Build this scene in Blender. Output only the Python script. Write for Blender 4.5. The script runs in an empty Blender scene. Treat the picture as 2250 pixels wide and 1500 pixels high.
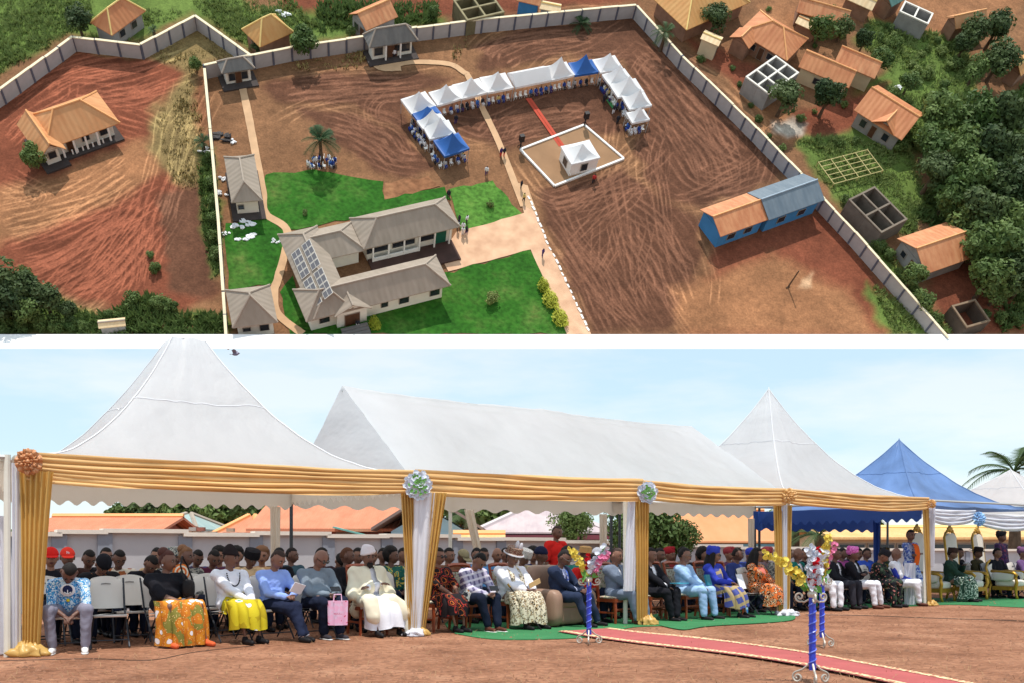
import bpy, bmesh, math, random
import numpy as np
from mathutils import Vector, Matrix, Euler, noise
R = math.radians
rng = random.Random(7)
scene = bpy.context.scene
col = scene.collection

# ------------------------------------------------------------------ camera
F = 2190.0; CX = 1125.0; HY = 1204.0; CAMH = 1.34
cam_d = bpy.data.cameras.new('camera'); cam = bpy.data.objects.new('camera', cam_d); col.objects.link(cam)
cam.location = (0, 0, CAMH); cam.rotation_euler = (R(90), 0, 0)
cam_d.sensor_width = 36; cam_d.lens = 36 * F / 2250; cam_d.shift_y = (HY - 750) / 2250
cam_d.clip_start = 0.1; cam_d.clip_end = 6000
scene.camera = cam
# The upper ground is a real, steep hillside plateau with its own up direction UPN.
UPN = Vector((0.1484, -1.0, 0.4776)).normalized()
UPU = (Vector((1, 0, 0)) - UPN * UPN.x).normalized()
UPV = UPN.cross(UPU)
# ------------------------------------------------------------------ sun and sky
_e = R(41); _az = R(6)
SUN = (UPV * math.cos(_e) * math.cos(_az) + UPU * math.cos(_e) * math.sin(-_az) + UPN * math.sin(_e)).normalized()
world = bpy.data.worlds.new('World'); scene.world = world; world.use_nodes = True
wn = world.node_tree.nodes; wl = world.node_tree.links; wn.clear()
sky = wn.new('ShaderNodeTexSky'); sky.sky_type = 'NISHITA'; sky.sun_disc = False
sky.sun_elevation = math.asin(SUN.z); sky.sun_rotation = math.atan2(SUN.x, SUN.y)
sky.air_density = 1.0; sky.dust_density = 0.3; sky.ozone_density = 1.5
tc = wn.new('ShaderNodeTexCoord'); mp = wn.new('ShaderNodeMapping'); mp.inputs['Scale'].default_value = (2.2, 2.2, 9)
nz = wn.new('ShaderNodeTexNoise'); nz.inputs['Scale'].default_value = 1.6; nz.inputs['Detail'].default_value = 7; nz.inputs['Roughness'].default_value = 0.55
rp = wn.new('ShaderNodeValToRGB'); rp.color_ramp.elements[0].position = 0.42; rp.color_ramp.elements[1].position = 0.62
rp.color_ramp.elements[0].color = (.50, .66, .74, 1); rp.color_ramp.elements[1].color = (.70, .75, .77, 1)
veil = wn.new('ShaderNodeVectorMath'); veil.operation = 'SCALE'; veil.inputs['Scale'].default_value = 9.0
mixw = wn.new('ShaderNodeMix'); mixw.data_type = 'RGBA'; mixw.inputs[0].default_value = .72   # thin bright cloud veil over the clear sky
bg = wn.new('ShaderNodeBackground'); bg.inputs['Strength'].default_value = 0.13
wo = wn.new('ShaderNodeOutputWorld')
wl.new(tc.outputs['Generated'], mp.inputs['Vector']); wl.new(mp.outputs[0], nz.inputs['Vector']); wl.new(nz.outputs[0], rp.inputs[0])
wl.new(rp.outputs[0], veil.inputs[0]); wl.new(veil.outputs[0], mixw.inputs[7]); wl.new(sky.outputs[0], mixw.inputs[6]); wl.new(mixw.outputs[2], bg.inputs['Color']); wl.new(bg.outputs[0], wo.inputs[0])
sd = bpy.data.lights.new('sun', 'SUN'); sd.energy = 3.6; sd.angle = R(0.5); sd.color = (1.0, 0.95, 0.87)
so = bpy.data.objects.new('sun', sd); col.objects.link(so); so.rotation_euler = SUN.to_track_quat('Z', 'Y').to_euler(); so.location = SUN * 60
vs = scene.view_settings; vs.view_transform = 'Standard'; vs.look = 'None'; vs.exposure = 0.28; vs.gamma = 1; vs.use_curve_mapping = False

# ------------------------------------------------------------------ helpers
def S(r, g, b):
    def f(c):
        c /= 255.0
        return c / 12.92 if c <= .04045 else ((c + .055) / 1.055) ** 2.4
    return (f(r), f(g), f(b))
MATS = {}
def newmat(name):
    m = bpy.data.materials.new(name); m.use_nodes = True; MATS[name] = m
    nt = m.node_tree; return m, nt, nt.nodes['Principled BSDF'], nt.nodes, nt.links
def ramp(ns, stops, interp='LINEAR'):
    r = ns.new('ShaderNodeValToRGB'); r.color_ramp.interpolation = interp
    e = r.color_ramp.elements
    while len(e) < len(stops): e.new(0.5)
    for i, (p, c) in enumerate(stops):
        e[i].position = p; e[i].color = (c[0], c[1], c[2], 1)
    return r
def sc(c, k): return tuple(max(0, min(1, x * k)) for x in c)
def pm(name, c, var=.18, scale=4, rough=.8, bump=.15, bscale=None, c2=None, metal=0, detail=5, spec=.3, dist=.05, trans=0, stretch=None):
    """noise-mottled principled material in object space"""
    if name in MATS: return MATS[name]
    m, nt, b, ns, ln = newmat(name)
    t = ns.new('ShaderNodeTexCoord'); n = ns.new('ShaderNodeTexNoise'); n.inputs['Scale'].default_value = scale; n.inputs['Detail'].default_value = detail
    src = t.outputs['Object']
    if stretch:
        mpp = ns.new('ShaderNodeMapping'); mpp.inputs['Scale'].default_value = stretch; ln.new(src, mpp.inputs[0]); src = mpp.outputs[0]
    ln.new(src, n.inputs['Vector'])
    r = ramp(ns, [(.3, sc(c, 1 - var)), (.7, c2 if c2 else sc(c, 1 + var))]); ln.new(n.outputs[0], r.inputs[0]); ln.new(r.outputs[0], b.inputs['Base Color'])
    b.inputs['Roughness'].default_value = rough; b.inputs['Metallic'].default_value = metal; b.inputs['Specular IOR Level'].default_value = spec
    if bump:
        n2 = ns.new('ShaderNodeTexNoise'); n2.inputs['Scale'].default_value = bscale or scale * 6; n2.inputs['Detail'].default_value = 4
        ln.new(src, n2.inputs['Vector'])
        bp = ns.new('ShaderNodeBump'); bp.inputs['Strength'].default_value = bump; bp.inputs['Distance'].default_value = dist
        ln.new(n2.outputs[0], bp.inputs['Height']); ln.new(bp.outputs[0], b.inputs['Normal'])
    if trans:
        tr = ns.new('ShaderNodeBsdfTranslucent'); mx = ns.new('ShaderNodeMixShader'); mx.inputs[0].default_value = trans
        ln.new(r.outputs[0], tr.inputs[0]); ln.new(b.outputs[0], mx.inputs[1]); ln.new(tr.outputs[0], mx.inputs[2])
        ln.new(mx.outputs[0], ns['Material Output'].inputs[0])
    return m
def roofmat(name, c, c2, axis=0, pitch=3.0, rust=.5, rough=.55, nscale=.5):
    """corrugated metal: wave relief across the sheets, rust blotches streaked down the slope"""
    if name in MATS: return MATS[name]
    m, nt, b, ns, ln = newmat(name)
    t = ns.new('ShaderNodeTexCoord')
    n = ns.new('ShaderNodeTexNoise'); n.inputs['Scale'].default_value = nscale; n.inputs['Detail'].default_value = 8; n.inputs['Roughness'].default_value = .65
    mpp = ns.new('ShaderNodeMapping'); st = [1, 1, 1]; st[axis] = 2.5; mpp.inputs['Scale'].default_value = st
    ln.new(t.outputs['Object'], mpp.inputs[0]); ln.new(mpp.outputs[0], n.inputs['Vector'])
    r = ramp(ns, [(.5 - rust * .35, c), (.5 + rust * .3, c2)]); ln.new(n.outputs[0], r.inputs[0]); 
    w = ns.new('ShaderNodeTexWave'); w.bands_direction = 'XYZ'[axis]; w.inputs['Scale'].default_value = pitch; w.inputs['Distortion'].default_value = 0
    ln.new(t.outputs['Object'], w.inputs['Vector'])
    bp = ns.new('ShaderNodeBump'); bp.inputs['Strength'].default_value = .5; bp.inputs['Distance'].default_value = .05
    ln.new(w.outputs['Fac'], bp.inputs['Height']); ln.new(bp.outputs[0], b.inputs['Normal'])
    ln.new(r.outputs[0], b.inputs['Base Color']); b.inputs['Roughness'].default_value = rough; b.inputs['Specular IOR Level'].default_value = .3
    return m

class MB:
    def __init__(s): s.v = []; s.f = []; s.m = []; s.cur = 0
    def add(s, vs, fs):
        o = len(s.v); s.v += [tuple(x) for x in vs]
        for f in fs: s.f.append([i + o for i in f]); s.m.append(s.cur)
        return s
    def box(s, c, d, rz=0, M=None):
        hx, hy, hz = d[0] / 2, d[1] / 2, d[2] / 2
        vs = [Vector((x, y, z)) for z in (-hz, hz) for x, y in ((-hx, -hy), (hx, -hy), (hx, hy), (-hx, hy))]
        if rz: q = Matrix.Rotation(rz, 3, 'Z'); vs = [q @ v for v in vs]
        if M is not None: vs = [M @ v for v in vs]
        vs = [v + Vector(c) for v in vs]
        return s.add(vs, [(3, 2, 1, 0), (4, 5, 6, 7), (0, 1, 5, 4), (1, 2, 6, 5), (2, 3, 7, 6), (3, 0, 4, 7)])
    def prism(s, poly, z0, z1):
        n = len(poly)
        a = sum(poly[i][0] * poly[(i + 1) % n][1] - poly[(i + 1) % n][0] * poly[i][1] for i in range(n))
        if a < 0: poly = poly[::-1]
        vs = [(p[0], p[1], z0) for p in poly] + [(p[0], p[1], z1) for p in poly]
        fs = [tuple(range(n - 1, -1, -1)), tuple(range(n, 2 * n))] + [(i, (i + 1) % n, n + (i + 1) % n, n + i) for i in range(n)]
        return s.add(vs, fs)
    def tube(s, pts, rad, n=8, cap=True, flat=None):
        pts = [Vector(p) for p in pts]; k = len(pts)
        if not hasattr(rad, '__len__'): rad = [rad] * k
        rings = []; up = Vector((0, 0, 1)); prev = None
        for i, p in enumerate(pts):
            t = (pts[min(i + 1, k - 1)] - pts[max(i - 1, 0)]).normalized()
            if prev is None:
                a = t.orthogonal() if abs(t.z) > .95 else t.cross(up)
            else:
                a = prev - t * prev.dot(t)
                if a.length < 1e-6: a = t.orthogonal()
            a = a.normalized(); prev = a; b = t.cross(a)
            fy = flat if flat else 1
            rings.append([p + (a * math.cos(2 * math.pi * j / n) + b * fy * math.sin(2 * math.pi * j / n)) * rad[i] for j in range(n)])
        vs = [v for r in rings for v in r]
        fs = [(i * n + j, i * n + (j + 1) % n, (i + 1) * n + (j + 1) % n, (i + 1) * n + j) for i in range(k - 1) for j in range(n)]
        if cap: fs += [tuple(range(n - 1, -1, -1)), tuple((k - 1) * n + j for j in range(n))]
        return s.add(vs, fs)
    def ell(s, c, r, nu=12, nv=8, M=None, fn=None):
        if not hasattr(r, '__len__'): r = (r, r, r)
        vs = []
        for i in range(nv + 1):
            th = math.pi * i / nv
            for j in range(nu):
                ph = 2 * math.pi * j / nu
                d = Vector((math.sin(th) * math.cos(ph), math.sin(th) * math.sin(ph), math.cos(th)))
                v = Vector((d.x * r[0], d.y * r[1], d.z * r[2]))
                if fn: v = fn(d, v)
                if M is not None: v = M @ v
                vs.append(v + Vector(c))
        fs = [(i * nu + j, (i + 1) * nu + j, (i + 1) * nu + (j + 1) % nu, i * nu + (j + 1) % nu) for i in range(nv) for j in range(nu)]
        return s.add(vs, fs)
    def cap_tube(s, a, b, ra, rb, n=10):
        """round-ended limb from a to b"""
        a = Vector(a); b = Vector(b); d = b - a; L = d.length
        if L < 1e-5: return s.ell(a, ra, n, 8)
        d /= L; pts = []; rr = []
        for q in (80, 50, 20): pts.append(a - d * ra * math.sin(R(q))); rr.append(ra * math.cos(R(q)))
        pts.append(a); rr.append(ra); pts.append(b); rr.append(rb)
        for q in (20, 50, 80): pts.append(b + d * rb * math.sin(R(q))); rr.append(rb * math.cos(R(q)))
        return s.tube(pts, rr, n)
    def grid(s, fn, nu, nv, both=False):
        vs = [fn(i / nu, j / nv) for j in range(nv + 1) for i in range(nu + 1)]
        fs = [(j * (nu + 1) + i, j * (nu + 1) + i + 1, (j + 1) * (nu + 1) + i + 1, (j + 1) * (nu + 1) + i) for j in range(nv) for i in range(nu)]
        return s.add(vs, fs)
    def poly(s, pts, z):
        return s.add([(p[0], p[1], z) for p in pts], [tuple(range(len(pts)))])
    def mesh(s, name, mats, smooth=False):
        me = bpy.data.meshes.new(name); me.from_pydata(s.v, [], s.f)
        if not isinstance(mats, (list, tuple)): mats = [mats]
        for m in mats: me.materials.append(m)
        if len(mats) > 1: me.polygons.foreach_set('material_index', s.m)
        if smooth: me.polygons.foreach_set('use_smooth', [True] * len(s.f))
        me.update(); return me
    def build(s, name, mats, parent=None, mw=None, smooth=False):
        return inst(name, s.mesh(name, mats, smooth), parent, mw)
def inst(name, me, parent=None, mw=None):
    o = bpy.data.objects.new(name, me); col.objects.link(o)
    if parent is not None: o.parent = parent
    if mw is not None: o.matrix_world = mw if parent is None else mw
    return o
def local(o, mw): o.matrix_basis = mw; return o
def tag(o, label=None, cat=None, group=None, kind=None):
    if label: o['label'] = label
    if cat: o['category'] = cat
    if group: o['group'] = group
    if kind: o['kind'] = kind
    return o
def thing(name, label, cat, mw=None, group=None):
    o = bpy.data.objects.new(name, None); col.objects.link(o); o.empty_display_size = .2
    if mw is not None: o.matrix_world = mw
    return tag(o, label, cat, group)
def copy_tree(o, parent=None):
    c = o.copy(); col.objects.link(c); c.parent = parent
    for ch in list(o.children): copy_tree(ch, c)
    return c
def T(x, y, z=0, rz=0, s=1): return Matrix.Translation((x, y, z)) @ Matrix.Rotation(rz, 4, 'Z') @ Matrix.Scale(s, 4)
def remesh(mb, name, mats, voxel=.02, smooth=2, parent=None, mw=None):
    """fuse overlapping closed shapes into one continuous surface"""
    me = mb.mesh(name, mats[0] if isinstance(mats, (list, tuple)) else mats)
    me2 = remesh_me(me, name, voxel, smooth)
    return inst(name, me2, parent, mw)
def remesh_me(me, name, voxel=.02, smooth=2):
    o = bpy.data.objects.new('tmp', me); col.objects.link(o)
    r = o.modifiers.new('r', 'REMESH'); r.mode = 'VOXEL'; r.voxel_size = voxel; r.use_smooth_shade = True
    if smooth:
        q = o.modifiers.new('s', 'SMOOTH'); q.iterations = smooth; q.factor = .5
    dg = bpy.context.evaluated_depsgraph_get(); e = o.evaluated_get(dg)
    me2 = bpy.data.meshes.new_from_object(e); me2.name = name
    bpy.data.objects.remove(o); bpy.data.meshes.remove(me)
    me2.polygons.foreach_set('use_smooth', [True] * len(me2.polygons))
    return me2
def fbm(x, y, z=0, s=1): return noise.fractal(Vector((x * s, y * s, z * s)), 1.0, 2.0, 3)
def ray(px, py): return Vector(((px - CX) / F, 1, (HY - py) / F))
CAMP = Vector((0, 0, CAMH))
def G(px, py):
    """point of the level ground seen at a pixel"""
    r = ray(px, py); t = -CAMH / r.z; return CAMP + r * t
def D(px, py, d): return CAMP + ray(px, py) * d
# upper plateau frame
UPO = CAMP + ray(1125, 367) * 150
AF = Matrix(((UPU.x, UPV.x, UPN.x, UPO.x), (UPU.y, UPV.y, UPN.y, UPO.y), (UPU.z, UPV.z, UPN.z, UPO.z), (0, 0, 0, 1)))
def A(px, py, h=0):
    r = ray(px, py); t = (UPO + UPN * h - CAMP).dot(UPN) / r.dot(UPN); P = CAMP + r * t - UPO
    return Vector((P.dot(UPU), P.dot(UPV), h))
def AM(u, v, h=0, rz=0, s=1): return AF @ T(u, v, h, rz, s)
# ================================================================== UPPER PLATEAU: the compound seen from above
def catmull(p, n=10):
    out = []
    for i in range(len(p) - 1):
        p0 = p[max(i - 1, 0)]; p1 = p[i]; p2 = p[i + 1]; p3 = p[min(i + 2, len(p) - 1)]
        for k in range(n):
            t = k / n
            out.append(tuple(.5 * (2 * b + (c - a) * t + (2 * a - 5 * b + 4 * c - d) * t * t + (3 * b - a - 3 * c + d) * t ** 3) for a, b, c, d in zip(p0, p1, p2, p3)))
    out.append(tuple(p[-1])); return out
def ragged(px, amp=.5, step=1.2):
    pts = [A(*p) for p in px]; out = []
    for i, a in enumerate(pts):
        b = pts[(i + 1) % len(pts)]; n = max(1, int((b - a).length / step))
        for k in range(n):
            p = a.lerp(b, k / n); j = fbm(p.x, p.y, 3, .45) * amp * 1.5 + rng.uniform(-amp, amp) * .3
            q = fbm(p.x, p.y, 9, .45) * amp * 1.5
            out.append((p.x + j, p.y + q))
    return out
def zone(name, px, m, h, amp=.5, kind='structure', parent=None):
    o = MB().poly(ragged(px, amp), h).build(name, m, None, AF); tag(o, kind=kind)
    # keep the sheet facing up
    if o.data.polygons[0].normal.z < 0: o.data.flip_normals()
    return o
earth_u = pm('earth_brown', S(152, 106, 78), .28, .12, .95, .5, 1.5, c2=S(168, 124, 92), dist=.2, detail=10)
def earthmat(name, stops, s1, s2):
    m, nt, b, ns, ln = newmat(name)
    t = ns.new('ShaderNodeTexCoord'); n = ns.new('ShaderNodeTexNoise'); n.inputs['Scale'].default_value = s1; n.inputs['Detail'].default_value = 10; n.inputs['Roughness'].default_value = .62
    n2 = ns.new('ShaderNodeTexNoise'); n2.inputs['Scale'].default_value = s2; n2.inputs['Detail'].default_value = 6
    ln.new(t.outputs['Object'], n.inputs['Vector']); ln.new(t.outputs['Object'], n2.inputs['Vector'])
    r = ramp(ns, stops); ln.new(n.outputs[0], r.inputs[0])
    mx = ns.new('ShaderNodeMix'); mx.data_type = 'RGBA'; mx.blend_type = 'MULTIPLY'; mx.inputs[0].default_value = .75
    r2 = ramp(ns, [(.3, (.55, .52, .5)), (.62, (1.25, 1.22, 1.2))]); ln.new(n2.outputs[0], r2.inputs[0])
    ln.new(r.outputs[0], mx.inputs[6]); ln.new(r2.outputs[0], mx.inputs[7]); ln.new(mx.outputs[2], b.inputs['Base Color'])
    bp = ns.new('ShaderNodeBump'); bp.inputs['Strength'].default_value = .6; bp.inputs['Distance'].default_value = .25; ln.new(n2.outputs[0], bp.inputs['Height']); ln.new(bp.outputs[0], b.inputs['Normal'])
    b.inputs['Roughness'].default_value = .95; b.inputs['Specular IOR Level'].default_value = .15
    return m
earth_u = earthmat('earth_brown_mottled', [(.3, S(118, 78, 54)), (.45, S(140, 98, 70)), (.58, S(158, 118, 84)), (.72, S(150, 128, 92))], .05, 1.1)
soil_dark = earthmat('soil_dark_tilled', [(.3, S(92, 56, 42)), (.55, S(114, 72, 54)), (.75, S(136, 94, 70))], .09, 1.4)
soil_red = earthmat('soil_red', [(.3, S(116, 54, 36)), (.5, S(138, 72, 48)), (.72, S(160, 104, 72))], .09, 1.2)
soil_orange = earthmat('soil_orange', [(.3, S(168, 110, 70)), (.55, S(190, 134, 90)), (.75, S(176, 122, 82))], .08, 1.0)
dry_grass = earthmat('dry_grass_ground', [(.3, S(132, 118, 70)), (.5, S(160, 142, 94)), (.72, S(122, 122, 62))], .15, 1.6)
lawn_m = earthmat('lawn', [(.28, S(34, 80, 22)), (.5, S(48, 98, 30)), (.62, S(72, 108, 44)), (.72, S(108, 116, 62))], .14, 1.6)
lawn_d = earthmat('lawn_patchy', [(.3, S(58, 104, 36)), (.55, S(84, 128, 52)), (.78, S(110, 120, 62))], .2, 1.6)
wild_m = earthmat('wild_ground', [(.3, S(58, 88, 38)), (.5, S(84, 116, 52)), (.7, S(112, 130, 66))], .12, 1.3)
path_m = pm('path_concrete', S(196, 158, 122), .12, .6, .9, .2, 3)
pave_m = pm('paving_pink', S(205, 160, 128), .12, .5, .9, .3, 2.0, c2=S(222, 182, 148))
white_p = pm('white_paint', S(236, 234, 230), .04, 1.0, .7, .1, 5)
divider_m = pm('divider_white', (.9, .9, .9), .015, .3, .8, .03, 2)
track_m = pm('track_sand', S(160, 116, 88), .16, .5, .95, .3, 2)
track_r = pm('track_sand_red', S(160, 98, 70), .18, .5, .95, .3, 2)

# slab of ground with an added white divider along its lower edge
# tyre tracks: wandering pairs of ruts drawn into a soft field over the ground (colour of dry, pressed earth and a shallow relief)
tr1 = [([(1060, 150), (1050, 110), (1120, 70), (1250, 55), (1380, 60)], 9, 4, .34), ([(1080, 150), (1090, 110), (1180, 85), (1330, 75)], 8, 4, .34),
       ([(1100, 150), (1180, 100), (1260, 95), (1400, 90)], 7, 5, .3), ([(1150, 120), (1300, 110), (1400, 60)], 6, 5, .3),
       ([(1370, 130), (1420, 200), (1480, 280), (1540, 350), (1560, 430)], 9, 4, .36), ([(1380, 110), (1460, 170), (1560, 260), (1680, 370)], 9, 5, .36),
       ([(1400, 80), (1470, 130), (1600, 240), (1720, 360)], 8, 3, .36), ([(1440, 250), (1480, 340), (1520, 400), (1600, 410), (1700, 380)], 8, 4, .34),
       ([(1640, 290), (1660, 360), (1640, 410), (1560, 440), (1470, 450)], 6, 3, .34), ([(1450, 180), (1530, 330), (1640, 400)], 7, 5, .32), ([(1400, 170), (1430, 130), (1500, 150), (1600, 260)], 6, 4, .3),
       ([(1400, 270), (1390, 350), (1400, 420), (1420, 520), (1480, 640), (1540, 735)], 12, 6, .4), ([(1180, 430), (1280, 400), (1380, 370), (1440, 300)], 8, 4, .36),
       ([(1230, 470), (1330, 430), (1400, 390)], 7, 4, .36), ([(1200, 470), (1260, 560), (1330, 650), (1390, 735)], 10, 5, .4), ([(1250, 500), (1350, 420), (1400, 340)], 6, 4, .34),
       ([(1260, 560), (1340, 470), (1380, 420)], 5, 3, .34), ([(1300, 500), (1360, 600), (1460, 720)], 9, 6, .4), ([(1370, 480), (1360, 580), (1370, 680)], 6, 5, .32),
       ([(1430, 450), (1500, 560), (1530, 680)], 8, 6, .36), ([(1180, 440), (1240, 530), (1300, 640), (1340, 735)], 7, 3, .4), ([(1340, 640), (1380, 560), (1420, 690)], 5, 4, .3)]
tr1 += [([(1120, 340), (1180, 420), (1240, 440), (1330, 400), (1400, 350), (1390, 300)], 6, 2.5, .3), ([(1390, 290), (1440, 330), (1430, 400), (1370, 400)], 5, 2.5, .3), ([(1100, 300), (1130, 270), (1230, 250), (1320, 250)], 5, 3, .3), ([(1480, 420), (1560, 380), (1640, 330), (1620, 250), (1540, 220)], 6, 3, .3), ([(1470, 200), (1560, 300), (1600, 400), (1540, 440)], 6, 3, .3), ([(1330, 440), (1420, 500), (1480, 580), (1560, 620)], 6, 5, .3)]
tr2 = [([(590, 200), (720, 190), (860, 185), (980, 170)], 8, 3, .34), ([(620, 215), (760, 208), (900, 205)], 7, 3, .34), ([(650, 180), (760, 168), (900, 165)], 6, 2.5, .3),
       ([(690, 230), (800, 250), (880, 280), (920, 340)], 9, 4, .34), ([(750, 290), (820, 330), (880, 360), (950, 370)], 7, 3, .32), ([(740, 240), (840, 300), (900, 370)], 8, 4, .34),
       ([(600, 280), (700, 230), (800, 190)], 3, 1.4, .5), ([(860, 190), (820, 240), (860, 320)], 5, 4, .3), ([(1010, 280), (1060, 300), (1100, 240)], 4, 4, .3), ([(960, 250), (1060, 280), (1200, 250), (1330, 220)], 6, 6, .3)]
tr3 = [([(20, 250), (120, 190), (230, 160), (330, 150), (430, 120)], 12, 5, .42), ([(130, 200), (260, 190), (360, 165), (430, 130)], 10, 4, .42), ([(0, 300), (60, 250), (150, 210)], 7, 3, .4),
       ([(250, 250), (310, 270), (360, 300)], 6, 3, .4), ([(200, 215), (300, 225), (380, 190)], 7, 3, .4), ([(130, 170), (125, 215), (150, 215), (160, 175)], 2, .6, .4),
       ([(430, 180), (400, 270), (370, 370), (340, 470), (320, 560)], 12, 4, .4), ([(340, 420), (280, 520), (190, 610), (100, 680)], 12, 6, .42), ([(0, 480), (90, 460), (200, 430), (330, 360)], 9, 5, .4),
       ([(0, 560), (120, 520), (240, 460), (340, 400)], 12, 5, .44), ([(20, 600), (140, 560), (240, 500), (310, 440)], 10, 4, .42), ([(90, 660), (200, 590), (280, 500), (330, 440)], 12, 5, .42),
       ([(130, 690), (240, 640), (320, 560), (340, 500)], 10, 4, .42), ([(200, 600), (225, 560), (255, 565), (250, 610), (200, 660)], 5, 1.6, .42), ([(0, 640), (100, 610), (200, 560)], 9, 4, .4),
       ([(250, 560), (290, 565), (290, 610), (260, 660)], 5, 1.5, .42), ([(0, 380), (50, 400), (100, 430), (60, 470)], 6, 4, .4), ([(0, 430), (60, 420), (110, 400)], 5, 3, .4), ([(370, 300), (410, 240), (430, 200)], 6, 2, .4),
       ([(310, 640), (330, 560), (350, 460)], 7, 2, .4)]
RT_W, RT_H = 2320, 800
def rut_field():
    out = []
    for kind in (0, 1):
        F_ = np.zeros((RT_H, RT_W))
        for pts, n, spread, wd in tr1 + tr2 + tr3:
            base = np.array(catmull(pts, 40), float); sp = spread * 13; rr = rng
            for k in range(int(n * (.95 if kind == 0 else .8))):
                i0 = int(rr.uniform(0, .22) * len(base)); i1 = int(rr.uniform(.72, 1) * len(base)); seg = base[i0:i1]
                if len(seg) < 8: continue
                L = np.cumsum(np.r_[0, np.hypot(*np.diff(seg, axis=0).T)]); m = int(L[-1] / .7); u = np.linspace(0, L[-1], m); x = np.interp(u, L, seg[:, 0]); y = np.interp(u, L, seg[:, 1]); tx = np.gradient(x); ty = np.gradient(y); h = np.hypot(tx, ty) + 1e-9
                off = rr.uniform(-sp, sp); dr = rr.uniform(-.3, .3) * sp; s_ = np.linspace(-1, 1, m); ph = rr.uniform(0, 9); wob = 6 * np.sin(u * .013 + ph) + 3 * np.sin(u * .034 + ph * 2); inten = rr.uniform(.35, 1) * (.6 + .4 * np.sin(u * .05 + ph)) * np.clip(np.minimum(np.arange(m), np.arange(m)[::-1]) / 25, 0, 1)
                for side in (-9, 9) if kind == 0 else (rr.uniform(-7, 7),):
                    q = (off + side + dr * s_ + wob); xx = x - ty / h * q * 1.0; yy = y + tx / h * q * .72
                    ix = np.round(xx).astype(int) + 30; iy = np.round(yy).astype(int) + 20; ok = (ix >= 1) & (ix < RT_W - 1) & (iy >= 1) & (iy < RT_H - 1); np.add.at(F_, (iy[ok], ix[ok]), inten[ok])
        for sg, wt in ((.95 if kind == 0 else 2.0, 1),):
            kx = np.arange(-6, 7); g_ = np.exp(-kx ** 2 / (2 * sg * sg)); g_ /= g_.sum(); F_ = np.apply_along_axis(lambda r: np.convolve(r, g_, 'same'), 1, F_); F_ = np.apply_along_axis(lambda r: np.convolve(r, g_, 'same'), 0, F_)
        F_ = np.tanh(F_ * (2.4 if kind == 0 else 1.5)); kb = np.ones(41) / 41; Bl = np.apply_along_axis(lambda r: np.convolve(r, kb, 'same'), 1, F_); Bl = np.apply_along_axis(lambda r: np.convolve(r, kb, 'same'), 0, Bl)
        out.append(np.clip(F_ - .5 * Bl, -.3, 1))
    return out
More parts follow.
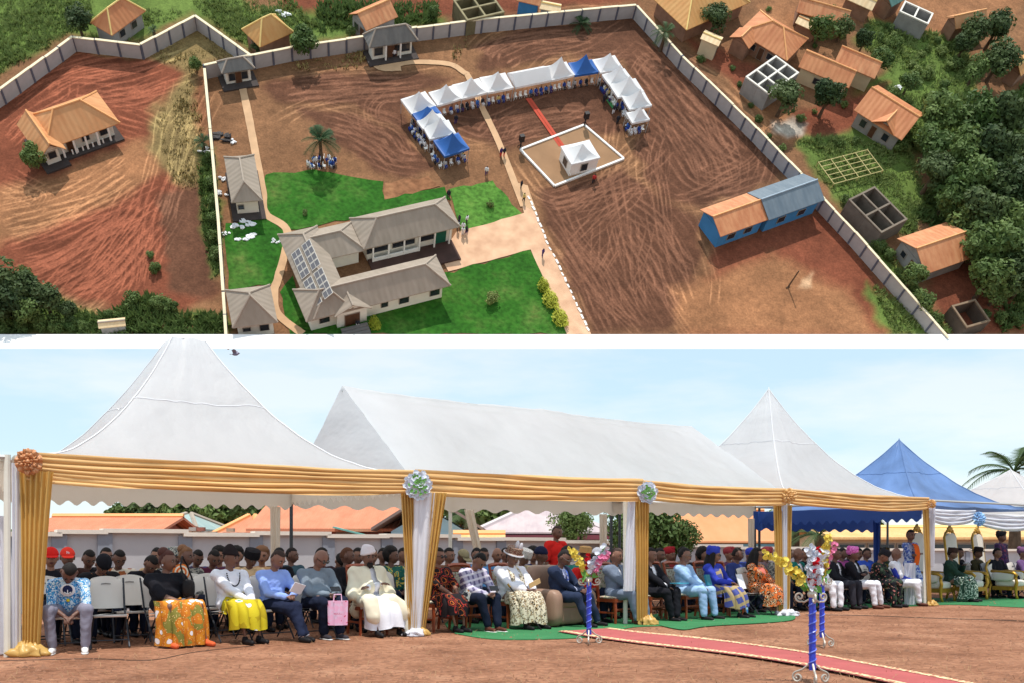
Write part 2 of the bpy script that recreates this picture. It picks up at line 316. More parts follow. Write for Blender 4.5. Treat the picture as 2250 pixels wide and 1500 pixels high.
def build_ground():
    """one sheet: soil colours blend softly into each other with noise-warped borders"""
    X = np.concatenate([np.linspace(-560, -30, 24)[:-1], np.linspace(-30, 2280, 1120), np.linspace(2280, 2820, 24)[1:]]); Y = np.concatenate([np.linspace(763.5, -20, 380), np.linspace(-20, -330, 14)[1:]])
    px, py = np.meshgrid(X, Y); n = px.size; px = px.ravel(); py = py.ravel(); nx = len(X); ny = len(Y)
    rx = (px - CX) / F; rz_ = (HY - py) / F; tt = (UPO - CAMP).dot(UPN) / (rx * UPN.x + UPN.y + rz_ * UPN.z); PX = rx * tt + CAMP.x - UPO.x; PY = tt + CAMP.y - UPO.y; PZ = rz_ * tt + CAMP.z - UPO.z
    vu = PX * UPU.x + PY * UPU.y + PZ * UPU.z; vv = PX * UPV.x + PY * UPV.y + PZ * UPV.z
    cx_ = np.linspace(X.min(), X.max(), 420); cy_ = np.linspace(Y.min(), Y.max(), 150)
    def warp(z):
        g0 = np.array([[noise.fractal(Vector((x * .02, y * .03, z)), 1, 2, 4) for x in cx_] for y in cy_]); g1 = np.array([np.interp(X, cx_, r) for r in g0]); return np.array([np.interp(Y, cy_, c) for c in g1.T]).T.ravel()
    wx = warp(0); wy = warp(7)
    qx = px + wx * 16; qy = py + wy * 9; col_ = np.tile(np.array(S(132, 96, 70)), (n, 1))
    for poly, c, soft in SOIL:
        P = np.array(poly, float); d = np.full(n, 1e9); ins = np.zeros(n, bool); m = len(P)
        for i in range(m):
            ax, ay = P[i]; bx, by = P[(i + 1) % m]; ex, ey = bx - ax, by - ay; t = np.clip(((qx - ax) * ex + (qy - ay) * ey) / (ex * ex + ey * ey + 1e-9), 0, 1); d = np.minimum(d, np.hypot(qx - ax - t * ex, qy - ay - t * ey))
            if ay != by: ins ^= ((ay > qy) != (by > qy)) & (qx < (bx - ax) * (qy - ay) / (by - ay) + ax)
        sd = np.where(ins, d, -d); al = np.clip(sd / soft * .5 + .5, 0, 1); al = (al * al * (3 - 2 * al))[:, None]; col_ = col_ * (1 - al) + np.array(c) * al
    LT, DKf = rut_field(); ix = np.clip(np.round(px).astype(int) + 30, 0, RT_W - 1); iy = np.clip(np.round(py).astype(int) + 20, 0, RT_H - 1); lt = LT[iy, ix]; dk = DKf[iy, ix]
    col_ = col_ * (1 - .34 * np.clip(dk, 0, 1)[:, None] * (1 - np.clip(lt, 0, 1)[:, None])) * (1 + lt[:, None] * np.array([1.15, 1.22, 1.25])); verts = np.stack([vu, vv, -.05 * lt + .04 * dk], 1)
    me = bpy.data.meshes.new('ground'); J_, I_ = np.meshgrid(np.arange(ny - 1), np.arange(nx - 1), indexing='ij'); q0 = (J_ * nx + I_).ravel(); fa = np.stack([q0, q0 + 1, q0 + nx + 1, q0 + nx], 1); me.vertices.add(n); me.vertices.foreach_set('co', verts.ravel().astype(np.float32)); me.loops.add(fa.size); me.loops.foreach_set('vertex_index', fa.ravel().astype(np.int32)); me.polygons.add(len(fa)); me.polygons.foreach_set('loop_start', np.arange(0, fa.size, 4, dtype=np.int32)); me.update(calc_edges=True)
    at = me.color_attributes.new('soil', 'FLOAT_COLOR', 'POINT'); at.data.foreach_set('color', np.hstack([col_, np.ones((n, 1))]).ravel().astype(np.float32))
    m, nt, b, ns, ln = newmat('plateau_soil'); at_ = ns.new('ShaderNodeAttribute'); at_.attribute_name = 'soil'; t = ns.new('ShaderNodeTexCoord'); out = at_.outputs['Color']
    for sc_, lo, hi, rough_ in ((.16, .74, 1.22, .6), (.9, .78, 1.2, .65), (3.2, .72, 1.26, .7)):
        nz_ = ns.new('ShaderNodeTexNoise'); nz_.inputs['Scale'].default_value = sc_; nz_.inputs['Detail'].default_value = 7; nz_.inputs['Roughness'].default_value = rough_; ln.new(t.outputs['Object'], nz_.inputs['Vector']); r = ramp(ns, [(.32, (lo, lo, lo)), (.68, (hi, hi * .99, hi * .97))]); ln.new(nz_.outputs[0], r.inputs[0])
        mx = ns.new('ShaderNodeMix'); mx.data_type = 'RGBA'; mx.blend_type = 'MULTIPLY'; mx.inputs[0].default_value = 1; ln.new(out, mx.inputs[6]); ln.new(r.outputs[0], mx.inputs[7]); out = mx.outputs[2]; last_ = nz_
    ln.new(out, b.inputs['Base Color']); b.inputs['Roughness'].default_value = .95; b.inputs['Specular IOR Level'].default_value = .1
    bp = ns.new('ShaderNodeBump'); bp.inputs['Strength'].default_value = .5; bp.inputs['Distance'].default_value = .12; ln.new(last_.outputs[0], bp.inputs['Height']); ln.new(bp.outputs[0], b.inputs['Normal'])
    me.materials.append(m); o = inst('ground', me, None, AF); tag(o, kind='structure')
SOIL = []
def soil(name, px, c, h=0, amp=.5): SOIL.append((px, c, 6 + amp * 7))
SD, SR, SO, SG, SW = S(100, 68, 53), S(124, 72, 54), S(150, 106, 76), S(138, 118, 80), S(96, 116, 58)
# added white block, stands for the blank gap between the upper and lower views
RH = 2.2
top = [A(-500, 765, RH), A(2750, 765, RH), A(2750, 735, RH), A(-500, 735, RH)]
low = [A(-500, 763.6, 0), A(2750, 763.6, 0), Vector((top[2].x, top[2].y, -.2)), Vector((top[3].x, top[3].y, -.2))]
o = MB().add(top + low, [(0, 1, 2, 3), (7, 6, 5, 4), (0, 4, 5, 1), (1, 5, 6, 2), (2, 6, 7, 3), (3, 7, 4, 0)]).build('divider_band', divider_m, None, AF); tag(o, kind='structure')
# red, dark, orange and grassy patches
soil('soil_patch', [(-40, 250), (90, 150), (190, 105), (320, 118), (425, 120), (450, 250), (440, 480), (470, 640), (400, 690), (250, 680), (60, 620), (-60, 600)], SR, .02, 1.2)
soil('soil_patch', [(-20, 420), (120, 385), (250, 330), (350, 290), (400, 330), (300, 420), (180, 470), (60, 520), (-30, 540)], SO, .024, 1.6)
soil('soil_patch', [(330, 250), (420, 150), (445, 300), (440, 430), (380, 400), (330, 330)], SG, .028, 1.4)
soil('soil_patch', [(200, 115), (320, 125), (430, 55), (540, 118), (440, 140), (430, 165), (330, 130)], SG, .022, .8)
soil('soil_patch', [(350, 430), (470, 390), (480, 640), (440, 660), (370, 640)], SD, .031, 1.0)
soil('soil_patch', [(572, 190), (620, 168), (760, 158), (930, 160), (1000, 172), (940, 200), (890, 215), (900, 300), (760, 230), (650, 225), (600, 222)], SD, .02, .8)
soil('soil_patch', [(640, 240), (760, 240), (900, 300), (960, 370), (880, 400), (800, 360)], SD, .023, .8)
soil('soil_patch', [(1040, 100), (1140, 60), (1390, 28), (1420, 60), (1500, 110), (1745, 375), (1640, 425), (1540, 455), (1450, 440), (1390, 330), (1430, 240), (1370, 140), (1250, 120), (1060, 160)], SD, .02, .8)
soil('soil_patch', [(1180, 420), (1370, 370), (1450, 430), (1540, 480), (1540, 620), (1480, 733), (1300, 733), (1210, 520)], SD, .02, 1.5)
soil('soil_patch', [(1570, 540), (1830, 450), (1930, 620), (1990, 735), (1500, 735), (1560, 600)], SR, .02, 1.5)
soil('soil_patch', [(1480, 640), (1700, 560), (1860, 640), (1930, 735), (1500, 735)], SO, .024, 2)
soil('soil_patch', [(940, 215), (1140, 200), (1330, 170), (1380, 290), (1230, 300), (1120, 330), (1010, 300)], SD, .02, .9)
for px in ([(-60, 190), (150, 75), (300, 92), (425, 30), (545, 110), (640, 100), (760, 80), (770, 40), (700, 20), (560, 20), (480, -60), (-60, -60)],
           [(640, 80), (800, 70), (980, 55), (960, 20), (900, 0), (640, 5)],
           [(1905, 45), (1960, 50), (2110, 85), (2150, 170), (2120, 330), (2000, 330), (1960, 420), (2010, 500), (1890, 440), (1760, 330), (1770, 300), (1860, 290), (1880, 205), (1950, 150), (1880, 90)],
           [(1750, 310), (1860, 300), (2000, 330), (2040, 430), (2000, 520), (1880, 480), (1800, 390)],
           [(2010, 480), (2110, 300), (2300, 180), (2300, 720), (2200, 730), (2150, 560), (2070, 480)],
           [(1900, 620), (2010, 680), (2060, 735), (1960, 740), (1925, 700)],
           [(1830, 420), (1870, 440), (2090, 735), (2060, 735), (1900, 540)],
           [(435, 330), (470, 330), (492, 600), (470, 610), (445, 480)],
           [(-60, 590), (60, 620), (220, 700), (330, 650), (400, 690), (500, 690), (500, 735), (280, 735), (-60, 740)]):
    soil('wild_ground', px, SW, .035, 1.0)
for px in ([(200, 720), (330, 680), (420, 700), (450, 733), (280, 735)],):
    soil('soil_patch', px, SO, .04, .8)
for px in ([(1600, 170), (1660, 160), (1760, 300), (1755, 325), (1700, 300)], [(1730, 250), (1880, 205), (1960, 180), (1900, 260), (1860, 285), (1790, 300)], [(1500, 80), (1680, 150), (1640, 200), (1540, 130)],
           [(1660, 0), (2260, -20), (2200, 60), (2110, 40), (2060, 80), (1980, 60), (1890, 40), (1780, 90), (1700, 60)], [(2030, 600), (2150, 570), (2250, 680), (2250, 735), (2080, 735)],
           [(620, 20), (760, 40), (900, 40), (1400, 5), (1400, -60), (620, -60)]):
    soil('village_ground', px, SO if px[0][0] < 1720 and px[0][0] > 1590 else SR, .038, .8)
soil('bare_patch', [(1760, 615), (1785, 600), (1782, 632), (1755, 630)], S(196,160,128), .045, .5)
soil('ash_patch', [(1700, 270), (1740, 262), (1768, 275), (1765, 298), (1730, 300), (1705, 290)], S(172,162,152), .06, .7)
# lawns
for m_, px in ((lawn_m, [(583, 385), (690, 374), (835, 400), (850, 437), (975, 412), (990, 440), (640, 508), (590, 472)]),
               (lawn_m, [(495, 495), (585, 478), (632, 520), (612, 610), (590, 628), (500, 640)]),
               (lawn_m, [(980, 602), (1164, 549), (1180, 580), (1246, 735), (640, 735), (650, 700), (960, 650)]),
               (lawn_m, [(612, 640), (640, 605), (690, 740), (640, 742)]),
               (lawn_d, [(985, 418), (1085, 398), (1146, 474), (1015, 510)])):
    zone('lawn', [(x, min(y, 756)) for x, y in px], m_, .09, .35)
zone('bare_soil', [(838, 402), (935, 390), (965, 410), (850, 440)], earth_u, .1, .4)
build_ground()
def strip(px, wd, m, h, name, amp=.06):
    pts = [A(*p) for p in catmull(px, 8)]; L = []; Rr = []
    for i, p in enumerate(pts):
        t = (pts[min(i + 1, len(pts) - 1)] - pts[max(i - 1, 0)]).normalized(); nn = Vector((-t.y, t.x, 0)); k = wd * (1 + rng.uniform(-amp, amp)) / 2
        L.append((p.x + nn.x * k, p.y + nn.y * k, h)); Rr.append((p.x - nn.x * k, p.y - nn.y * k, h))
    n = len(pts); mb = MB().add(L + Rr, [(i, n + i, n + i + 1, i + 1) for i in range(n - 1)])
    return tag(mb.build(name, m, None, AF), kind='structure')
strip([(530, 182), (545, 250), (560, 330), (577, 420), (583, 470), (632, 512), (612, 610), (603, 640), (610, 690), (665, 735)], 1.1, path_m, .12, 'path')
strip([(865, 147), (905, 138), (985, 142), (1018, 160), (1030, 172), (1058, 235), (1098, 320), (1150, 455)], 1.0, path_m, .12, 'path')
strip([(830, 128), (838, 146), (880, 147)], 2.2, path_m, .125, 'path')
zone('paved_yard', [(1003, 512), (1150, 470), (1143, 430), (1165, 440), (1200, 530), (1240, 612), (1298, 737), (1246, 737), (1180, 582), (1166, 549), (985, 598), (965, 560)], pave_m, .11, .12)
for px in ([(1120, 395), (1155, 455), (1180, 470), (1160, 410)],): zone('road', px, path_m, .115, .2)
# low white kerb stones along the road, each a block of its own
kerb = thing('stone_kerb', 'row of small whitewashed kerb stones along the pink paved road', 'kerb', AM(0, 0))
kp = [A(*p) for p in catmull([(1158, 425), (1172, 460), (1200, 530), (1240, 612), (1268, 675), (1297, 737)], 30)]
acc = 0; last = kp[0]; kme = MB().box((0, 0, .12), (.26, .7, .22)).mesh('kerb_stone', white_p)
for p in kp:
    if (p - last).length > 1.0:
        t = p - last; o_ = inst('kerb_stone', kme, kerb); local(o_, T(p.x + rng.uniform(-.08, .08), p.y, 0, math.atan2(t.y, t.x) - R(90) + rng.uniform(-.2, .2), rng.uniform(.8, 1.15))); last = p
# ------------------------------------------------------------------ vegetation
def leafmat(name, a, b2):
    m, nt, b, ns, ln = newmat(name)
    oi = ns.new('ShaderNodeObjectInfo'); t = ns.new('ShaderNodeTexCoord'); n = ns.new('ShaderNodeTexNoise'); n.inputs['Scale'].default_value = 1.3; n.inputs['Detail'].default_value = 6
    ln.new(t.outputs['Object'], n.inputs['Vector'])
    ad = ns.new('ShaderNodeMath'); ad.operation = 'MULTIPLY_ADD'; ad.inputs[1].default_value = .35; ln.new(oi.outputs['Random'], ad.inputs[0]); ln.new(n.outputs[0], ad.inputs[2])
    r = ramp(ns, [(.4, a), (.95, b2)]); ln.new(ad.outputs[0], r.inputs[0]); ln.new(r.outputs[0], b.inputs['Base Color']); b.inputs['Roughness'].default_value = .6; b.inputs['Specular IOR Level'].default_value = .25
    tr = ns.new('ShaderNodeBsdfTranslucent'); mx = ns.new('ShaderNodeMixShader'); mx.inputs[0].default_value = .25; ln.new(r.outputs[0], tr.inputs[0])
    ln.new(b.outputs[0], mx.inputs[1]); ln.new(tr.outputs[0], mx.inputs[2]); ln.new(mx.outputs[0], ns['Material Output'].inputs[0])
    return m
leaf_dark = leafmat('leaf_dark', (.03, .06, .02), (.12, .165, .055))
leaf_mid = leafmat('leaf_mid', (.055, .105, .025), (.17, .24, .07))
leaf_light = leafmat('leaf_light', (.10, .16, .04), (.26, .32, .10))
leaf_yellow = leafmat('leaf_yellow', (.24, .30, .02), (.5, .5, .06))
palm_m = leafmat('leaf_palm', (.03, .07, .025), (.1, .15, .06))
bark = pm('bark', S(96, 78, 62), .25, 6, .9, .5)
def crown_mesh(name, seed, lumps, leaves, size, m, flat=.8, spread=.62):
    r = random.Random(seed); mb = MB(); cs_ = []
    for i in range(lumps):
        d = Vector((r.gauss(0, 1), r.gauss(0, 1), r.gauss(0, 1) * .8)).normalized() * (r.random() ** .5) * spread
        d.z = d.z * flat + .02; cs_.append((d, r.uniform(.22, .42)))
    for i in range(leaves):
        c, q = cs_[r.randrange(lumps)]
        d = Vector((r.gauss(0, 1), r.gauss(0, 1), r.gauss(0, 1) + .25)).normalized()
        p = c + d * q * r.uniform(.72, 1.05); nrm = (d + Vector((r.uniform(-.8, .8), r.uniform(-.8, .8), r.uniform(-.5, .9)))).normalized()
        a = nrm.orthogonal().normalized(); a = Matrix.Rotation(r.uniform(0, 6.3), 3, nrm) @ a; b = nrm.cross(a); s = size * r.uniform(.6, 1.4)
        mb.add([p - a * s, p + b * s * .55 + nrm * s * .12, p + a * s, p - b * s * .55 + nrm * s * .12], [(0, 1, 2, 3)])
    return mb.mesh(name, m)
def trunk_mesh(name, seed, h=1.0, r0=.09):
    r = random.Random(seed); mb = MB(); top = Vector((r.uniform(-.05, .05), r.uniform(-.05, .05), h * .7))
    mb.tube([(0, 0, -.05), (top.x * .4, top.y * .4, h * .35), top], [r0 * 1.25, r0 * .85, r0 * .6], 7)
    for i in range(5):
        a = i * 1.26 + r.uniform(-.4, .4); L = r.uniform(.35, .55)
        mb.tube([top - Vector((0, 0, .12 * i * .5)), top + Vector((math.cos(a) * L * .5, math.sin(a) * L * .5, L * .3)), top + Vector((math.cos(a) * L, math.sin(a) * L, L * .75))], [r0 * .5, r0 * .35, r0 * .15], 5)
    return mb.mesh(name, bark)
CR = {'dark': [crown_mesh('crown', 11 + i, 26, 2300, .085, leaf_dark) for i in range(3)], 'mid': [crown_mesh('crown', 31 + i, 22, 1900, .09, leaf_mid) for i in range(2)],
      'light': [crown_mesh('crown', 51 + i, 16, 900, .12, leaf_light, .6) for i in range(2)], 'yellow': [crown_mesh('crown', 71, 14, 1400, .09, leaf_yellow, .8, .45)]}
TRK = [trunk_mesh('trunk', 5), trunk_mesh('trunk', 9)]
tcount = [0]
def tree(mw, rad, kind, label, cat='tree', group=None, hgt=1.15, name='leafy_tree', trunk=True):
    t = thing(name, label, cat, mw, group); tcount[0] += 1; i = tcount[0]
    c = inst('crown', CR[kind][i % len(CR[kind])], t); local(c, T(0, 0, rad * hgt, i * 2.1) @ Matrix.Diagonal((rad, rad * (.9 + .2 * ((i * 7) % 5) / 5), rad * (.85 + .08 * (i % 4)), 1)))
    if trunk:
        k = inst('trunk', TRK[i % 2], t); local(k, T(0, 0, 0, i) @ Matrix.Diagonal((rad * .9, rad * .9, rad * hgt, 1)))
    return t
def atree(px, py, rpx, kind, label, group=None, **kw):
    """crown centre pixel and radius in pixels on the plateau"""
    rad = rpx / 13.6 * (1.22 if kw.get('trunk', True) and rpx > 22 and rpx < 48 else 1.05); h = rad * kw.get('hgt', 1.15); p = A(px, py, h)
    return tree(AM(p.x, p.y, 0), rad, kind, label, group=group, **kw)
def palm_mesh(name, seed, nf=22, L=1.0, nl=22):
    r = random.Random(seed); mb = MB()
    for i in range(nf):
        a = i * 2.399 + r.uniform(-.2, .2); el = r.uniform(.15, 1.25); pts = []; n = 9
        for k in range(n + 1):
            s = k / n; x = L * s * math.cos(el) * (1 - .1 * s) ; z = L * (s * math.sin(el) - .55 * s * s * (1.25 - .5 * math.sin(el)))
            pts.append(Vector((math.cos(a) * x, math.sin(a) * x, z)))
        mb.tube(pts, [.018 * (1 - .8 * k / n) for k in range(n + 1)], 4)
        side = Vector((-math.sin(a), math.cos(a), 0))
        for k in range(nl):
            s = .15 + .85 * k / nl; q = s * n; i0 = min(n - 1, int(q)); p = pts[i0].lerp(pts[i0 + 1], q - i0); t = (pts[i0 + 1] - pts[i0]).normalized()
            for sg in (-1, 1):
                d = (side * sg + t * .7 + Vector((0, 0, -.25))).normalized(); ll = L * .27 * (1 - .6 * abs(s - .45)) * r.uniform(.8, 1.1)
                mb.add([p - t * .013, p + t * .013, p + d * ll + Vector((0, 0, -.05 * ll))], [(0, 1, 2)])
    return mb.mesh(name, palm_m)
PALM = [palm_mesh('fronds', 3), palm_mesh('fronds', 4, 16)]
def palm(mw, L, h, label, group=None, k=0, name='palm_tree'):
    t = thing(name, label, 'palm tree', mw, group)
    mb = MB(); mb.tube([(0, 0, -.1), (.05, 0, h * .5), (0, 0, h)], [.35 * L * .3 + .08, .24, .26], 8); mb.build('trunk', bark, t)
    c = inst('fronds', PALM[k], t); local(c, T(0, 0, h, 1.3 * k, L)); return t
p = A(705, 352); palm(AM(p.x, p.y), 3.4, 3.6, 'tall green palm tree with white and blue chairs around its foot')
p = A(1450, 112); palm(AM(p.x, p.y), 2.7, 3.4, 'palm tree standing inside the corner of the grey wall', k=1)
p = A(1275, 62); palm(AM(p.x, p.y), 2.4, .7, 'bushy stemless palm at the long grey back wall', name='palm_bush')
p = A(448, 330); palm(AM(p.x, p.y), 2.0, 1.3, 'small palm against the cream edged inner wall', k=1, name='small_palm')
p = A(342, 92); palm(AM(p.x, p.y), 1.2, 2.0, 'young palm in the pale grass by the zigzag wall', k=1, name='small_palm')
G1 = 'dark broad trees along the village edge'
BIG = [(2075, 245, 58), (2150, 250, 60), (2215, 260, 62), (2050, 310, 50), (2120, 320, 60), (2190, 335, 66), (2245, 330, 50), (2060, 375, 55), (2140, 390, 62), (2215, 410, 66), (2090, 430, 50), (2160, 465, 62), (2230, 490, 60), (2120, 470, 40), (2195, 545, 62), (2245, 570, 55), (2150, 530, 45), (2180, 610, 55), (2235, 600, 46), (2200, 640, 32), (2250, 625, 32)]
for x, y, r_ in BIG: atree(x, y, r_, 'dark' if (x + y) % 2 else 'mid', 'dark broad tree in the dense grove beside the rusty roofed house', G1)
for x, y, r_ in [(0, 622, 38), (48, 640, 36), (98, 660, 32), (8, 662, 36), (148, 684, 22), (-40, 650, 40), (55, 676, 30)]: atree(x, y, r_, 'mid' if x % 2 else 'dark', 'dense green tree in the thicket below the red tilled field', 'trees of the thicket by the red field')
for x, y, r_, k, lb in [(1575, 38, 36, 'dark', 'dark round tree behind the small cream block house'), (1808, 62, 34, 'mid', 'bright green round tree between the orange roofed houses'), (1852, 62, 26, 'dark', 'slim dark tree beside a bright green round tree'),
                        (1728, 210, 40, 'dark', 'dark shade tree over the roofless white beamed block'), (1822, 212, 40, 'dark', 'dark shade tree between the roofless block and an orange gable roof'), (2140, 70, 38, 'dark', 'dark tree in front of the small orange gable house by the grove'), (2195, 60, 44, 'dark', 'large dark tree in the far corner of the village'),
                        (2120, 100, 30, 'dark', 'low dark tree at the edge of the bright shrubs'), (2200, 130, 45, 'dark', 'dark tree shading bare earth by a yellow roof'), (2150, 150, 34, 'mid', 'green tree on the slope of bright shrubs'),
                        (1900, 90, 25, 'dark', 'bushy dark tree at the top of the shrub slope'), (170, 40, 30, 'dark', 'dark tree beside the orange hipped house outside the zigzag wall'), (665, 85, 32, 'mid', 'green tree beside the yellow hipped roof house'),
                        (955, 25, 16, 'mid', 'narrow green tree by the roofless ruin'), (430, 140, 17, 'mid', 'small dark green tree at the corner of the two walls'), (565, 105, 16, 'dark', 'small tree in front of the yellow hipped roof'), (2010, 605, 28, 'mid', 'leafy tree in front of the rusty roofed house'),
                        (2030, 660, 24, 'mid', 'leafy tree beside the long grey wall below the rusty house'), (70, 338, 24, 'mid', 'green shrub tree at the gable of the big orange roofed house'), (2000, 180, 26, 'mid', 'green round tree among the bright shrubs'),
                        (1940, 130, 28, 'mid', 'low green tree beside the double gabled house'), (50, 645 - 40, 20, 'mid', 'small outlying tree of the thicket'), (770, 70, 14, 'mid', 'small green tree at the rusty gabled house')]:
    atree(x, y, r_, k, lb)
GV = 'bushes between the village houses'
for x, y in ((1610, 150), (1625, 185), (1650, 232), (1668, 262), (1690, 300), (1720, 325), (1850, 205), (1855, 230), (1760, 260), (1790, 245), (1880, 310), (1850, 318), (1705, 130), (1790, 100), (1690, 20), (1830, 20), (1905, 60), (2060, 90), (2085, 60), (1760, 95), (1540, 130), (1480, 60), (2010, 70), (2040, 110), (1955, 60)):
    atree(x, y, rng.uniform(8, 15), 'light' if rng.random() < .5 else 'mid', 'small green bush growing between the orange roofed village houses', GV, cat='bush', name='bush', hgt=.5, trunk=False)
GB = 'green bushes on the shrub slope'
for i in range(46):
    x = rng.uniform(1900, 2110); y = rng.uniform(70, 330)
    if x < 1960 and y > 140 or (x < 1900): continue
    atree(x, y, rng.uniform(12, 22), 'light' if rng.random() < .6 else 'mid', 'rounded green bush on the shrub slope above the grove', GB, cat='bush', name='bush', hgt=.5, trunk=False)
for x, y, r_, lb in [(460, 345, 14, 0), (465, 400, 15, 0), (468, 440, 16, 0), (470, 480, 17, 0), (472, 520, 17, 0), (474, 555, 15, 0), (1955, 560, 16, 1), (1930, 540, 18, 1), (1860, 440, 16, 1), (350, 665, 22, 2), (375, 672, 18, 2), (290, 660, 20, 2), (340, 590, 14, 2), (330, 560, 10, 2), (1880, 480, 12, 1), (240, 690, 12, 2), (2060, 700, 16, 1), (15, 706, 24, 2), (50, 708, 24, 2), (85, 710, 22, 2), (120, 711, 22, 2), (155, 713, 18, 2), (185, 716, 14, 2), (-10, 700, 24, 2), (2200, 700, 18, 1), (2235, 700, 20, 1), (2165, 690, 14, 1)]:
    atree(x, y, r_, 'mid', ['green bush on the outer side of the cream edged inner wall', 'green bush beside the long grey wall on the village side', 'green bush at the lower edge of the red field'][lb], ['bushes along the inner wall', 'bushes along the long grey wall', 'bushes by the red field'][lb], cat='bush', name='bush', hgt=.6, trunk=False)
for x, y, w_, lb in [(1197, 631, 13, 'clipped yellow green bush on the lawn edge, farthest from the rim'), (1213, 662, 17, 'clipped yellow green bush on the lawn edge, middle of three'), (1234, 702, 17, 'clipped yellow green hedge at the bottom of the lawn edge'), (826, 714, 12, 'clipped yellow green bush at the porch steps')]:
    pq = A(x, y, .5); t = thing('clipped_hedge', lb, 'hedge', AM(pq.x, pq.y, 0)); c = inst('crown', CR['yellow'][0], t); local(c, T(0, 0, .6, .5) @ Matrix.Diagonal((w_ / 13.6 * 1.3, w_ / 13.6 * 2.1, 1.15, 1)))
atree(1083, 655, 17, 'light', 'pale flowering shrub alone on the large lawn', cat='shrub', name='shrub', hgt=.8); atree(1077, 449, 9, 'light', 'small pale shrub on the patchy lawn by the paved yard', cat='shrub', name='shrub', hgt=.7); atree(670, 467, 8, 'mid', 'tiny shrub on the lawn behind the long grey roof', cat='shrub', name='shrub', hgt=.7)
# tufted undergrowth
def inpoly(x, y, P):
    r = False; j = len(P) - 1
    for i in range(len(P)):
        if (P[i][1] > y) != (P[j][1] > y) and x < (P[j][0] - P[i][0]) * (y - P[i][1]) / (P[j][1] - P[i][1]) + P[i][0]: r = not r
        j = i
    return r
def tufts(name, polys, m, dens, hmin, hmax, label):
    mb = MB()
    for P in polys:
        x0, x1 = min(p[0] for p in P), max(p[0] for p in P); y0, y1 = min(p[1] for p in P), max(p[1] for p in P)
        for _ in range(int((x1 - x0) * (y1 - y0) * dens)):
            x, y = rng.uniform(x0, x1), rng.uniform(y0, y1)
            if not inpoly(x, y, P): continue
            c = A(x, y); cl = fbm(c.x, c.y, 1, .15)
            if cl < -.55: continue
            h = rng.uniform(hmin, hmax) * (1 + cl)
            for k in range(5):
                a = rng.uniform(0, 6.28); w_ = h * .28; d = Vector((math.cos(a), math.sin(a), 0)); e = Vector((-d.y, d.x, 0)); q = c + d * rng.uniform(0, .35)
                mb.add([q - e * w_, q + e * w_, q + d * h * rng.uniform(.3, .9) + Vector((0, 0, h))], [(0, 1, 2)])
    return tag(mb.build(name, m, None, AF), label, 'undergrowth', kind='stuff')
tufts('undergrowth', [[(-40, 190), (150, 75), (190, 60), (200, 0), (-40, -20)], [(250, 75), (420, 30), (330, 20), (300, 60)], [(440, 30), (540, 100), (700, 60), (640, 0), (420, 0)], [(150, 80), (300, 92), (240, 80)]], leaf_light, .05, .2, .55, 'rough green grass and weeds outside the zigzag wall')
tufts('undergrowth', [[(1905, 45), (2110, 85), (2150, 170), (2120, 330), (2000, 330), (1950, 150), (1880, 90)], [(1760, 310), (1860, 300), (2000, 330), (2040, 430), (2000, 520), (1880, 470), (1800, 390)], [(1910, 620), (2010, 680), (2055, 733), (1960, 735)], [(1840, 430), (1875, 445), (2090, 735), (2070, 735)]], leaf_light, .045, .2, .55, 'bright green weeds on the village side of the long grey wall')
tufts('undergrowth', [[(2010, 480), (2110, 300), (2260, 180), (2260, 720), (2200, 730), (2150, 560)], [(436, 335), (468, 335), (490, 600), (470, 610), (445, 480)], [(0, 600), (60, 620), (220, 700), (330, 650), (400, 690), (495, 690), (495, 740), (280, 740), (0, 740)], [(700, 10), (960, 5), (960, 50), (700, 70)]], leaf_mid, .03, .3, .8, 'dark green weeds under the trees and along the walls')
tufts('undergrowth', [[(340, 260), (430, 150), (445, 300), (440, 430), (380, 400)], [(210, 120), (430, 60), (540, 118), (430, 160), (330, 130)], [(1030, 100), (1040, 75), (990, 100), (1000, 150)], [(640, 130), (800, 110), (800, 150), (640, 160)]], pm('leaf_dry', S(150, 132, 84), .25, .4, .9, 0), .018, .15, .4, 'dry pale grass in the yards')

# ------------------------------------------------------------------ boundary walls
wall_grey = pm('wall_panel_grey', S(176, 172, 172), .14, .5, .85, .15, 3)
wall_pil = pm('wall_pillar_dark', S(96, 98, 112), .15, .8, .85, .1)
cop_m = pm('coping_cream', S(226, 212, 180), .1, .8, .8, .1)
def boundary(px, h, label, step=2.9, thick=.22, pm_=None):
    t = thing('boundary_wall', label, 'wall', AM(0, 0)); tops = [A(x, y, h) for x, y in px]
    pme = {}
    for a, b in zip(tops[:-1], tops[1:]):
        L = (b - a).length; n = max(1, round(L / step)); s = L / n; ang = math.atan2(b.y - a.y, b.x - a.x)
        key = round(s, 3)
        pan = MB().box((0, 0, (h - .12) / 2 - .05), (s - .28, thick, h - .02)).mesh('panel', pm_ or wall_grey)
        pil = MB().box((0, 0, (h) / 2 - .03), (.3, thick + .16, h - .05)).mesh('pillar', wall_pil)
        cop = MB().box((0, 0, h - .05), (s - .03, thick + .16, .12)).mesh('coping', cop_m)
        for k in range(n):
            p = a.lerp(b, (k + .5) / n); q = a.lerp(b, k / n); dz = fbm(p.x, p.y, 2, .2) * .12
            local(inst('panel', pan, t), T(p.x, p.y, 0, ang)); local(inst('pillar', pil, t), T(q.x, q.y, 0, ang)); local(inst('coping', cop, t), T(p.x, p.y, dz, ang))
    return t
boundary([(-40, 222), (0, 196), (158, 80), (308, 98), (428, 34), (552, 122)], 2.5, 'zigzag grey panel wall round the red tilled field')
boundary([(448, 142), (484, 134), (556, 120), (640, 103), (800, 80), (916, 60), (1060, 42), (1240, 24), (1398, 10)], 2.5, 'long grey panel wall behind the tents, at the far side of the compound')
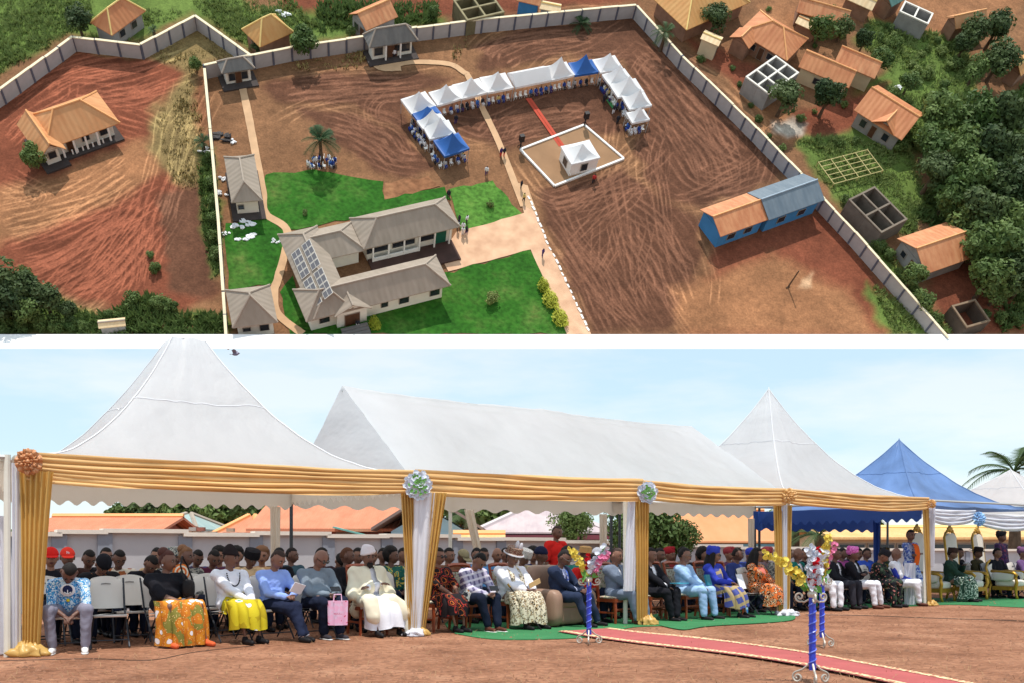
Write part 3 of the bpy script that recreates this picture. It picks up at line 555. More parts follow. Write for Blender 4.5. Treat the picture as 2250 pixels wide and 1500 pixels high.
boundary([(1400, 12), (1500, 122), (1640, 258), (1760, 380), (1812, 438), (1880, 510), (1960, 600), (2085, 742)], 2.5, 'long grey panel wall between the compound and the village')
boundary([(449, 150), (466, 330), (480, 490), (497, 745)], 2.2, 'inner wall with a cream top between the red field and the lawns', 4.0)

# ------------------------------------------------------------------ buildings
def rect(fl, fr, br, he):
    a, b, c = A(*fl, he), A(*fr, he), A(*br, he)
    ab = b - a; bc = c - b
    if ab.length >= bc.length: x = ab.normalized(); y = Vector((-x.y, x.x, 0))
    else: y = bc.normalized(); x = Vector((y.y, -y.x, 0))
    W = abs(ab.dot(x)); Dp = abs(bc.dot(y)); ce = (a + c) / 2
    return Vector((ce.x, ce.y, 0)), math.atan2(x.y, x.x), W, Dp
def slope(t, pts, m, th=.12, name='roof_slope', parent=None):
    n = len(pts); vs = [Vector(p) for p in pts] + [Vector(p) - Vector((0, 0, th)) for p in pts]
    return MB().add(vs, [tuple(range(n)), tuple(range(2 * n - 1, n - 1, -1))] + [(i, n + i, n + (i + 1) % n, (i + 1) % n) for i in range(n)]).build(name, m, t)
def roofblock(t, M, W, Dp, he, rise, kind, axis, rm, capm, sag=0):
    """hip or gable roof; axis 'x' or 'y' is the ridge direction; rm = (material for slopes facing y, facing x)"""
    hx, hy = W / 2, Dp / 2
    sw = axis == 'y'
    if sw: hx, hy = hy, hx
    r = hx if kind == 'gable' else max(.15, hx - hy * (1.0 if kind == 'hip' else .75))
    def P(x, y, z):
        v = Vector((-y, x, z)) if sw else Vector((x, y, z)); return M @ v
    mA, mB_ = (rm[1], rm[0]) if sw else (rm[0], rm[1])
    e = he; R_ = he + rise
    slope(t, [P(-hx, -hy, e), P(hx, -hy, e), P(r, 0, R_), P(-r, 0, R_)], mA); slope(t, [P(hx, hy, e), P(-hx, hy, e), P(-r, 0, R_), P(r, 0, R_)], mA)
    caps = [((-r, 0, R_), (r, 0, R_))]
    if kind != 'gable':
        slope(t, [P(hx, -hy, e), P(hx, hy, e), P(r, 0, R_)], mB_); slope(t, [P(-hx, hy, e), P(-hx, -hy, e), P(-r, 0, R_)], mB_)
        for sx in (-1, 1):
            for sy in (-1, 1): caps.append(((sx * r, 0, R_), (sx * hx, sy * hy, e)))
    for a, b in caps:
        if (Vector(a) - Vector(b)).length > .4: MB().tube([P(*a) + Vector((0, 0, .03)), P(*b) + Vector((0, 0, .03))], .13, 5).build('ridge_cap', capm, t)
frame_w = pm('window_frame', S(150, 142, 132), .08, 2, .6, 0); glass_d = pm('window_glass', S(40, 46, 54), .3, .6, .15, 0, spec=.6); door_m = pm('door_brown', S(92, 62, 44), .2, 2, .6, .1)
def win_on(t, M, p, w_, h_, side, mesh_cache={}, door=False):
    """p = point on the wall, side = outward normal"""
    ang = math.atan2(side[1], side[0]) + R(90)
    key = (round(w_, 2), round(h_, 2), door)
    if key not in mesh_cache:
        mesh_cache[key] = (MB().box((0, -.04, 0), (w_ + .16, .12, h_ + .16)).mesh('door' if door else 'window', frame_w), MB().box((0, -.09, 0), (w_, .06, h_)).mesh('pane', door_m if door else glass_d))
    a, b = mesh_cache[key]; o1 = inst('door' if door else 'window', a, t); local(o1, M @ T(p[0], p[1], p[2], ang)); inst('door_leaf' if door else 'pane', b, o1)
def roof3(n, c, c2, rust=.5, s=.35, pitch=.4): return (roofmat(n + '_x', c, c2, 0, pitch, rust, nscale=s), roofmat(n + '_y', c, c2, 1, pitch, rust, nscale=s))
RO = roof3('roof_orange', S(170, 98, 60), S(212, 146, 100), .9, .3); RT = roof3('roof_tan', S(212, 160, 112), S(190, 124, 76), .9, .25); RY = roof3('roof_yellow', S(206, 160, 100), S(192, 132, 74), .7, .3); RU = roof3('roof_rust', S(166, 88, 52), S(220, 160, 114), 1.0, .4)
RG = roof3('roof_taupe', S(138, 126, 112), S(168, 154, 140), .9, .25); RGd = roof3('roof_slate', S(100, 98, 96), S(120, 116, 112), .4, .3); RS = roof3('roof_steel', S(98, 112, 124), S(114, 126, 136), .4, .3); RC = roof3('roof_cream', S(228, 204, 164), S(214, 180, 136), .5, .3); RTe = roof3('roof_teal', S(70, 104, 98), S(86, 120, 112), .4, .3)
cap_o = pm('cap_orange', S(232, 168, 110), .1, 1, .6, 0); cap_g = pm('cap_grey', S(168, 154, 140), .08, 1, .6, 0); cap_y = pm('cap_yellow', S(238, 204, 130), .1, 1, .6, 0)
w_white = pm('plaster_white', S(226, 224, 214), .06, .8, .85, .1); w_cream = pm('plaster_cream', S(216, 200, 168), .1, .7, .85, .1); w_grey = pm('plaster_grey', S(150, 148, 146), .16, .6, .9, .15); w_mud = pm('wall_mudbrick', S(146, 112, 92), .2, .9, .95, .3); w_blue = pm('plaster_blue', S(66, 134, 190), .12, .6, .8, .1); w_beam = pm('beam_white', S(222, 216, 206), .08, 1, .8, .1)
plinth_m = pm('plinth_dark', S(70, 62, 60), .15, .8, .9, .1)
def house(name, label, blocks, wm, wins=(), cat='house', plinth=False, porch=None):
    c0, a0, W0, D0 = rect(*blocks[0][:3], blocks[0][3]); t = thing(name, label, cat, AM(c0.x, c0.y, 0, a0)); info = []
    for fl, fr, br, he, rise, kind, axis, rm, capm, ov in blocks:
        c, a, W, Dp = rect(fl, fr, br, he)
        da = (a - a0 + math.pi) % (2 * math.pi) - math.pi
        if abs(da) > R(60) and abs(da) < R(120): W, Dp = Dp, W; axis = 'y' if axis == 'x' else 'x'
        off = Matrix.Rotation(-a0, 3, 'Z') @ (c - c0); M = T(off.x, off.y)
        roofblock(t, M, W, Dp, he, rise, kind, axis, rm, capm)
        w2, d2 = W - 2 * ov, Dp - 2 * ov; mb = MB(); mb.box((off.x, off.y, (he - .16) / 2 - .1), (w2, d2, he - .02 + .0))
        if kind == 'gable':
            if axis == 'x':
                for sx in (-1, 1):
                    x = off.x + sx * (w2 / 2 - .1); k = rise * (d2 / Dp)
                    mb.add([(x + q, off.y + y, z) for q in (-.1, .1) for y, z in ((-d2 / 2, he - .12), (d2 / 2, he - .12), (0, he - .2 + k))], [(0, 2, 1), (3, 4, 5), (0, 1, 4, 3), (1, 2, 5, 4), (2, 0, 3, 5)])
            else:
                for sy in (-1, 1):
                    y = off.y + sy * (d2 / 2 - .1); k = rise * (w2 / W)
                    mb.add([(off.x + x, y + q, z) for q in (-.1, .1) for x, z in ((-w2 / 2, he - .12), (w2 / 2, he - .12), (0, he - .2 + k))], [(0, 1, 2), (5, 4, 3), (3, 4, 1, 0), (4, 5, 2, 1), (5, 3, 0, 2)])
        mb.build('wall', wm, t)
        if plinth: MB().box((off.x, off.y - .4, .1), (w2 + 1.6, d2 + 1.8, .3)).build('plinth', plinth_m, t)
        info.append((off, w2, d2))
    for bi, side, f, z, w_, h_, *dr in wins:
        off, w2, d2 = info[bi]
        s = {'f': (0, -1), 'b': (0, 1), 'l': (-1, 0), 'r': (1, 0)}[side]
        p = (off.x + (s[0] * w2 / 2 if s[0] else (f - .5) * w2), off.y + (s[1] * d2 / 2 if s[1] else (f - .5) * d2), z)
        win_on(t, Matrix(), p, w_, h_, s, door=bool(dr))
    return t, info
def B(fl, fr, br, he, rise, kind, axis, rm, capm, ov=.6): return (fl, fr, br, he, rise, kind, axis, rm, capm, ov)
t, inf = house('orange_roof_house', 'large house with a sweeping pale orange roof in the red field', [B((112, 325), (276, 266), (200, 205), 2.7, 2.6, 'hip', 'x', RT, cap_o, .9), B((100, 345), (156, 322), (82, 258), 2.6, 1.7, 'gable', 'y', RT, cap_o, .9)], w_white, [(0, 'f', .85, 1.7, 1.2, 1.4), (0, 'f', .55, 1.7, 1.0, 1.2), (0, 'f', .3, 1.2, 1.0, 2.2, 1), (1, 'f', .5, 1.7, 1.0, 1.0), (0, 'r', .5, 1.7, 1.2, 1.2)], plinth=True)
for k in range(5): off, w2, d2 = inf[0]; MB().box((off.x - w2 * .35 + k * 1.7, off.y - d2 / 2 - .75, 1.3), (.24, .24, 2.6)).build('porch_post', white_p, t)
for k in range(7): MB().box((off.x - w2 * .22 + k * .75, off.y - d2 / 2 - .72, .55), (.18, .12, .9)).build('baluster', white_p, t)
house('orange_roof_house', 'orange hipped roof house in the weeds outside the zigzag wall', [B((186, 58), (257, 70), (331, 16), 2.8, 2.2, 'hip', 'y', RO, cap_y, .5)], w_grey, [(0, 'r', .3, 1.6, 1, 1), (0, 'r', .7, 1.6, 1, 1)])
house('yellow_roof_house', 'yellow hipped roof house just outside the back wall', [B((520, 70), (582, 99), (656, 66), 2.8, 2.4, 'hip', 'y', RY, cap_y, .5)], w_mud, [(0, 'f', .5, 1.6, 1, 1)])
house('rusty_roof_house', 'small grey house with a rusty streaked gable roof behind the back wall', [B((760, 34), (811, 65), (881, 34), 2.9, 1.5, 'gable', 'y', RU, cap_o, .4)], w_grey, [(0, 'f', .3, 1.6, .9, 1.1), (0, 'f', .7, 1.2, .9, 2, 1)])
t, inf = house('slate_roof_house', 'white bungalow with a dark slate hipped roof and porch at the back wall', [B((811, 106), (918, 89), (904, 60), 3.0, 1.9, 'hip', 'x', RGd, cap_g, .7)], w_white, [(0, 'f', .16, 1.6, 1.3, 1.3), (0, 'f', .84, 1.6, 1.3, 1.3), (0, 'f', .5, 1.2, 1.6, 2.2, 1), (0, 'f', .62, 1.7, .8, 1.0)], plinth=True)
off, w2, d2 = inf[0]
for k in (-1, 1): MB().box((off.x + k * 1.2, off.y - d2 / 2 - .55, 1.45), (.22, .22, 2.9)).build('porch_post', white_p, t)
house('gatehouse', 'little white gatehouse with a grey hipped roof at the corner of the walls', [B((484, 163), (557, 151), (552, 124), 2.7, 1.2, 'hip', 'x', RGd, cap_g, .6)], w_white, [(0, 'f', .25, 1.4, .9, 1.2), (0, 'f', .75, 1.4, .9, 1.2), (0, 'f', .5, 1.1, .9, 2, 1)], plinth=True, cat='building')
house('long_outbuilding', 'narrow outbuilding with a long taupe hipped roof beside the inner wall', [B((509, 449), (576, 438), (558, 338), 3.0, 1.6, 'hip', 'y', RG, cap_g, .6)], w_white, [(0, 'f', .2, 1.5, .7, .7)], plinth=True, cat='building')
house('square_outbuilding', 'square building with a taupe pyramid roof at the corner of the lawn', [B((512, 728), (609, 702), (592, 620), 3.0, 2.4, 'hip', 'y', RG, cap_g, .6)], w_white, [(0, 'f', .25, 1.6, .9, .6), (0, 'f', .75, 1.6, 1.1, 1.1)], cat='building')
t, inf = house('main_building', 'large U shaped building with taupe hipped roofs, white walls and solar panels', [B((668, 709), (986, 629), (962, 560), 3.2, 2.1, 'hip', 'x', RG, cap_g, .8), B((795, 552), (1006, 498), (982, 430), 3.4, 2.2, 'hip', 'x', RG, cap_g, .8), B((650, 588), (800, 550), (778, 484), 3.05, 1.7, 'hip', 'x', RG, cap_g, .8),
    B((669, 706), (760, 684), (716, 494), 3.3, 2.2, 'hip', 'y', RG, cap_g, .8), B((736, 700), (816, 676), (800, 640), 3.1, 1.5, 'gable', 'y', RG, cap_g, .5)], w_white,
    [(0, 'f', .94, 1.7, 1.3, 1.3), (0, 'f', .7, 1.7, 1.3, 1.3), (0, 'f', .55, 1.7, .9, .9), (0, 'f', .1, 1.7, 1.3, 1.0), (0, 'r', .5, 1.7, 1.2, 1.2), (1, 'f', .12, 1.9, 3.2, .9), (1, 'f', .42, 1.9, 3.2, .9), (1, 'f', .7, 1.9, 2.2, .9), (4, 'f', .5, 1.2, 2.0, 2.2, 1)], cat='building')
off, w2, d2 = inf[1]; MB().box((off.x + w2 * .36, off.y - d2 / 2 - .1, 1.3), (1.6, .12, 2.4)).build('green_door', pm('door_green', S(30, 96, 78), .1, 1, .6, 0), t)
MB().box((off.x, off.y - d2 / 2 - 1.9, .18), (w2, 3.6, .3)).build('veranda', pm('veranda_dark', S(74, 52, 46), .2, .6, .8, .1), t)
for k in range(6): MB().box((off.x - w2 * .45 + k * w2 * .18, off.y - d2 / 2 - .62, 1.6), (.2, .2, 3.2)).build('veranda_post', white_p, t)
for k in range(3): MB().box((off.x - w2 * .36 + k * w2 * .18, off.y - d2 / 2 - .62, .6), (w2 * .16, .14, .8)).build('parapet', white_p, t)
off, w2, d2 = inf[4]
for k in range(4): MB().box((off.x, off.y - d2 / 2 - .9 - k * .45, .55 - k * .14), (w2 * .9, .5, .2)).build('step', pm('step_grey', S(112, 108, 106), .1, 1, .9, .1), t)
# solar panels lie on the left wing's outer slope
off, w2, d2 = inf[3]; Wf = w2 + 1.6; q = math.atan2(2.2, Wf / 2)
cell_m = pm('solar_cell', S(104, 102, 106), .08, .8, .3, 0, spec=.5); rail_m = pm('solar_frame', S(212, 208, 200), .04, 1, .5, 0)
for gi, (v0, nrow) in enumerate(((-5.6, 4), (-.7, 4))):
    for r_ in range(nrow):
        for c_ in range(2):
            M = T(off.x - Wf / 2 + .3 + c_ * 1.48 + .8, off.y + v0 + r_ * 1.12, 0) @ Matrix.Translation((0, 0, 3.3 + (.3 + c_ * 1.48 + .8) * 2.2 / (Wf / 2) + .14)) @ Matrix.Rotation(-q, 4, 'Y')
            o_ = MB().box((0, 0, 0), (1.45, 1.06, .06)).build('solar_panel', rail_m, t); local(o_, M); 
            for s_ in (-1, 1): MB().box((s_ * .345, 0, .034), (.62, .9, .012)).build('cell', cell_m, o_)
house('blue_hall', 'long blue walled hall, its gable roof half rusty orange and half steel grey', [B((1588, 519), (1693, 481), (1638, 426), 3.0, 1.3, 'gable', 'x', RU, cap_o, .5), B((1690, 484), (1813, 440), (1764, 382), 3.15, 1.4, 'gable', 'x', RS, pm('cap_steel', S(150, 166, 180), .1, 1, .5, 0), .5)], w_blue, [(0, 'f', .3, 1.5, 1.3, 1), (0, 'f', .7, 1.5, 1.3, 1), (1, 'f', .3, 1.5, 1.3, 1), (1, 'f', .7, 1.5, 1.3, 1)], cat='building')
house('yellow_roof_house', 'big yellow hipped roof house at the far corner of the compound wall', [B((1425, 0), (1517, 63), (1656, 2), 3.0, 2.6, 'hip', 'y', RY, cap_y, .7)], w_mud)
house('orange_roof_house', 'orange hipped roof house with a veranda beside the small cream block', [B((1612, 64), (1719, 128), (1786, 92), 3.0, 2.1, 'hip', 'x', RO, cap_o, .6), B((1600, 86), (1648, 104), (1670, 82), 2.9, 1.1, 'gable', 'y', RO, cap_o, .5)], w_mud, [(0, 'f', .3, 1.6, 1, 1), (0, 'f', .7, 1.6, 1, 1), (0, 'f', .5, 1.2, .9, 2, 1)])
house('cream_block_house', 'small cream block house with a low sloping roof by the wall', [B((1531, 82), (1571, 99), (1597, 86), 3.0, .3, 'gable', 'x', RC, cap_y, .25)], w_cream, [(0, 'r', .5, 1.1, .8, 1.9, 1)])
house('double_gable_house', 'orange gable roof house with a skylight, first of an attached pair', [B((1740, 141), (1851, 188), (1897, 160), 3.0, 1.4, 'gable', 'x', RO, cap_o, .5), B((1826, 122), (1904, 173), (1946, 150), 3.2, 1.4, 'gable', 'x', RU, cap_o, .5)], w_cream, [(0, 'f', .4, 1.5, 1, 1)])
house('orange_roof_house', 'orange gable roof house with a front gable above the bamboo frame', [B((1866, 236), (1971, 302), (2043, 258), 3.2, 2.0, 'gable', 'x', RO, cap_o, .7), B((1915, 268), (1965, 300), (1990, 270), 3.2, 1.5, 'gable', 'y', RO, cap_o, .8)], w_grey, [(0, 'f', .2, 1.6, 1, 1.2), (0, 'f', .45, 1.2, .9, 2, 1), (0, 'f', .75, 1.6, 1, 1.2)])
house('rusty_roof_house', 'rusty orange gable roof house half under the grove trees', [B((2040, 601), (2148, 563), (2072, 491), 3.0, 1.7, 'gable', 'x', RU, cap_o, .6)], w_grey, [(0, 'l', .4, 1.3, .9, 2, 1), (0, 'l', .75, 1.6, .9, .9)])
house('orange_roof_house', 'long rusty gable roof house at the far edge of the village', [B((1735, 22), (1846, 53), (1880, 26), 2.8, 1.2, 'gable', 'x', RU, cap_o, .4)], w_mud)
house('orange_roof_house', 'small tan gable roof house by the large corner trees', [B((2066, 40), (2112, 62), (2182, 46), 2.8, 1.3, 'gable', 'y', RT, cap_o, .4)], w_mud)
house('cream_roof_house', 'house with a pale cream sheet roof at the far edge of the village', [B((1850, -6), (1912, 22), (1932, 4), 2.8, .8, 'gable', 'x', RC, cap_y, .4)], w_mud)
house('teal_roof_house', 'house with a dark teal gable roof at the far edge of the village', [B((1928, -12), (1957, 17), (1990, -2), 3.0, 1.2, 'gable', 'y', RTe, cap_g, .4)], w_mud)
house('yellow_roof_house', 'yellow sheet roof house past the dark corner trees', [B((2212, 150), (2246, 166), (2300, 120), 2.8, 1.2, 'gable', 'y', RY, cap_y, .4)], w_mud)
house('tan_roof_shed', 'low tan sheet roof shed between two dark trees and an orange roof', [B((1742, 48), (1790, 70), (1812, 55), 2.2, .4, 'gable', 'x', RC, cap_o, .3)], w_mud, cat='shed')
house('cream_roof_shed', 'tiny shed with a cream roof just beyond the back wall', [B((1183, 19), (1229, 28), (1236, 10), 2.4, .4, 'gable', 'x', RC, cap_y, .3)], w_grey, cat='shed')
house('grey_roof_shed', 'small shed with a pale flat roof at the foot of the red field', [B((217, 722), (277, 716), (274, 698), 1.6, .3, 'gable', 'x', RC, cap_g, .2)], w_grey, cat='shed')
house('orange_roof_house', 'orange roof house glimpsed past the ruin beyond the back wall', [B((1128, 0), (1180, 12), (1200, -14), 2.6, 1.1, 'gable', 'x', RU, cap_o, .4)], w_blue)
def roofless(label, fl, fr, br, h, nx, ny, wm, bm, th=.3, name='roofless_block'):
    c, a, W, Dp = rect(fl, fr, br, h); t = thing(name, label, 'unfinished building', AM(c.x, c.y, 0, a))
    for k in range(nx + 1):
        x = -W / 2 + W * k / nx; MB().box((x, 0, h / 2 - .16), (th * .8, Dp + th, h - .3)).build('wall', wm, t); MB().box((x, 0, h - .08), (th, Dp + th, .24)).build('ring_beam', bm, t)
    for k in range(ny + 1):
        y = -Dp / 2 + Dp * k / ny
        for j in range(nx):
            x = -W / 2 + W * (j + .5) / nx; MB().box((x, y, h / 2 - .16), (W / nx - th * .82, th * .78, h - .3)).build('wall', wm, t); MB().box((x, y, h - .085), (W / nx - th * 1.02, th, .22)).build('ring_beam', bm, t)
    return t
roofless('roofless grey block with white beams crossing into rooms beside the wall', (1638, 171), (1692, 204), (1756, 158), 3.2, 2, 3, w_grey, w_beam)
roofless('roofless dark block of four rooms full of weeds, beside the grey wall', (1862, 434), (1932, 505), (1997, 487), 3.0, 2, 2, pm('block_dark', S(112, 104, 96), .2, .8, .9, .2), pm('beam_dark', S(120, 108, 96), .15, 1, .9, .1))
roofless('small roofless dark hut with rubble inside, under the grove trees', (2130, 717), (2179, 703), (2137, 661), 2.6, 1, 1, pm('hut_dark', S(92, 80, 70), .2, .8, .9, .2), pm('beam_hut', S(128, 108, 88), .15, 1, .9, .1))
roofless('roofless grey block of two rooms at the top of the village', (1970, 21), (2030, 48), (2058, 34), 3.2, 2, 1, w_grey, w_beam)
roofless('overgrown roofless ruin of mossy walls beyond the back wall', (980, 6), (1046, 40), (1124, 22), 2.8, 2, 2, pm('ruin_moss', S(112, 104, 78), .25, .8, .95, .3), pm('ruin_top', S(140, 130, 100), .2, 1, .9, .1))
# bamboo frame
c, a, W, Dp = rect((1832, 405), (1940, 376), (1905, 330), .9); t = thing('bamboo_frame', 'flat bamboo shelter frame of pale poles standing in the weeds', 'frame', AM(c.x, c.y, 0, a)); bam = pm('bamboo', S(190, 176, 120), .12, 1, .7, .1)
for k in range(6): y = -Dp / 2 + Dp * k / 5; MB().tube([(-W / 2, y, .9), (W / 2, y, .9)], .07, 5).build('pole', bam, t)
for k in range(5): x = -W / 2 + W * k / 4; MB().tube([(x, -Dp / 2, .98), (x, Dp / 2, .98)], .07, 5).build('pole', bam, t)
for x in (-W / 2, 0, W / 2):
    for y in (-Dp / 2, Dp / 2): MB().tube([(x, y, -.1), (x, y, 1.05)], .08, 5).build('post', bam, t)
p = A(1731, 632); t = thing('leaning_post', 'thin dark post leaning alone on the bare orange ground', 'post', AM(p.x, p.y)); MB().tube([(0, 0, -.1), (.35, .2, 3.4)], [.13, .1], 6).build('shaft', bark, t); MB().tube([(-.3, -.2, .1), (.3, .2, .1)], .1, 5).build('foot', bark, t)

# ------------------------------------------------------------------ tents of the compound
canvas_w = pm('canvas_white', (.86, .86, .87), .03, .6, .55, .06, 2.5, trans=.3)
canvas_b = pm('canvas_blue', S(52, 104, 178), .12, .5, .5, .06, 2.5, trans=.2)
steel = pm('tent_steel', S(186, 186, 184), .06, 2, .4, 0, metal=.3)
def pagoda_roof(W, Dp, he, peak, n=10, m=None, val=.35, sharp=1.9, top=0.0):
    """four concave canvas faces rising to a spire, with a straight valance"""
    mb = MB(); rings = []
    for k in range(n + 1):
        s = k / n; f = 1 - s; 
        f = max(f, top); z = he + (peak - he) * s ** sharp
        ring = []
        for q in range(4):
            c0 = ((-1, -1), (1, -1), (1, 1), (-1, 1))[q]; c1 = ((1, -1), (1, 1), (-1, 1), (-1, -1))[q]
            for j in range(6):
                u = j / 6; x = c0[0] + (c1[0] - c0[0]) * u; y = c0[1] + (c1[1] - c0[1]) * u
                ring.append((x * f * W / 2, y * f * Dp / 2, z - math.sin(math.pi * u) * .05 * f * W / 5))
        rings.append(ring)
    N = 24; low = [(x, y, z - val) for x, y, z in rings[0]]
    mb.add(low + [v for r in rings for v in r], [(k * N + j, k * N + (j + 1) % N, (k + 1) * N + (j + 1) % N, (k + 1) * N + j) for k in range(n + 1) for j in range(N)])
    return mb
AP = []
def atent(fl, fr, br, m, label, he=2.6, peak=4.6, kind='pagoda', posts=True):
    c, a, W, Dp = rect(fl, fr, br, he); t = thing('event_tent', label, 'tent', AM(c.x, c.y, 0, a), 'event tents round the courtyard')
    if kind == 'pagoda': pagoda_roof(W, Dp, he, peak, m=m).build('canopy', m, t, smooth=False)
    else:
        mb = MB(); x, y = W / 2, Dp / 2; r = he + 1.2
        mb.add([(-x, -y, he), (x, -y, he), (x, 0, r), (-x, 0, r), (x, y, he), (-x, y, he), (-x, -y, he - .35), (x, -y, he - .35), (x, y, he - .35), (-x, y, he - .35)], [(0, 1, 2, 3), (3, 2, 4, 5), (1, 4, 2), (5, 0, 3), (6, 7, 1, 0), (7, 8, 4, 1), (8, 9, 5, 4), (9, 6, 0, 5)]); mb.build('canopy', m, t)
    if posts:
        for x in (-1, 1):
            for y in (-1, 1): MB().tube([(x * (W / 2 - .08), y * (Dp / 2 - .08), 0), (x * (W / 2 - .08), y * (Dp / 2 - .08), he)], .06, 5).build('post', steel, t)
    AP.append((c, a, W, Dp)); return t
LB = 'white pagoda tent in the back row of the courtyard tents'
atent((905, 251), (959, 233), (934, 201), canvas_w, 'white pagoda tent where the back row of tents meets the blue topped side row')
for f in (((959, 233), (1013, 217), (998, 187)), ((1013, 218), (1072, 203), (1053, 172)), ((1072, 204), (1129, 193), (1110, 160))): atent(*f, canvas_w, LB)
atent((1130, 193), (1210, 177), (1197, 145), canvas_w, 'long white gable tent at the head of the red carpet', kind='gable')
atent((1211, 177), (1264, 165), (1244, 136), canvas_w, 'white pagoda tent between the gable tent and a blue tent', peak=5.2)
atent((1265, 166), (1317, 158), (1299, 131), canvas_b, 'blue pagoda tent in the back row of tents', peak=5.0)
atent((1320, 160), (1370, 150), (1350, 122), canvas_w, 'white tent turning the corner beside the back row blue tent')
LR = 'white pagoda tent in the side row running towards the village wall'
for f in (((1341, 187), (1391, 173), (1371, 151)), ((1361, 214), (1419, 201), (1393, 173)), ((1382, 241), (1432, 232), (1417, 203))): atent(*f, canvas_w, LR, peak=4.8)
atent((1388, 271), (1427, 263), (1416, 240), canvas_w, 'small detached white tent at the end of the side row', peak=4.4)
atent((919, 268), (970, 250), (957, 232), canvas_b, 'blue tent wedged between two white tents in the side row', peak=3.9)
atent((930, 284), (982, 266), (967, 248), canvas_w, 'white pointed tent overlapping the wedged blue tent', peak=4.7); atent((946, 306), (1004, 293), (984, 264), canvas_w, 'white tent next to the last blue tent of the side row', peak=4.8)
atent((978, 344), (1033, 326), (1006, 292), canvas_b, 'blue pagoda tent at the open end of the side row', peak=4.8)
# kiosk in the kerbed square
c, a, W, Dp = rect((1258, 361), (1321, 346), (1293, 308), 2.6); t = thing('white_kiosk_tent', 'white walled kiosk tent standing inside the kerbed square', 'tent', AM(c.x, c.y, 0, a))
pagoda_roof(W, Dp, 2.6, 4.2).build('canopy', canvas_w, t); MB().box((0, 0, 1.2), (W - .25, Dp - .25, 2.4)).build('wall', white_p, t)
for s_ in ((0, -1), (-1, 0)): win_on(t, Matrix(), (s_[0] * (W / 2 - .12), s_[1] * (Dp / 2 - .12), 1.3), 1.0, 1.2, s_)
sq = [A(1143, 331), A(1218, 411), A(1370, 351), A(1283, 277)]
t = thing('kerbed_square', 'low white kerb enclosing a square yard round the kiosk', 'kerb', AM(0, 0))
sq_m = pm('square_soil', S(150, 116, 86), .12, .3, .95, .3, 2)
zone('square_ground', [(1143, 331), (1218, 411), (1370, 351), (1283, 277)], sq_m, .1, .05)
for i in range(4):
    a_, b_ = sq[i], sq[(i + 1) % 4]; m_ = (a_ + b_) / 2; L = (b_ - a_).length; ang = math.atan2(b_.y - a_.y, b_.x - a_.x); nq = 5
    for k in range(nq): pp = a_.lerp(b_, (k + .5) / nq); local(MB().box((0, 0, .15), (L / nq - .04, .3, .3)).build('kerb_block', white_p, t), T(pp.x, pp.y, 0, ang))
spk_m = pm('speaker_black', S(34, 28, 30), .2, 2, .6, .1)
for (x, y), lb in (((1143, 326), 'black loudspeaker on a stand at the kerb corner nearest the palm'), ((1284, 276), 'black loudspeaker on a stand at the kerb corner nearest the tents')):
    p = A(x, y); t = thing('loudspeaker', lb, 'speaker', AM(p.x, p.y, 0, .4)); MB().box((0, 0, 1.9), (.7, .6, 1.1)).build('cabinet', spk_m, t); MB().tube([(0, 0, 0), (0, 0, 1.4)], .12, 6).build('stand', spk_m, t)
    for k in range(3): MB().tube([(0, 0, .7), (math.cos(k * 2.1) * .5, math.sin(k * 2.1) * .5, .05)], .06, 5).build('leg', spk_m, t)
# red carpet of the courtyard
car = pm('carpet_red_far', S(182, 74, 54), .1, .6, .9, .1); carw = pm('carpet_line', S(226, 190, 168), .1, .6, .9, .1)
t = thing('red_carpet', 'long red carpet of two strips from the gable tent to the kiosk', 'carpet', AM(0, 0))
for dx in (0, 5.6): 
    a_, b_ = A(1158 + dx, 218), A(1231 + dx, 323 - dx * .2); d = (b_ - a_).normalized(); n_ = Vector((-d.y, d.x, 0)); MB().prism([(a_ + n_ * .26).to_tuple()[:2], (a_ - n_ * .26).to_tuple()[:2], (b_ - n_ * .26).to_tuple()[:2], (b_ + n_ * .26).to_tuple()[:2]], .105, .13).build('strip', car, t)
a_, b_ = A(1160.6, 218), A(1233.6, 323); d = (b_ - a_).normalized(); n_ = Vector((-d.y, d.x, 0)); MB().prism([(a_ + n_ * .12).to_tuple()[:2], (a_ - n_ * .12).to_tuple()[:2], (b_ - n_ * .12).to_tuple()[:2], (b_ + n_ * .12).to_tuple()[:2]], .105, .125).build('line', carw, t)
p = [A(1332, 222), A(1345, 215), A(1358, 232), A(1345, 240)]; tag(MB().prism([q.to_tuple()[:2] for q in p], .08, .11).build('green_carpet', pm('carpet_green_far', S(70, 140, 82), .1, .6, .9, .1), None, AF), 'green mat on the ground in front of the white side row tents', 'mat')
# tiny people and chairs
skin_t = pm('skin_far', S(62, 42, 34), .1, 3, .6, 0)
def tiny_person(seated):
    mb = MB(); s = .55 if seated else .0; z = .45 if seated else .85
    mb.cur = 1; mb.cap_tube((0, 0, z), (0, .02, z + .42), .17, .2, 7)
    for q in (-1, 1): mb.cap_tube((q * .22, 0, z + .45), (q * .25, -.08, z + .05), .075, .06, 6)
    mb.cur = 2
    for q in (-1, 1):
        if seated: mb.cap_tube((q * .1, 0, z), (q * .12, -.42, z), .1, .09, 6); mb.cap_tube((q * .12, -.42, z), (q * .12, -.42, .06), .08, .06, 6)
        else: mb.cap_tube((q * .1, 0, z), (q * .12, q * .1, .06), .11, .07, 6)
    mb.cur = 0; mb.ell((0, 0, z + .72), (.1, .11, .13), 8, 6); mb.cap_tube((0, 0, z + .5), (0, 0, z + .65), .06, .05, 6)
    return mb.mesh('person', [skin_t, skin_t, skin_t], True)
TP = [tiny_person(True), tiny_person(False)]
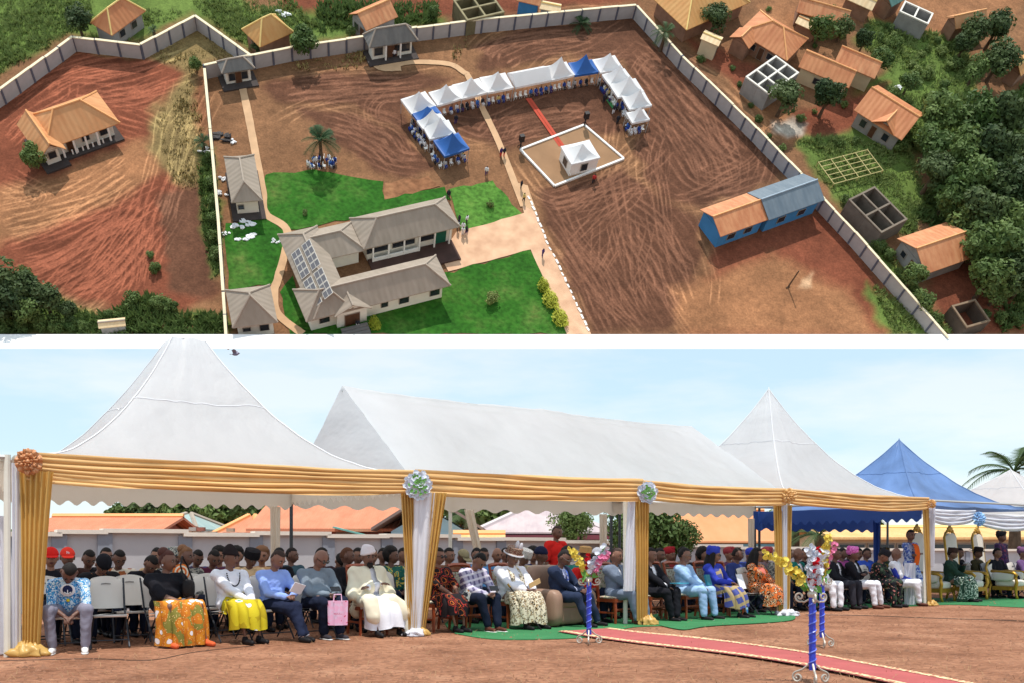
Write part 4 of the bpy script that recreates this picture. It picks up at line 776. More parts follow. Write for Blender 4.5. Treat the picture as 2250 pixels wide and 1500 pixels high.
cl = [pm('cloth_far_%d' % i, c_, .1, 2, .8, 0) for i, c_ in enumerate([S(228, 228, 232), S(44, 70, 150), S(60, 110, 190), S(190, 60, 60), S(40, 42, 52), S(214, 190, 120), S(70, 50, 110), S(60, 120, 80), S(200, 200, 205)])]
def tiny(p, seated, rz, top, bot, label, group=None):
    o = inst('person', TP[0 if seated else 1], None, AM(p.x, p.y, p.z, rz)); tag(o, label, 'person', group)
    for i, m_ in ((1, cl[top]), (2, cl[bot])): o.material_slots[i].link = 'OBJECT'; o.material_slots[i].material = m_
    return o
chm = MB(); chm.box((0, 0, .43), (.44, .42, .05)); chm.box((0, .2, .72), (.42, .05, .5))
for x in (-.18, .18):
    for y in (-.17, .17): chm.box((x, y, .2), (.05, .05, .42))
CHF = chm.mesh('plastic_chair', white_p)
gl = 'seated guest in the shade of the courtyard tents'; gg = 'seated guests under the courtyard tents'; gc = 'chairs under the courtyard tents'
for ti, (c, a, W, Dp) in enumerate(AP):
    n = max(4, int(W / .85)); side_leg = ti >= 8
    ins = [(-W / 2 + .5 + k * (W - 1) / (n - 1), -Dp / 2 + .45, 0) for k in range(n)]
    if side_leg: 
        m2 = max(4, int(Dp / .85)); ins += [((-1 if ti < 12 else 1) * (W / 2 - .45), -Dp / 2 + .9 + k * (Dp - 1.4) / (m2 - 1), (-1 if ti < 12 else 1) * R(90)) for k in range(m2)]
        if ti >= 12: ins += [(-W / 2 - .25, -Dp / 2 + .6 + k * (Dp - 1.0) / (m2 - 1), -R(90)) for k in range(m2)]
    for (x, y, rz_) in ins:
        q = T(c.x, c.y, 0, a) @ Vector((x, y, 0)); o = inst('plastic_chair', CHF, None, AM(q.x, q.y, .03, a + rz_)); tag(o, 'white plastic chair under the courtyard tents', 'chair', gc)
        if rng.random() < .72: q2 = Vector((q.x, q.y, .03)); tiny(q2, True, a + rz_, rng.choice([0, 0, 1, 1, 2, 4, 8, 5]), rng.choice([1, 4, 0, 6, 4]), gl, gg)
for x, y, rz_, tp_, bt_, lb in [(1100, 344, .4, 6, 3, 'person in dark red walking on the thin path, one of two'), (1107, 344, .8, 4, 3, 'person in dark clothes beside a companion in red on the path'), (1144, 416, 1, 4, 4, 'person in black walking at the end of the thin path'), (1150, 443, 2, 5, 4, 'person in a tan shirt by the first kerb stone'),
                                (1191, 565, 1, 6, 6, 'person in purple standing on the pink paved road'), (1303, 402, 0, 3, 4, 'person in red outside the kerbed square'), (1356, 272, 0, 4, 4, 'person in black standing in front of the small detached tent'), (1347, 250, 0, 4, 0, 'person in black beside the green mat'), (1326, 226, 0, 4, 4, 'person standing at the corner of the green mat'),
                                (866, 128, 0, 0, 4, 'person in white at the porch of the slate roofed bungalow'), (985, 436, 0, 4, 4, 'person in black at the eave corner of the main building'), (1068, 385, 0, 0, 6, 'person in white crossing the bare ground by the patchy lawn'), (1001, 272, 0, 4, 6, 'person walking in the courtyard beside the side row tents'), (786, 720, 0, 4, 0, 'person on the porch steps of the main building')]:
    tiny(A(x, y), False, rz_, tp_, bt_, lb)
for k in range(14):
    an = k * .45; p = A(706 + math.cos(an) * rng.uniform(16, 34), 362 + math.sin(an) * rng.uniform(5, 13)); o = inst('plastic_chair', CHF, None, AM(p.x, p.y, .02, an)); tag(o, 'white plastic chair in the ring round the tall palm', 'chair', 'chairs round the palm')
    if k % 4 != 3: tiny(Vector((p.x, p.y, .02)), True, an, [0, 1, 2][k % 3], [1, 4, 0][k % 3], 'guest in white or blue seated in the ring round the tall palm', 'guests round the palm')
for k in range(6): p = A(1006 + rng.uniform(-6, 22), 497 + rng.uniform(-8, 22)); tiny(p, False, k, [0, 0, 4][k % 3], [0, 4, 6][k % 3], 'person in white in the huddle at the end of the main building', 'people at the end of the main building')
def crumple(name, px, py, rx, m, label, cat, flat=.16, seed=1, mwf=None):
    p = A(px, py); r = random.Random(seed); mb = MB()
    for k in range(6): mb.ell((r.uniform(-1, 1) * rx, r.uniform(-.6, .6) * rx, .15), (rx * r.uniform(.25, .5), rx * r.uniform(.2, .4), flat * r.uniform(.6, 1.2)), 8, 5, fn=lambda d, v: v * (1 + .9 * fbm(d.x * 2.2, d.y * 2.2, d.z * 2 + seed)))
    return tag(mb.build(name, m, None, AM(p.x, p.y)), label, cat)
tarp_w = pm('tarp_white', S(236, 236, 238), .05, 2, .6, .2, 6)
for i, (x, y, r_, lb) in enumerate([(522, 502, .8, 'crumpled white tarpaulin on the small lawn by the narrow outbuilding'), (547, 491, .9, 'strip of white sheeting on the small lawn'), (540, 522, 1.0, 'heap of pale wood scraps on the small lawn'), (608, 531, .5, 'white bundle on the lawn near the main building'), (497, 516, .5, 'pale box at the inner wall on the small lawn'), (450, 330, .8, 'white sack leaning at the inner wall'), (488, 395, .6, 'white rubble heap between the inner wall and the narrow outbuilding'), (489, 425, .7, 'white rubble heap beside the narrow outbuilding wall'), (515, 313, .6, 'scrap of white sheeting on bare earth above the narrow outbuilding'), (1975, 195, .9, 'white rubbish heap beside the double gabled house'), (620, 33, 1.2, 'white sheets drying behind the yellow hipped roof'), (2142, 700, .5, 'orange rubble in the small roofless hut'), (480, 300, 1.6, 'dark heap of cloth against the inner wall')]):
    crumple('rubble_heap', x, y, r_, tarp_w if 'white' in lb or 'pale' in lb else (spk_m if 'dark' in lb else soil_orange), lb, 'heap', seed=i)
# ================================================================== LOWER GROUND: the seated guests under the tents
earth_l = earthmat('earth_courtyard', [(.3, S(118, 80, 60)), (.45, S(148, 104, 80)), (.6, S(166, 120, 94)), (.75, S(180, 140, 114))], .9, 11.0)
g = MB(); NX, NY = 60, 40
g.grid(lambda u, v: ((u - .5) * 2 * (8 + 2400 * v ** 4), 2 + 2500 * v ** 4, 0), NX, NY)
tag(g.build('courtyard_ground', earth_l), kind='structure')
mb = MB(); mbs = MB()
for k in range(9500):
    d = 9.6 + 20 * rng.random() ** 1.6; x = rng.uniform(-.56, .56) * d; s = rng.uniform(.008, .035) * (1 if rng.random() < .93 else 1.7)
    a = rng.uniform(0, 6.28)
    if k % 3 == 0:
        L = rng.uniform(.03, .11); w_ = .0022; e = Vector((math.cos(a), math.sin(a), 0)); f = Vector((-e.y, e.x, 0)); c = Vector((x, d, .006)); h = Vector((0, 0, rng.uniform(.0, .05)))
        mbs.add([c - f * w_, c + f * w_, c + e * L + f * w_ + h, c + e * L - f * w_ + h], [(0, 1, 2, 3)])
    else:
        q = [Vector((math.cos(a + i * 1.57) * s * rng.uniform(.6, 1.3), math.sin(a + i * 1.57) * s * rng.uniform(.6, 1.3), 0)) + Vector((x, d, -.004)) for i in range(4)]
        t_ = Vector((x, d, s * rng.uniform(.4, .9))); mb.add(q + [t_], [(0, 1, 4), (1, 2, 4), (2, 3, 4), (3, 0, 4)])
tag(mb.build('earth_clods', pm('clod', S(142, 102, 80), .25, 3, .95, .2)), 'scattered small clods of red earth on the courtyard', 'clods', kind='stuff')
tag(mbs.build('dry_grass_bits', pm('straw', S(158, 126, 92), .3, 2, .9, 0)), 'scattered bits of dry grass on the red earth', 'dry grass', kind='stuff')

# row geometry
POST = [G(55, 1440), G(905, 1395), G(1405, 1372), G(1718, 1352), G(2032, 1330)]
RD = Vector((.822, .569, 0)).normalized(); RN = Vector((-RD.y, RD.x, 0)); RANG = math.atan2(RD.y, RD.x)
POST.append(POST[4] + RD * 5.4)
PL = POST[0] - RD * 5.2
def rowpt(px, o):
    """point o metres behind the tent front line seen at pixel column px"""
    k = (px - CX) / F; best = None
    pts = [PL - RD * 4] + POST + [POST[5] + RD * 20]
    for a, b in zip(pts[:-1], pts[1:]):
        a = a + RN * o; b = b + RN * o; e = b - a; den = e.x - k * e.y
        t = (k * a.y - a.x) / den
        if 0 <= t <= 1.0001: return a + e * t
    return pts[3] + RN * o
EZ = 2.5
# ---- tents
canvas_l = pm('canvas_big', (.83, .84, .86), .05, 1.2, .5, .8, 1.3, trans=.58, dist=.12, stretch=(1, .35, 1))
canvas_bl = pm('canvas_big_blue', S(104, 134, 184), .3, 1.0, .4, .35, 1.8, trans=.22, dist=.06)
val_c = pm('valance_cream', S(226, 214, 196), .05, 1.0, .7, .1, 4, trans=.4)
val_b = pm('valance_blue', S(52, 84, 156), .08, 1.0, .7, .1, 4, trans=.3)
gold = pm('satin_gold', S(226, 180, 118), .1, 1.2, .38, .08, 9, spec=.5, trans=.15)
gold_d = pm('satin_gold_drape', S(214, 172, 96), .1, 1.5, .38, .08, 9, spec=.5, trans=.2)
satin_w = pm('satin_white', S(232, 232, 240), .04, 1.5, .4, .08, 9, spec=.4, trans=.3)
steel_d = pm('post_dark', S(66, 70, 74), .1, 3, .5, 0, metal=.3); post_w = pm('post_white', S(222, 218, 206), .05, 2, .6, .05)
def tent_frame(i0, i1, name, label, W=None, a=None):
    a = a or POST[i0]; b = POST[i1] if W is None else a + RD * W; c = (a + b) / 2 + RN * 2.5; ang = math.atan2((b - a).y, (b - a).x)
    return thing(name, label, 'tent', T(c.x, c.y, 0, ang)), (b - a).length
def pagoda(t, W, Dp, he, peak, m, smax=1.0, ex=1.75, n=30, sag=.10):
    mb = MB(); rings = []; M_ = 36
    for k in range(n + 1):
        s = smax * k / n; f = 1 - s; z = he + (peak - he) * s ** ex; ring = []
        for q in range(4):
            c0 = ((-1, -1), (1, -1), (1, 1), (-1, 1))[q]; c1 = ((1, -1), (1, 1), (-1, 1), (-1, -1))[q]
            for j in range(M_):
                u = j / M_; x = c0[0] + (c1[0] - c0[0]) * u; y = c0[1] + (c1[1] - c0[1]) * u; sg = math.sin(math.pi * u)
                pull = 1 - sag * sg * math.sin(math.pi * min(1, s * 1.05)) * .8
                ring.append((x * f * W / 2 * pull, y * f * Dp / 2 * pull, z + fbm(x * 2, y * 2, s * 4, 1.3) * .03 + .012 * noise.noise(Vector((x * 9 * (1 - abs(y) * .3), y * 9, s * 2.5)))))
        rings.append(ring)
    N = 4 * M_; mb.add([v for r in rings for v in r], [(k * N + j, k * N + (j + 1) % N, (k + 1) * N + (j + 1) % N, (k + 1) * N + j) for k in range(n) for j in range(N)])
    sm = MB()
    for q in range(4): sm.tube([Vector(rings[k][q * M_]) + Vector((0, 0, .004)) for k in range(n + 1)], .012, 4)
    kk = int(n * .72); sm.tube([Vector(v) * 1.0 + Vector((0, 0, .004)) for v in rings[kk]] + [Vector(rings[kk][0])], .008, 4); sm.build('seam', pm('seam_grey', S(218, 218, 222), .05, 2, .7, 0) if m is canvas_l else m, t)
    if smax < 1: mb.add(rings[-1], [tuple(range(N))])
    return mb.build('canopy', m, t, smooth=True)
def scallop(t, x0, x1, y, z0, z1, m, ax=0, step=.27, name='valance'):
    L = x1 - x0; n = max(4, int(abs(L) / step * 6)); mb = MB(); vs = []
    for i in range(n + 1):
        u = x0 + L * i / n; zz = z1 + .045 * math.cos(2 * math.pi * (u - x0) / step); w_ = .02 * math.sin(u * 3.1)
        p = (u, y + w_) if ax == 0 else (y + w_, u); vs += [(p[0], p[1], z0), (p[0], p[1], zz)]
    mb.add(vs, [(2 * i, 2 * i + 1, 2 * i + 3, 2 * i + 2) for i in range(n)]); return mb.build(name, m, t)
def frame_bars(t, W, Dp, front=True):
    for sx in (-1, 1):
        MB().tube([(sx * W / 2, Dp / 2, 0), (sx * W / 2, Dp / 2, EZ)], .035, 8).build('post', steel_d, t)
        MB().tube([(sx * W / 2, -Dp / 2, 0), (sx * W / 2, -Dp / 2, EZ)], .04, 8).build('post', post_w, t)
    for sy in (-1, 1): MB().tube([(-W / 2, sy * Dp / 2, EZ - .03), (W / 2, sy * Dp / 2, EZ - .03)], .03, 6).build('eave_rail', steel, t)
    for sx in (-1, 1): MB().tube([(sx * W / 2, -Dp / 2, EZ - .03), (sx * W / 2, Dp / 2, EZ - .03)], .03, 6).build('eave_rail', steel, t)
DP = 5.0
t1, W1 = tent_frame(0, 1, 'pagoda_tent', 'big white pagoda tent with gold swag, over the boy in the blue print shirt')
pagoda(t1, W1, DP, EZ, 5.13, canvas_l, .905, 2.0); frame_bars(t1, W1, DP); scallop(t1, -W1 / 2, W1 / 2, DP / 2 - .05, EZ, 2.13, val_c); scallop(t1, -DP / 2, DP / 2, -W1 / 2 - .02, EZ, 2.16, val_c, 1); scallop(t1, -DP / 2, DP / 2, W1 / 2 - .03, EZ, 2.2, val_c, 1)
t0, W0 = tent_frame(0, 0, 'pagoda_tent', 'white pagoda tent beyond the first gold draped post, mostly cut off', 5.0, PL); pagoda(t0, W0, DP, 2.42, 4.6, canvas_l); frame_bars(t0, W0, DP); scallop(t0, -W0 / 2, W0 / 2, -DP / 2, 2.45, 2.28, val_c, 0, .17); scallop(t0, -W0 / 2, W0 / 2, DP / 2, 2.45, 2.13, val_c)
t2, W2 = tent_frame(1, 3, 'gable_tent', 'long white gable tent with gold swags, over the guests on wooden chairs')
mb = MB()
def gab(u, v):
    x = (u - .5) * W2; s = 2 * v - 1; y = s * DP / 2; rise = 1 - abs(s); px_ = [0, .5, 1.0]
    near = min(abs(u - q) for q in px_); droop = .055 * math.sin(min(1, near / .25) * math.pi / 2)
    z = EZ + rise * (1.68 - .16 * u) - droop * (1 - .4 * rise) * math.sin(math.pi * rise) ** .6 * 1.4 - droop * .8 * (rise > .9)
    wr = noise.noise(Vector((x * 1.1 + s * 2.4, y * 3.4 - x * 1.3, 2))); wr2 = noise.noise(Vector((x * 2.6 - s * 3, y * 6 + x * 2.0, 5))); return (x, y, z + fbm(x, y, 0, 1.7) * .018 + (.030 * abs(wr) + .014 * wr2) * (1 - rise * .3))
mb.grid(gab, 150, 64)
for u0 in (0, 1):
    pts = [gab(u0, v / 28) for v in range(29)]; mb.add(pts, [tuple(range(29)) if u0 else tuple(range(28, -1, -1))])
mb.build('canopy', canvas_l, t2, smooth=True); frame_bars(t2, W2, DP); scallop(t2, -W2 / 2, W2 / 2, DP / 2 - .05, EZ, 2.16, val_c, 0, .55)
MB().tube([(-.55, DP / 2, 0), (-.55, DP / 2, EZ)], .04, 8).build('post', post_w, t2)
MB().tube([(POST[2] - t2.location).dot(RD) * Vector((1, 0, 0)) + Vector((0, -DP / 2, 0)), (POST[2] - t2.location).dot(RD) * Vector((1, 0, 0)) + Vector((0, -DP / 2, EZ))], .04, 8).build('post', post_w, t2)
MB().tube([(-W2 / 2, 0, EZ + 1.6), (W2 / 2, 0, EZ + 1.45)], .03, 6).build('ridge_pole', steel, t2)
t3, W3 = tent_frame(3, 4, 'pagoda_tent', 'tall white pagoda tent between the gable tent and the blue tent'); pagoda(t3, W3, DP, EZ, 5.13, canvas_l, ex=2.0); frame_bars(t3, W3, DP); scallop(t3, -W3 / 2, W3 / 2, DP / 2 - .05, EZ, 2.2, val_c, 0, .45)
t4, W4 = tent_frame(4, 5, 'pagoda_tent', 'blue pagoda tent with white swags over the gilded thrones'); pagoda(t4, W4, DP, 2.34, 4.28, canvas_bl, ex=1.9); frame_bars(t4, W4, DP); scallop(t4, -W4 / 2 - .3, W4 / 2, DP / 2 - .05, 2.36, 1.86, val_b, 0, .5); scallop(t4, -DP / 2, DP / 2, -W4 / 2 - .1, 2.34, 2.0, val_b, 1)
c5 = POST[5] + RD * 3.2; t5, W5 = tent_frame(5, 5, 'pagoda_tent', 'white pagoda tent beyond the blue tent, below the palm fronds', 5.0, POST[5] + RD * .4); pagoda(t5, W5, DP, 2.3, 3.72, canvas_l, ex=1.5); frame_bars(t5, W5, DP)
# ---- swags, column drapes and rosettes (each hangs from a tent: its own thing)
def swag(a, b, z0, zmid, zend, m, label, folds=6, name='swag', amp=.035, seed=0):
    L = (b - a).length; ang = math.atan2((b - a).y, (b - a).x); t = thing(name, label, 'swag', T(a.x - RN.x * .07, a.y - RN.y * .07, 0, ang)); mb = MB()
    def fn(u, v):
        e = 4 * u * (1 - u); zt = z0 - .02 * e; zb = zend + (zmid - zend) * (e ** .6)
        z = zt + (zb - zt) * v; ph = folds * 2 * math.pi * v + 2.8 * fbm(u * L * .4, seed + 3, v * 1.6) + .9 * math.sin(u * 3 + seed)
        y = -amp * (.8 + .9 * fbm(u * 3, v * 5, seed)) * math.sin(ph) * (.6 + .4 * e) - .03 * v * e - .03
        return (u * L, y, z + .012 * math.cos(ph))
    mb.grid(fn, 70, 48); mb.build('cloth', m, t, smooth=True); return t
swag(POST[0], POST[1], EZ + .03, 2.1, 2.2, gold, 'gold pleated swag between the ruffled rosette and the larger flower wreath', seed=1)
swag(POST[1], POST[2], EZ + .05, 2.12, 2.16, gold, 'gold pleated swag between the two white flower wreaths', 5, seed=2)
swag(POST[2], POST[3], EZ + .02, 2.14, 2.2, gold, 'gold pleated swag between the smaller flower wreath and a gold knot', 5, seed=3)
swag(POST[3], POST[4], EZ + .02, 2.16, 2.26, gold, 'gold pleated swag on the tall white pagoda next to the blue tent', 5, seed=4)
mid45 = POST[4].lerp(POST[5], .36)
swag(POST[4], mid45, 2.27, 1.88, 2.08, satin_w, 'white swag on the blue tent, nearest the last gold draped post', 4, seed=5)
swag(mid45, POST[5], 2.2, 1.78, 2.0, satin_w, 'white swag on the blue tent past the blue rosette', 4, seed=6)
def drape(c, wt, wb, z0, z1, m, label, dx=0, dz=0, folds=7, seed=0, tilt=0, face=None):
    """pleated cloth hanging down a post, gathered towards the foot"""
    ang = RANG * .35 if face is None else face; t = thing('column_drape', label, 'drape', T(c.x, c.y, 0, ang)); mb = MB()
    def fn(u, v):
        w_ = wt + (wb - wt) * (v ** .8); x = (u - .5) * w_ + dx + tilt * v; ph = folds * 2 * math.pi * u + .7 * fbm(u * 4, v * 2, seed)
        return (x, -.02 - .035 * math.sin(ph) * (1 - .25 * v) - .05 * math.sin(math.pi * u) + dz, z0 + (z1 - z0) * v)
    mb.grid(fn, 56, 18); mb.build('cloth', m, t, smooth=True); return t
def puddle(c, r, m, label, seed=0, h=.14):
    rr = random.Random(seed); mb = MB()
    def f(d, v):
        k = 1 + .3 * math.sin(7 * math.atan2(d.y, d.x) + seed) * (1 - abs(d.z)) + .35 * noise.noise(d * 2.4 + Vector((seed, 0, 0)));  return Vector((v.x * k, v.y * k, max(-.02, v.z * (1 + .8 * noise.noise(d * 4 + Vector((seed, 3, 0)))))))
    mb.ell((0, 0, .03), (r, r * .7, h), 40, 16, fn=f)
    o = mb.build('cloth_puddle', m, None, T(c.x, c.y, .0, rr.uniform(0, 1)), smooth=True); return tag(o, label, 'cloth')
P0, P1, P2, P3, P4, P5 = POST
FR = -RN
o = drape(P0 + FR * .02, .12, .10, EZ - .1, .05, satin_w, 'white cloth sleeve round the first tent post', dx=-.09, folds=2)
drape(P0 + FR * .04, .40, .20, 2.3, .08, gold_d, 'gold pleated curtain on the first tent post', dx=.13, folds=6, seed=1, tilt=-.06); puddle(P0 + FR * .1 + RD * .02, .2, gold_d, 'gold cloth bunched at the foot of the first tent post', 1)
drape(P1 + FR * .05, .22, .14, 2.2, .1, gold_d, 'gold pleated curtain on the wreath post, boy side', dx=-.09, folds=5, seed=2, tilt=.08); drape(P1 + FR * .07, .38, .22, 2.2, .06, satin_w, 'white satin curtain between gold ones on the larger wreath post', dx=.17, folds=2, seed=3, tilt=-.13); drape(P1 + FR * .04, .24, .12, 2.2, .1, gold_d, 'gold pleated curtain on the wreath post, chief side', dx=.40, folds=4, seed=4, tilt=-.27)
puddle(P1 + FR * .12 + RD * .02, .21, satin_w, 'white cloth bunched at the foot of the larger wreath post', 2, .09); puddle(P1 + FR * .16 + RD * .07, .12, gold_d, 'gold cloth bunched on white cloth at the larger wreath post', 3, .09)
drape(P2 + FR * .02, .16, .22, 2.2, .6, satin_w, 'white curtain pulled aside behind the smaller wreath post', dx=-.15, folds=2, seed=5, tilt=-.06); drape(P2 + FR * .06, .27, .20, 2.2, .08, gold_d, 'gold pleated curtain on the smaller wreath post', dx=.0, folds=5, seed=6); puddle(P2 + FR * .12 + RD * .08, .17, gold_d, 'gold cloth knotted at the foot of the smaller wreath post', 4, .13)
drape(P3 + FR * .04, .18, .16, 2.2, .1, gold_d, 'gold curtain beside white cloth on the knot post, thinner pleats', dx=-.14, folds=4, seed=7, tilt=.05); drape(P3 + FR * .06, .11, .10, 2.2, .06, satin_w, 'narrow white curtain on the gold knot post', dx=.0, folds=2, seed=8); drape(P3 + FR * .04, .11, .08, 2.2, .1, gold_d, 'narrow gold curtain on the gold knot post towards the blue tent', dx=.12, folds=2, seed=9, tilt=-.05); puddle(P3 + FR * .1 + RD * .05, .24, satin_w, 'white cloth heaped at the foot of the gold knot post', 5, .1)
drape(P4 + FR * .05, .16, .09, 2.3, .06, gold_d, 'gold curtain on the last gold post before the thrones', dx=-.05, folds=3, seed=10, tilt=.1); drape(P4 + FR * .03, .18, .1, 2.34, .9, satin_w, 'white curtain tied with blue beside the last gold post', dx=.14, folds=3, seed=11); puddle(P4 + FR * .1 + RD * .12, .16, gold_d, 'gold cloth bunched at the foot of the last gold post', 6, .1); drape(P4 + RN * .3, .3, .3, 1.0, .02, satin_w, 'white cloth falling behind the last gold post', dx=-.1, folds=3, seed=12)
for c_, lb in ((P0 - RD * .35 + RN * .3, 'white cloth wrapped round the cut off tent post'),): drape(c_, .35, .75, 1.75, .02, satin_w, lb, folds=5, seed=13)
for px, o_, lb in ((605, 4.9, 'cream cloth sleeve on the rear post of the big pagoda'), (1030, 4.4, 'cream cloth strip slanting beside a rear post of the gable tent'), (1325, 4.9, 'cream cloth sleeve on a rear post by the green shrub'), (1650, 4.9, 'white cloth sleeve on the rear post before the orange roof')):
    q = rowpt(px, o_); drape(q, .2, .17, EZ - .35, 1.0, val_c, lb, folds=2, seed=px, tilt=.25 if px == 1030 else 0)
q = rowpt(1925, 4.6); drape(q, .22, .2, 2.2, .4, val_b, 'blue cloth sleeve on the rear post of the blue tent', folds=2)
def ruffle(c, r, m, label, z, seed=0):
    t = thing('rosette', label, 'rosette', T(c.x, c.y, z, RANG * .5)); rr = random.Random(seed)
    for ring, (rad, n, dep) in enumerate(((r, 9, 0), (r * .68, 7, -.03), (r * .36, 4, -.06))):
        for k in range(n):
            a = 2 * math.pi * k / n + rr.uniform(-.2, .2); mb = MB()
            def fn(u, v, a=a, rad=rad, dep=dep, k=k):
                w_ = (u - .5) * 1.5 * rad * .62; rr_ = rad * (.35 + .65 * v); y = dep - .05 * math.sin(v * 2.6) - .035 * math.sin(u * 9 + k * 2) * v
                x = rr_ * math.cos(a) - w_ * math.sin(a); z_ = rr_ * math.sin(a) + w_ * math.cos(a); return (x, y, z_)
            mb.grid(fn, 10, 5); mb.build('petal', m, t, smooth=True)
    mb = MB(); mb.ell((0, -.08, 0), (r * .2, .05, r * .2), 10, 6); mb.build('centre', m, t, smooth=True); return t
ruffle(P0 + FR * .16 + RD * .02, .155, pm('satin_copper', S(196, 136, 92), .12, 3, .4, .1, 12, spec=.5), 'copper ruffled fabric rosette at the corner of the big pagoda', EZ - .09, 1)
ruffle(P3 + FR * .17, .15, gold, 'gold knot of ruffled fabric between the gable tent and the tall pagoda', EZ - .12, 2); ruffle(P4 + FR * .16, .1, gold, 'small gold ruffle on the last gold draped post', EZ - .12, 3); ruffle(mid45 + FR * .18, .17, pm('satin_sky', S(140, 182, 226), .1, 3, .4, .1, 12), 'pale blue ruffled rosette on the white swag of the blue tent', 2.06, 4)
pet_w = pm('petal_white', S(226, 230, 240), .05, 3, .6, .05, trans=.2); leaf_g = pm('silk_leaf', S(96, 150, 70), .25, 5, .6, .05)
def flower_me(m, name='flower', r=.05, n=6):
    mb = MB()
    for k in range(n):
        a = 2 * math.pi * k / n
        def fn(u, v, a=a):
            w_ = (u - .5) * r * 1.1 * math.sin(math.pi * (.15 + .8 * v)); q = r * v; return (q * math.cos(a) - w_ * math.sin(a), -.35 * r * v * v - .25 * r * abs(u - .5), q * math.sin(a) + w_ * math.cos(a))
        mb.grid(fn, 3, 3)
    mb.ell((0, -.1 * r, 0), r * .22, 6, 4); return mb.mesh(name, m, True)
FW = flower_me(pet_w); LV = MB().add([(-.02, 0, 0), (0, -.01, -.02), (.05, -.015, 0), (0, -.01, .02)], [(0, 1, 2, 3)]).mesh('leaf', leaf_g)
def wreath(c, r, z, label, seed):
    t = thing('flower_wreath', label, 'wreath', T(c.x, c.y, z, RANG * .5)); rr = random.Random(seed); MB().ell((0, .02, 0), (r * .9, .05, r * .9), 20, 8).build('backing', pet_w, t)
    for k in range(46):
        a = k * 2.399; q = r * math.sqrt((k + .5) / 46); f = inst('flower', FW, t); local(f, Matrix.Translation((q * math.cos(a), -.05 - .06 * (1 - (q / r) ** 2), q * math.sin(a))) @ Matrix.Rotation(rr.uniform(-.5, .5), 4, 'X') @ Matrix.Rotation(rr.uniform(0, 6), 4, 'Y') @ Matrix.Scale(rr.uniform(.8, 1.15), 4))
    for k in range(40):
        a = rr.uniform(0, 6.28); q = r * rr.uniform(.1, .75); f = inst('leaf', LV, t); local(f, Matrix.Translation((q * math.cos(a), -.12, q * math.sin(a))) @ Matrix.Rotation(rr.uniform(0, 6), 4, 'Y'))
wreath(P1 + FR * .16, .205, EZ - .2, 'larger round wreath of white silk flowers and green leaves', 1); wreath(P2 + FR * .16, .165, EZ - .19, 'smaller round wreath of white silk flowers on the gold swag', 2)
P5d = P4 + RD * .1

# ---- carpets and cable
def sheet(name, px, m, h, label, cat):
    pts = [G(*p) for p in catmull(px + [px[0]], 6)][:-1]; o = MB().prism([(p.x, p.y) for p in pts], h - .008, h).build(name, m); return tag(o, label, cat)
grn = pm('carpet_green', S(52, 118, 72), .16, 2.5, .95, .3, 40, dist=.01)
sheet('green_carpet', [(1000, 1392), (1100, 1405), (1290, 1400), (1390, 1378), (1520, 1372), (1440, 1352), (1300, 1345), (1000, 1360)], grn, .012, 'worn green carpet under the chairs of the chief and the armchair', 'carpet')
sheet('green_carpet', [(1440, 1372), (1500, 1384), (1560, 1376), (1740, 1363), (1690, 1342), (1440, 1350)], grn, .02, 'green carpet piece under the chairs beside the gold knot post', 'carpet')
sheet('green_carpet', [(1840, 1336), (1990, 1332), (2100, 1328), (2300, 1334), (2400, 1312), (1840, 1318)], grn, .012, 'thin strip of green carpet under the gilded thrones', 'carpet')
red_m = pm('carpet_red', S(172, 88, 86), .1, 3, .9, .2, 50, dist=.01)
m, nt, b_, ns, ln = newmat('carpet_border'); tcn = ns.new('ShaderNodeTexCoord'); vn = ns.new('ShaderNodeTexVoronoi'); vn.inputs['Scale'].default_value = 14; vn.feature = 'DISTANCE_TO_EDGE'; ln.new(tcn.outputs['Object'], vn.inputs['Vector'])
rr_ = ramp(ns, [(.1, S(236, 206, 160)), (.2, S(176, 84, 70))]); ln.new(vn.outputs[0], rr_.inputs[0]); ln.new(rr_.outputs[0], b_.inputs['Base Color']); b_.inputs['Roughness'].default_value = .9; bord = m
nearE = catmull([(1225, 1390), (1300, 1402), (1400, 1415), (1550, 1433), (1700, 1455), (1850, 1483), (1930, 1500), (2150, 1546)], 8); farE = catmull([(1345, 1381), (1420, 1390), (1520, 1400), (1640, 1416), (1760, 1433), (1900, 1458), (2110, 1497), (2400, 1556)], 8)
nE = [G(*p) for p in nearE]; fE = [G(*p) for p in farE]
tcar = thing('red_carpet', 'long red carpet with cream scroll borders crossing the red earth', 'carpet', T(0, 0))
def band(f0, f1, h, m, name):
    n = len(nE); vs = []; 
    for a, b2 in zip(nE, fE): p = a.lerp(b2, f0); q = a.lerp(b2, f1); vs += [(p.x, p.y, h + .006 * math.sin(p.x * 2.3)), (q.x, q.y, h + .006 * math.sin(q.x * 2.3))]
    MB().add(vs, [(2 * i, 2 * i + 2, 2 * i + 3, 2 * i + 1) for i in range(n - 1)]).build(name, m, tcar)
band(0, 1, .026, red_m, 'field'); band(.03, .15, .031, bord, 'border'); band(.85, .97, .031, bord, 'border')
cb = [G(*p) for p in catmull([(1770, 1350), (1900, 1352), (2060, 1358), (2200, 1362), (2320, 1368)], 8)]
tag(MB().tube([(p.x, p.y, .008) for p in cb], .006, 5).build('ground_cable', pm('cable_black', S(38, 36, 36), .1, 3, .5, 0)), 'thin black cable lying across the earth towards the thrones', 'cable')
cb = [G(*p) for p in catmull([(-40, 1452), (60, 1450), (200, 1447), (330, 1450), (430, 1432), (560, 1418)], 8)]
tag(MB().tube([(p.x, p.y, .006) for p in cb], .004, 5).build('ground_cable', MATS['cable_black']), 'thin black cable along the feet of the front row', 'cable')

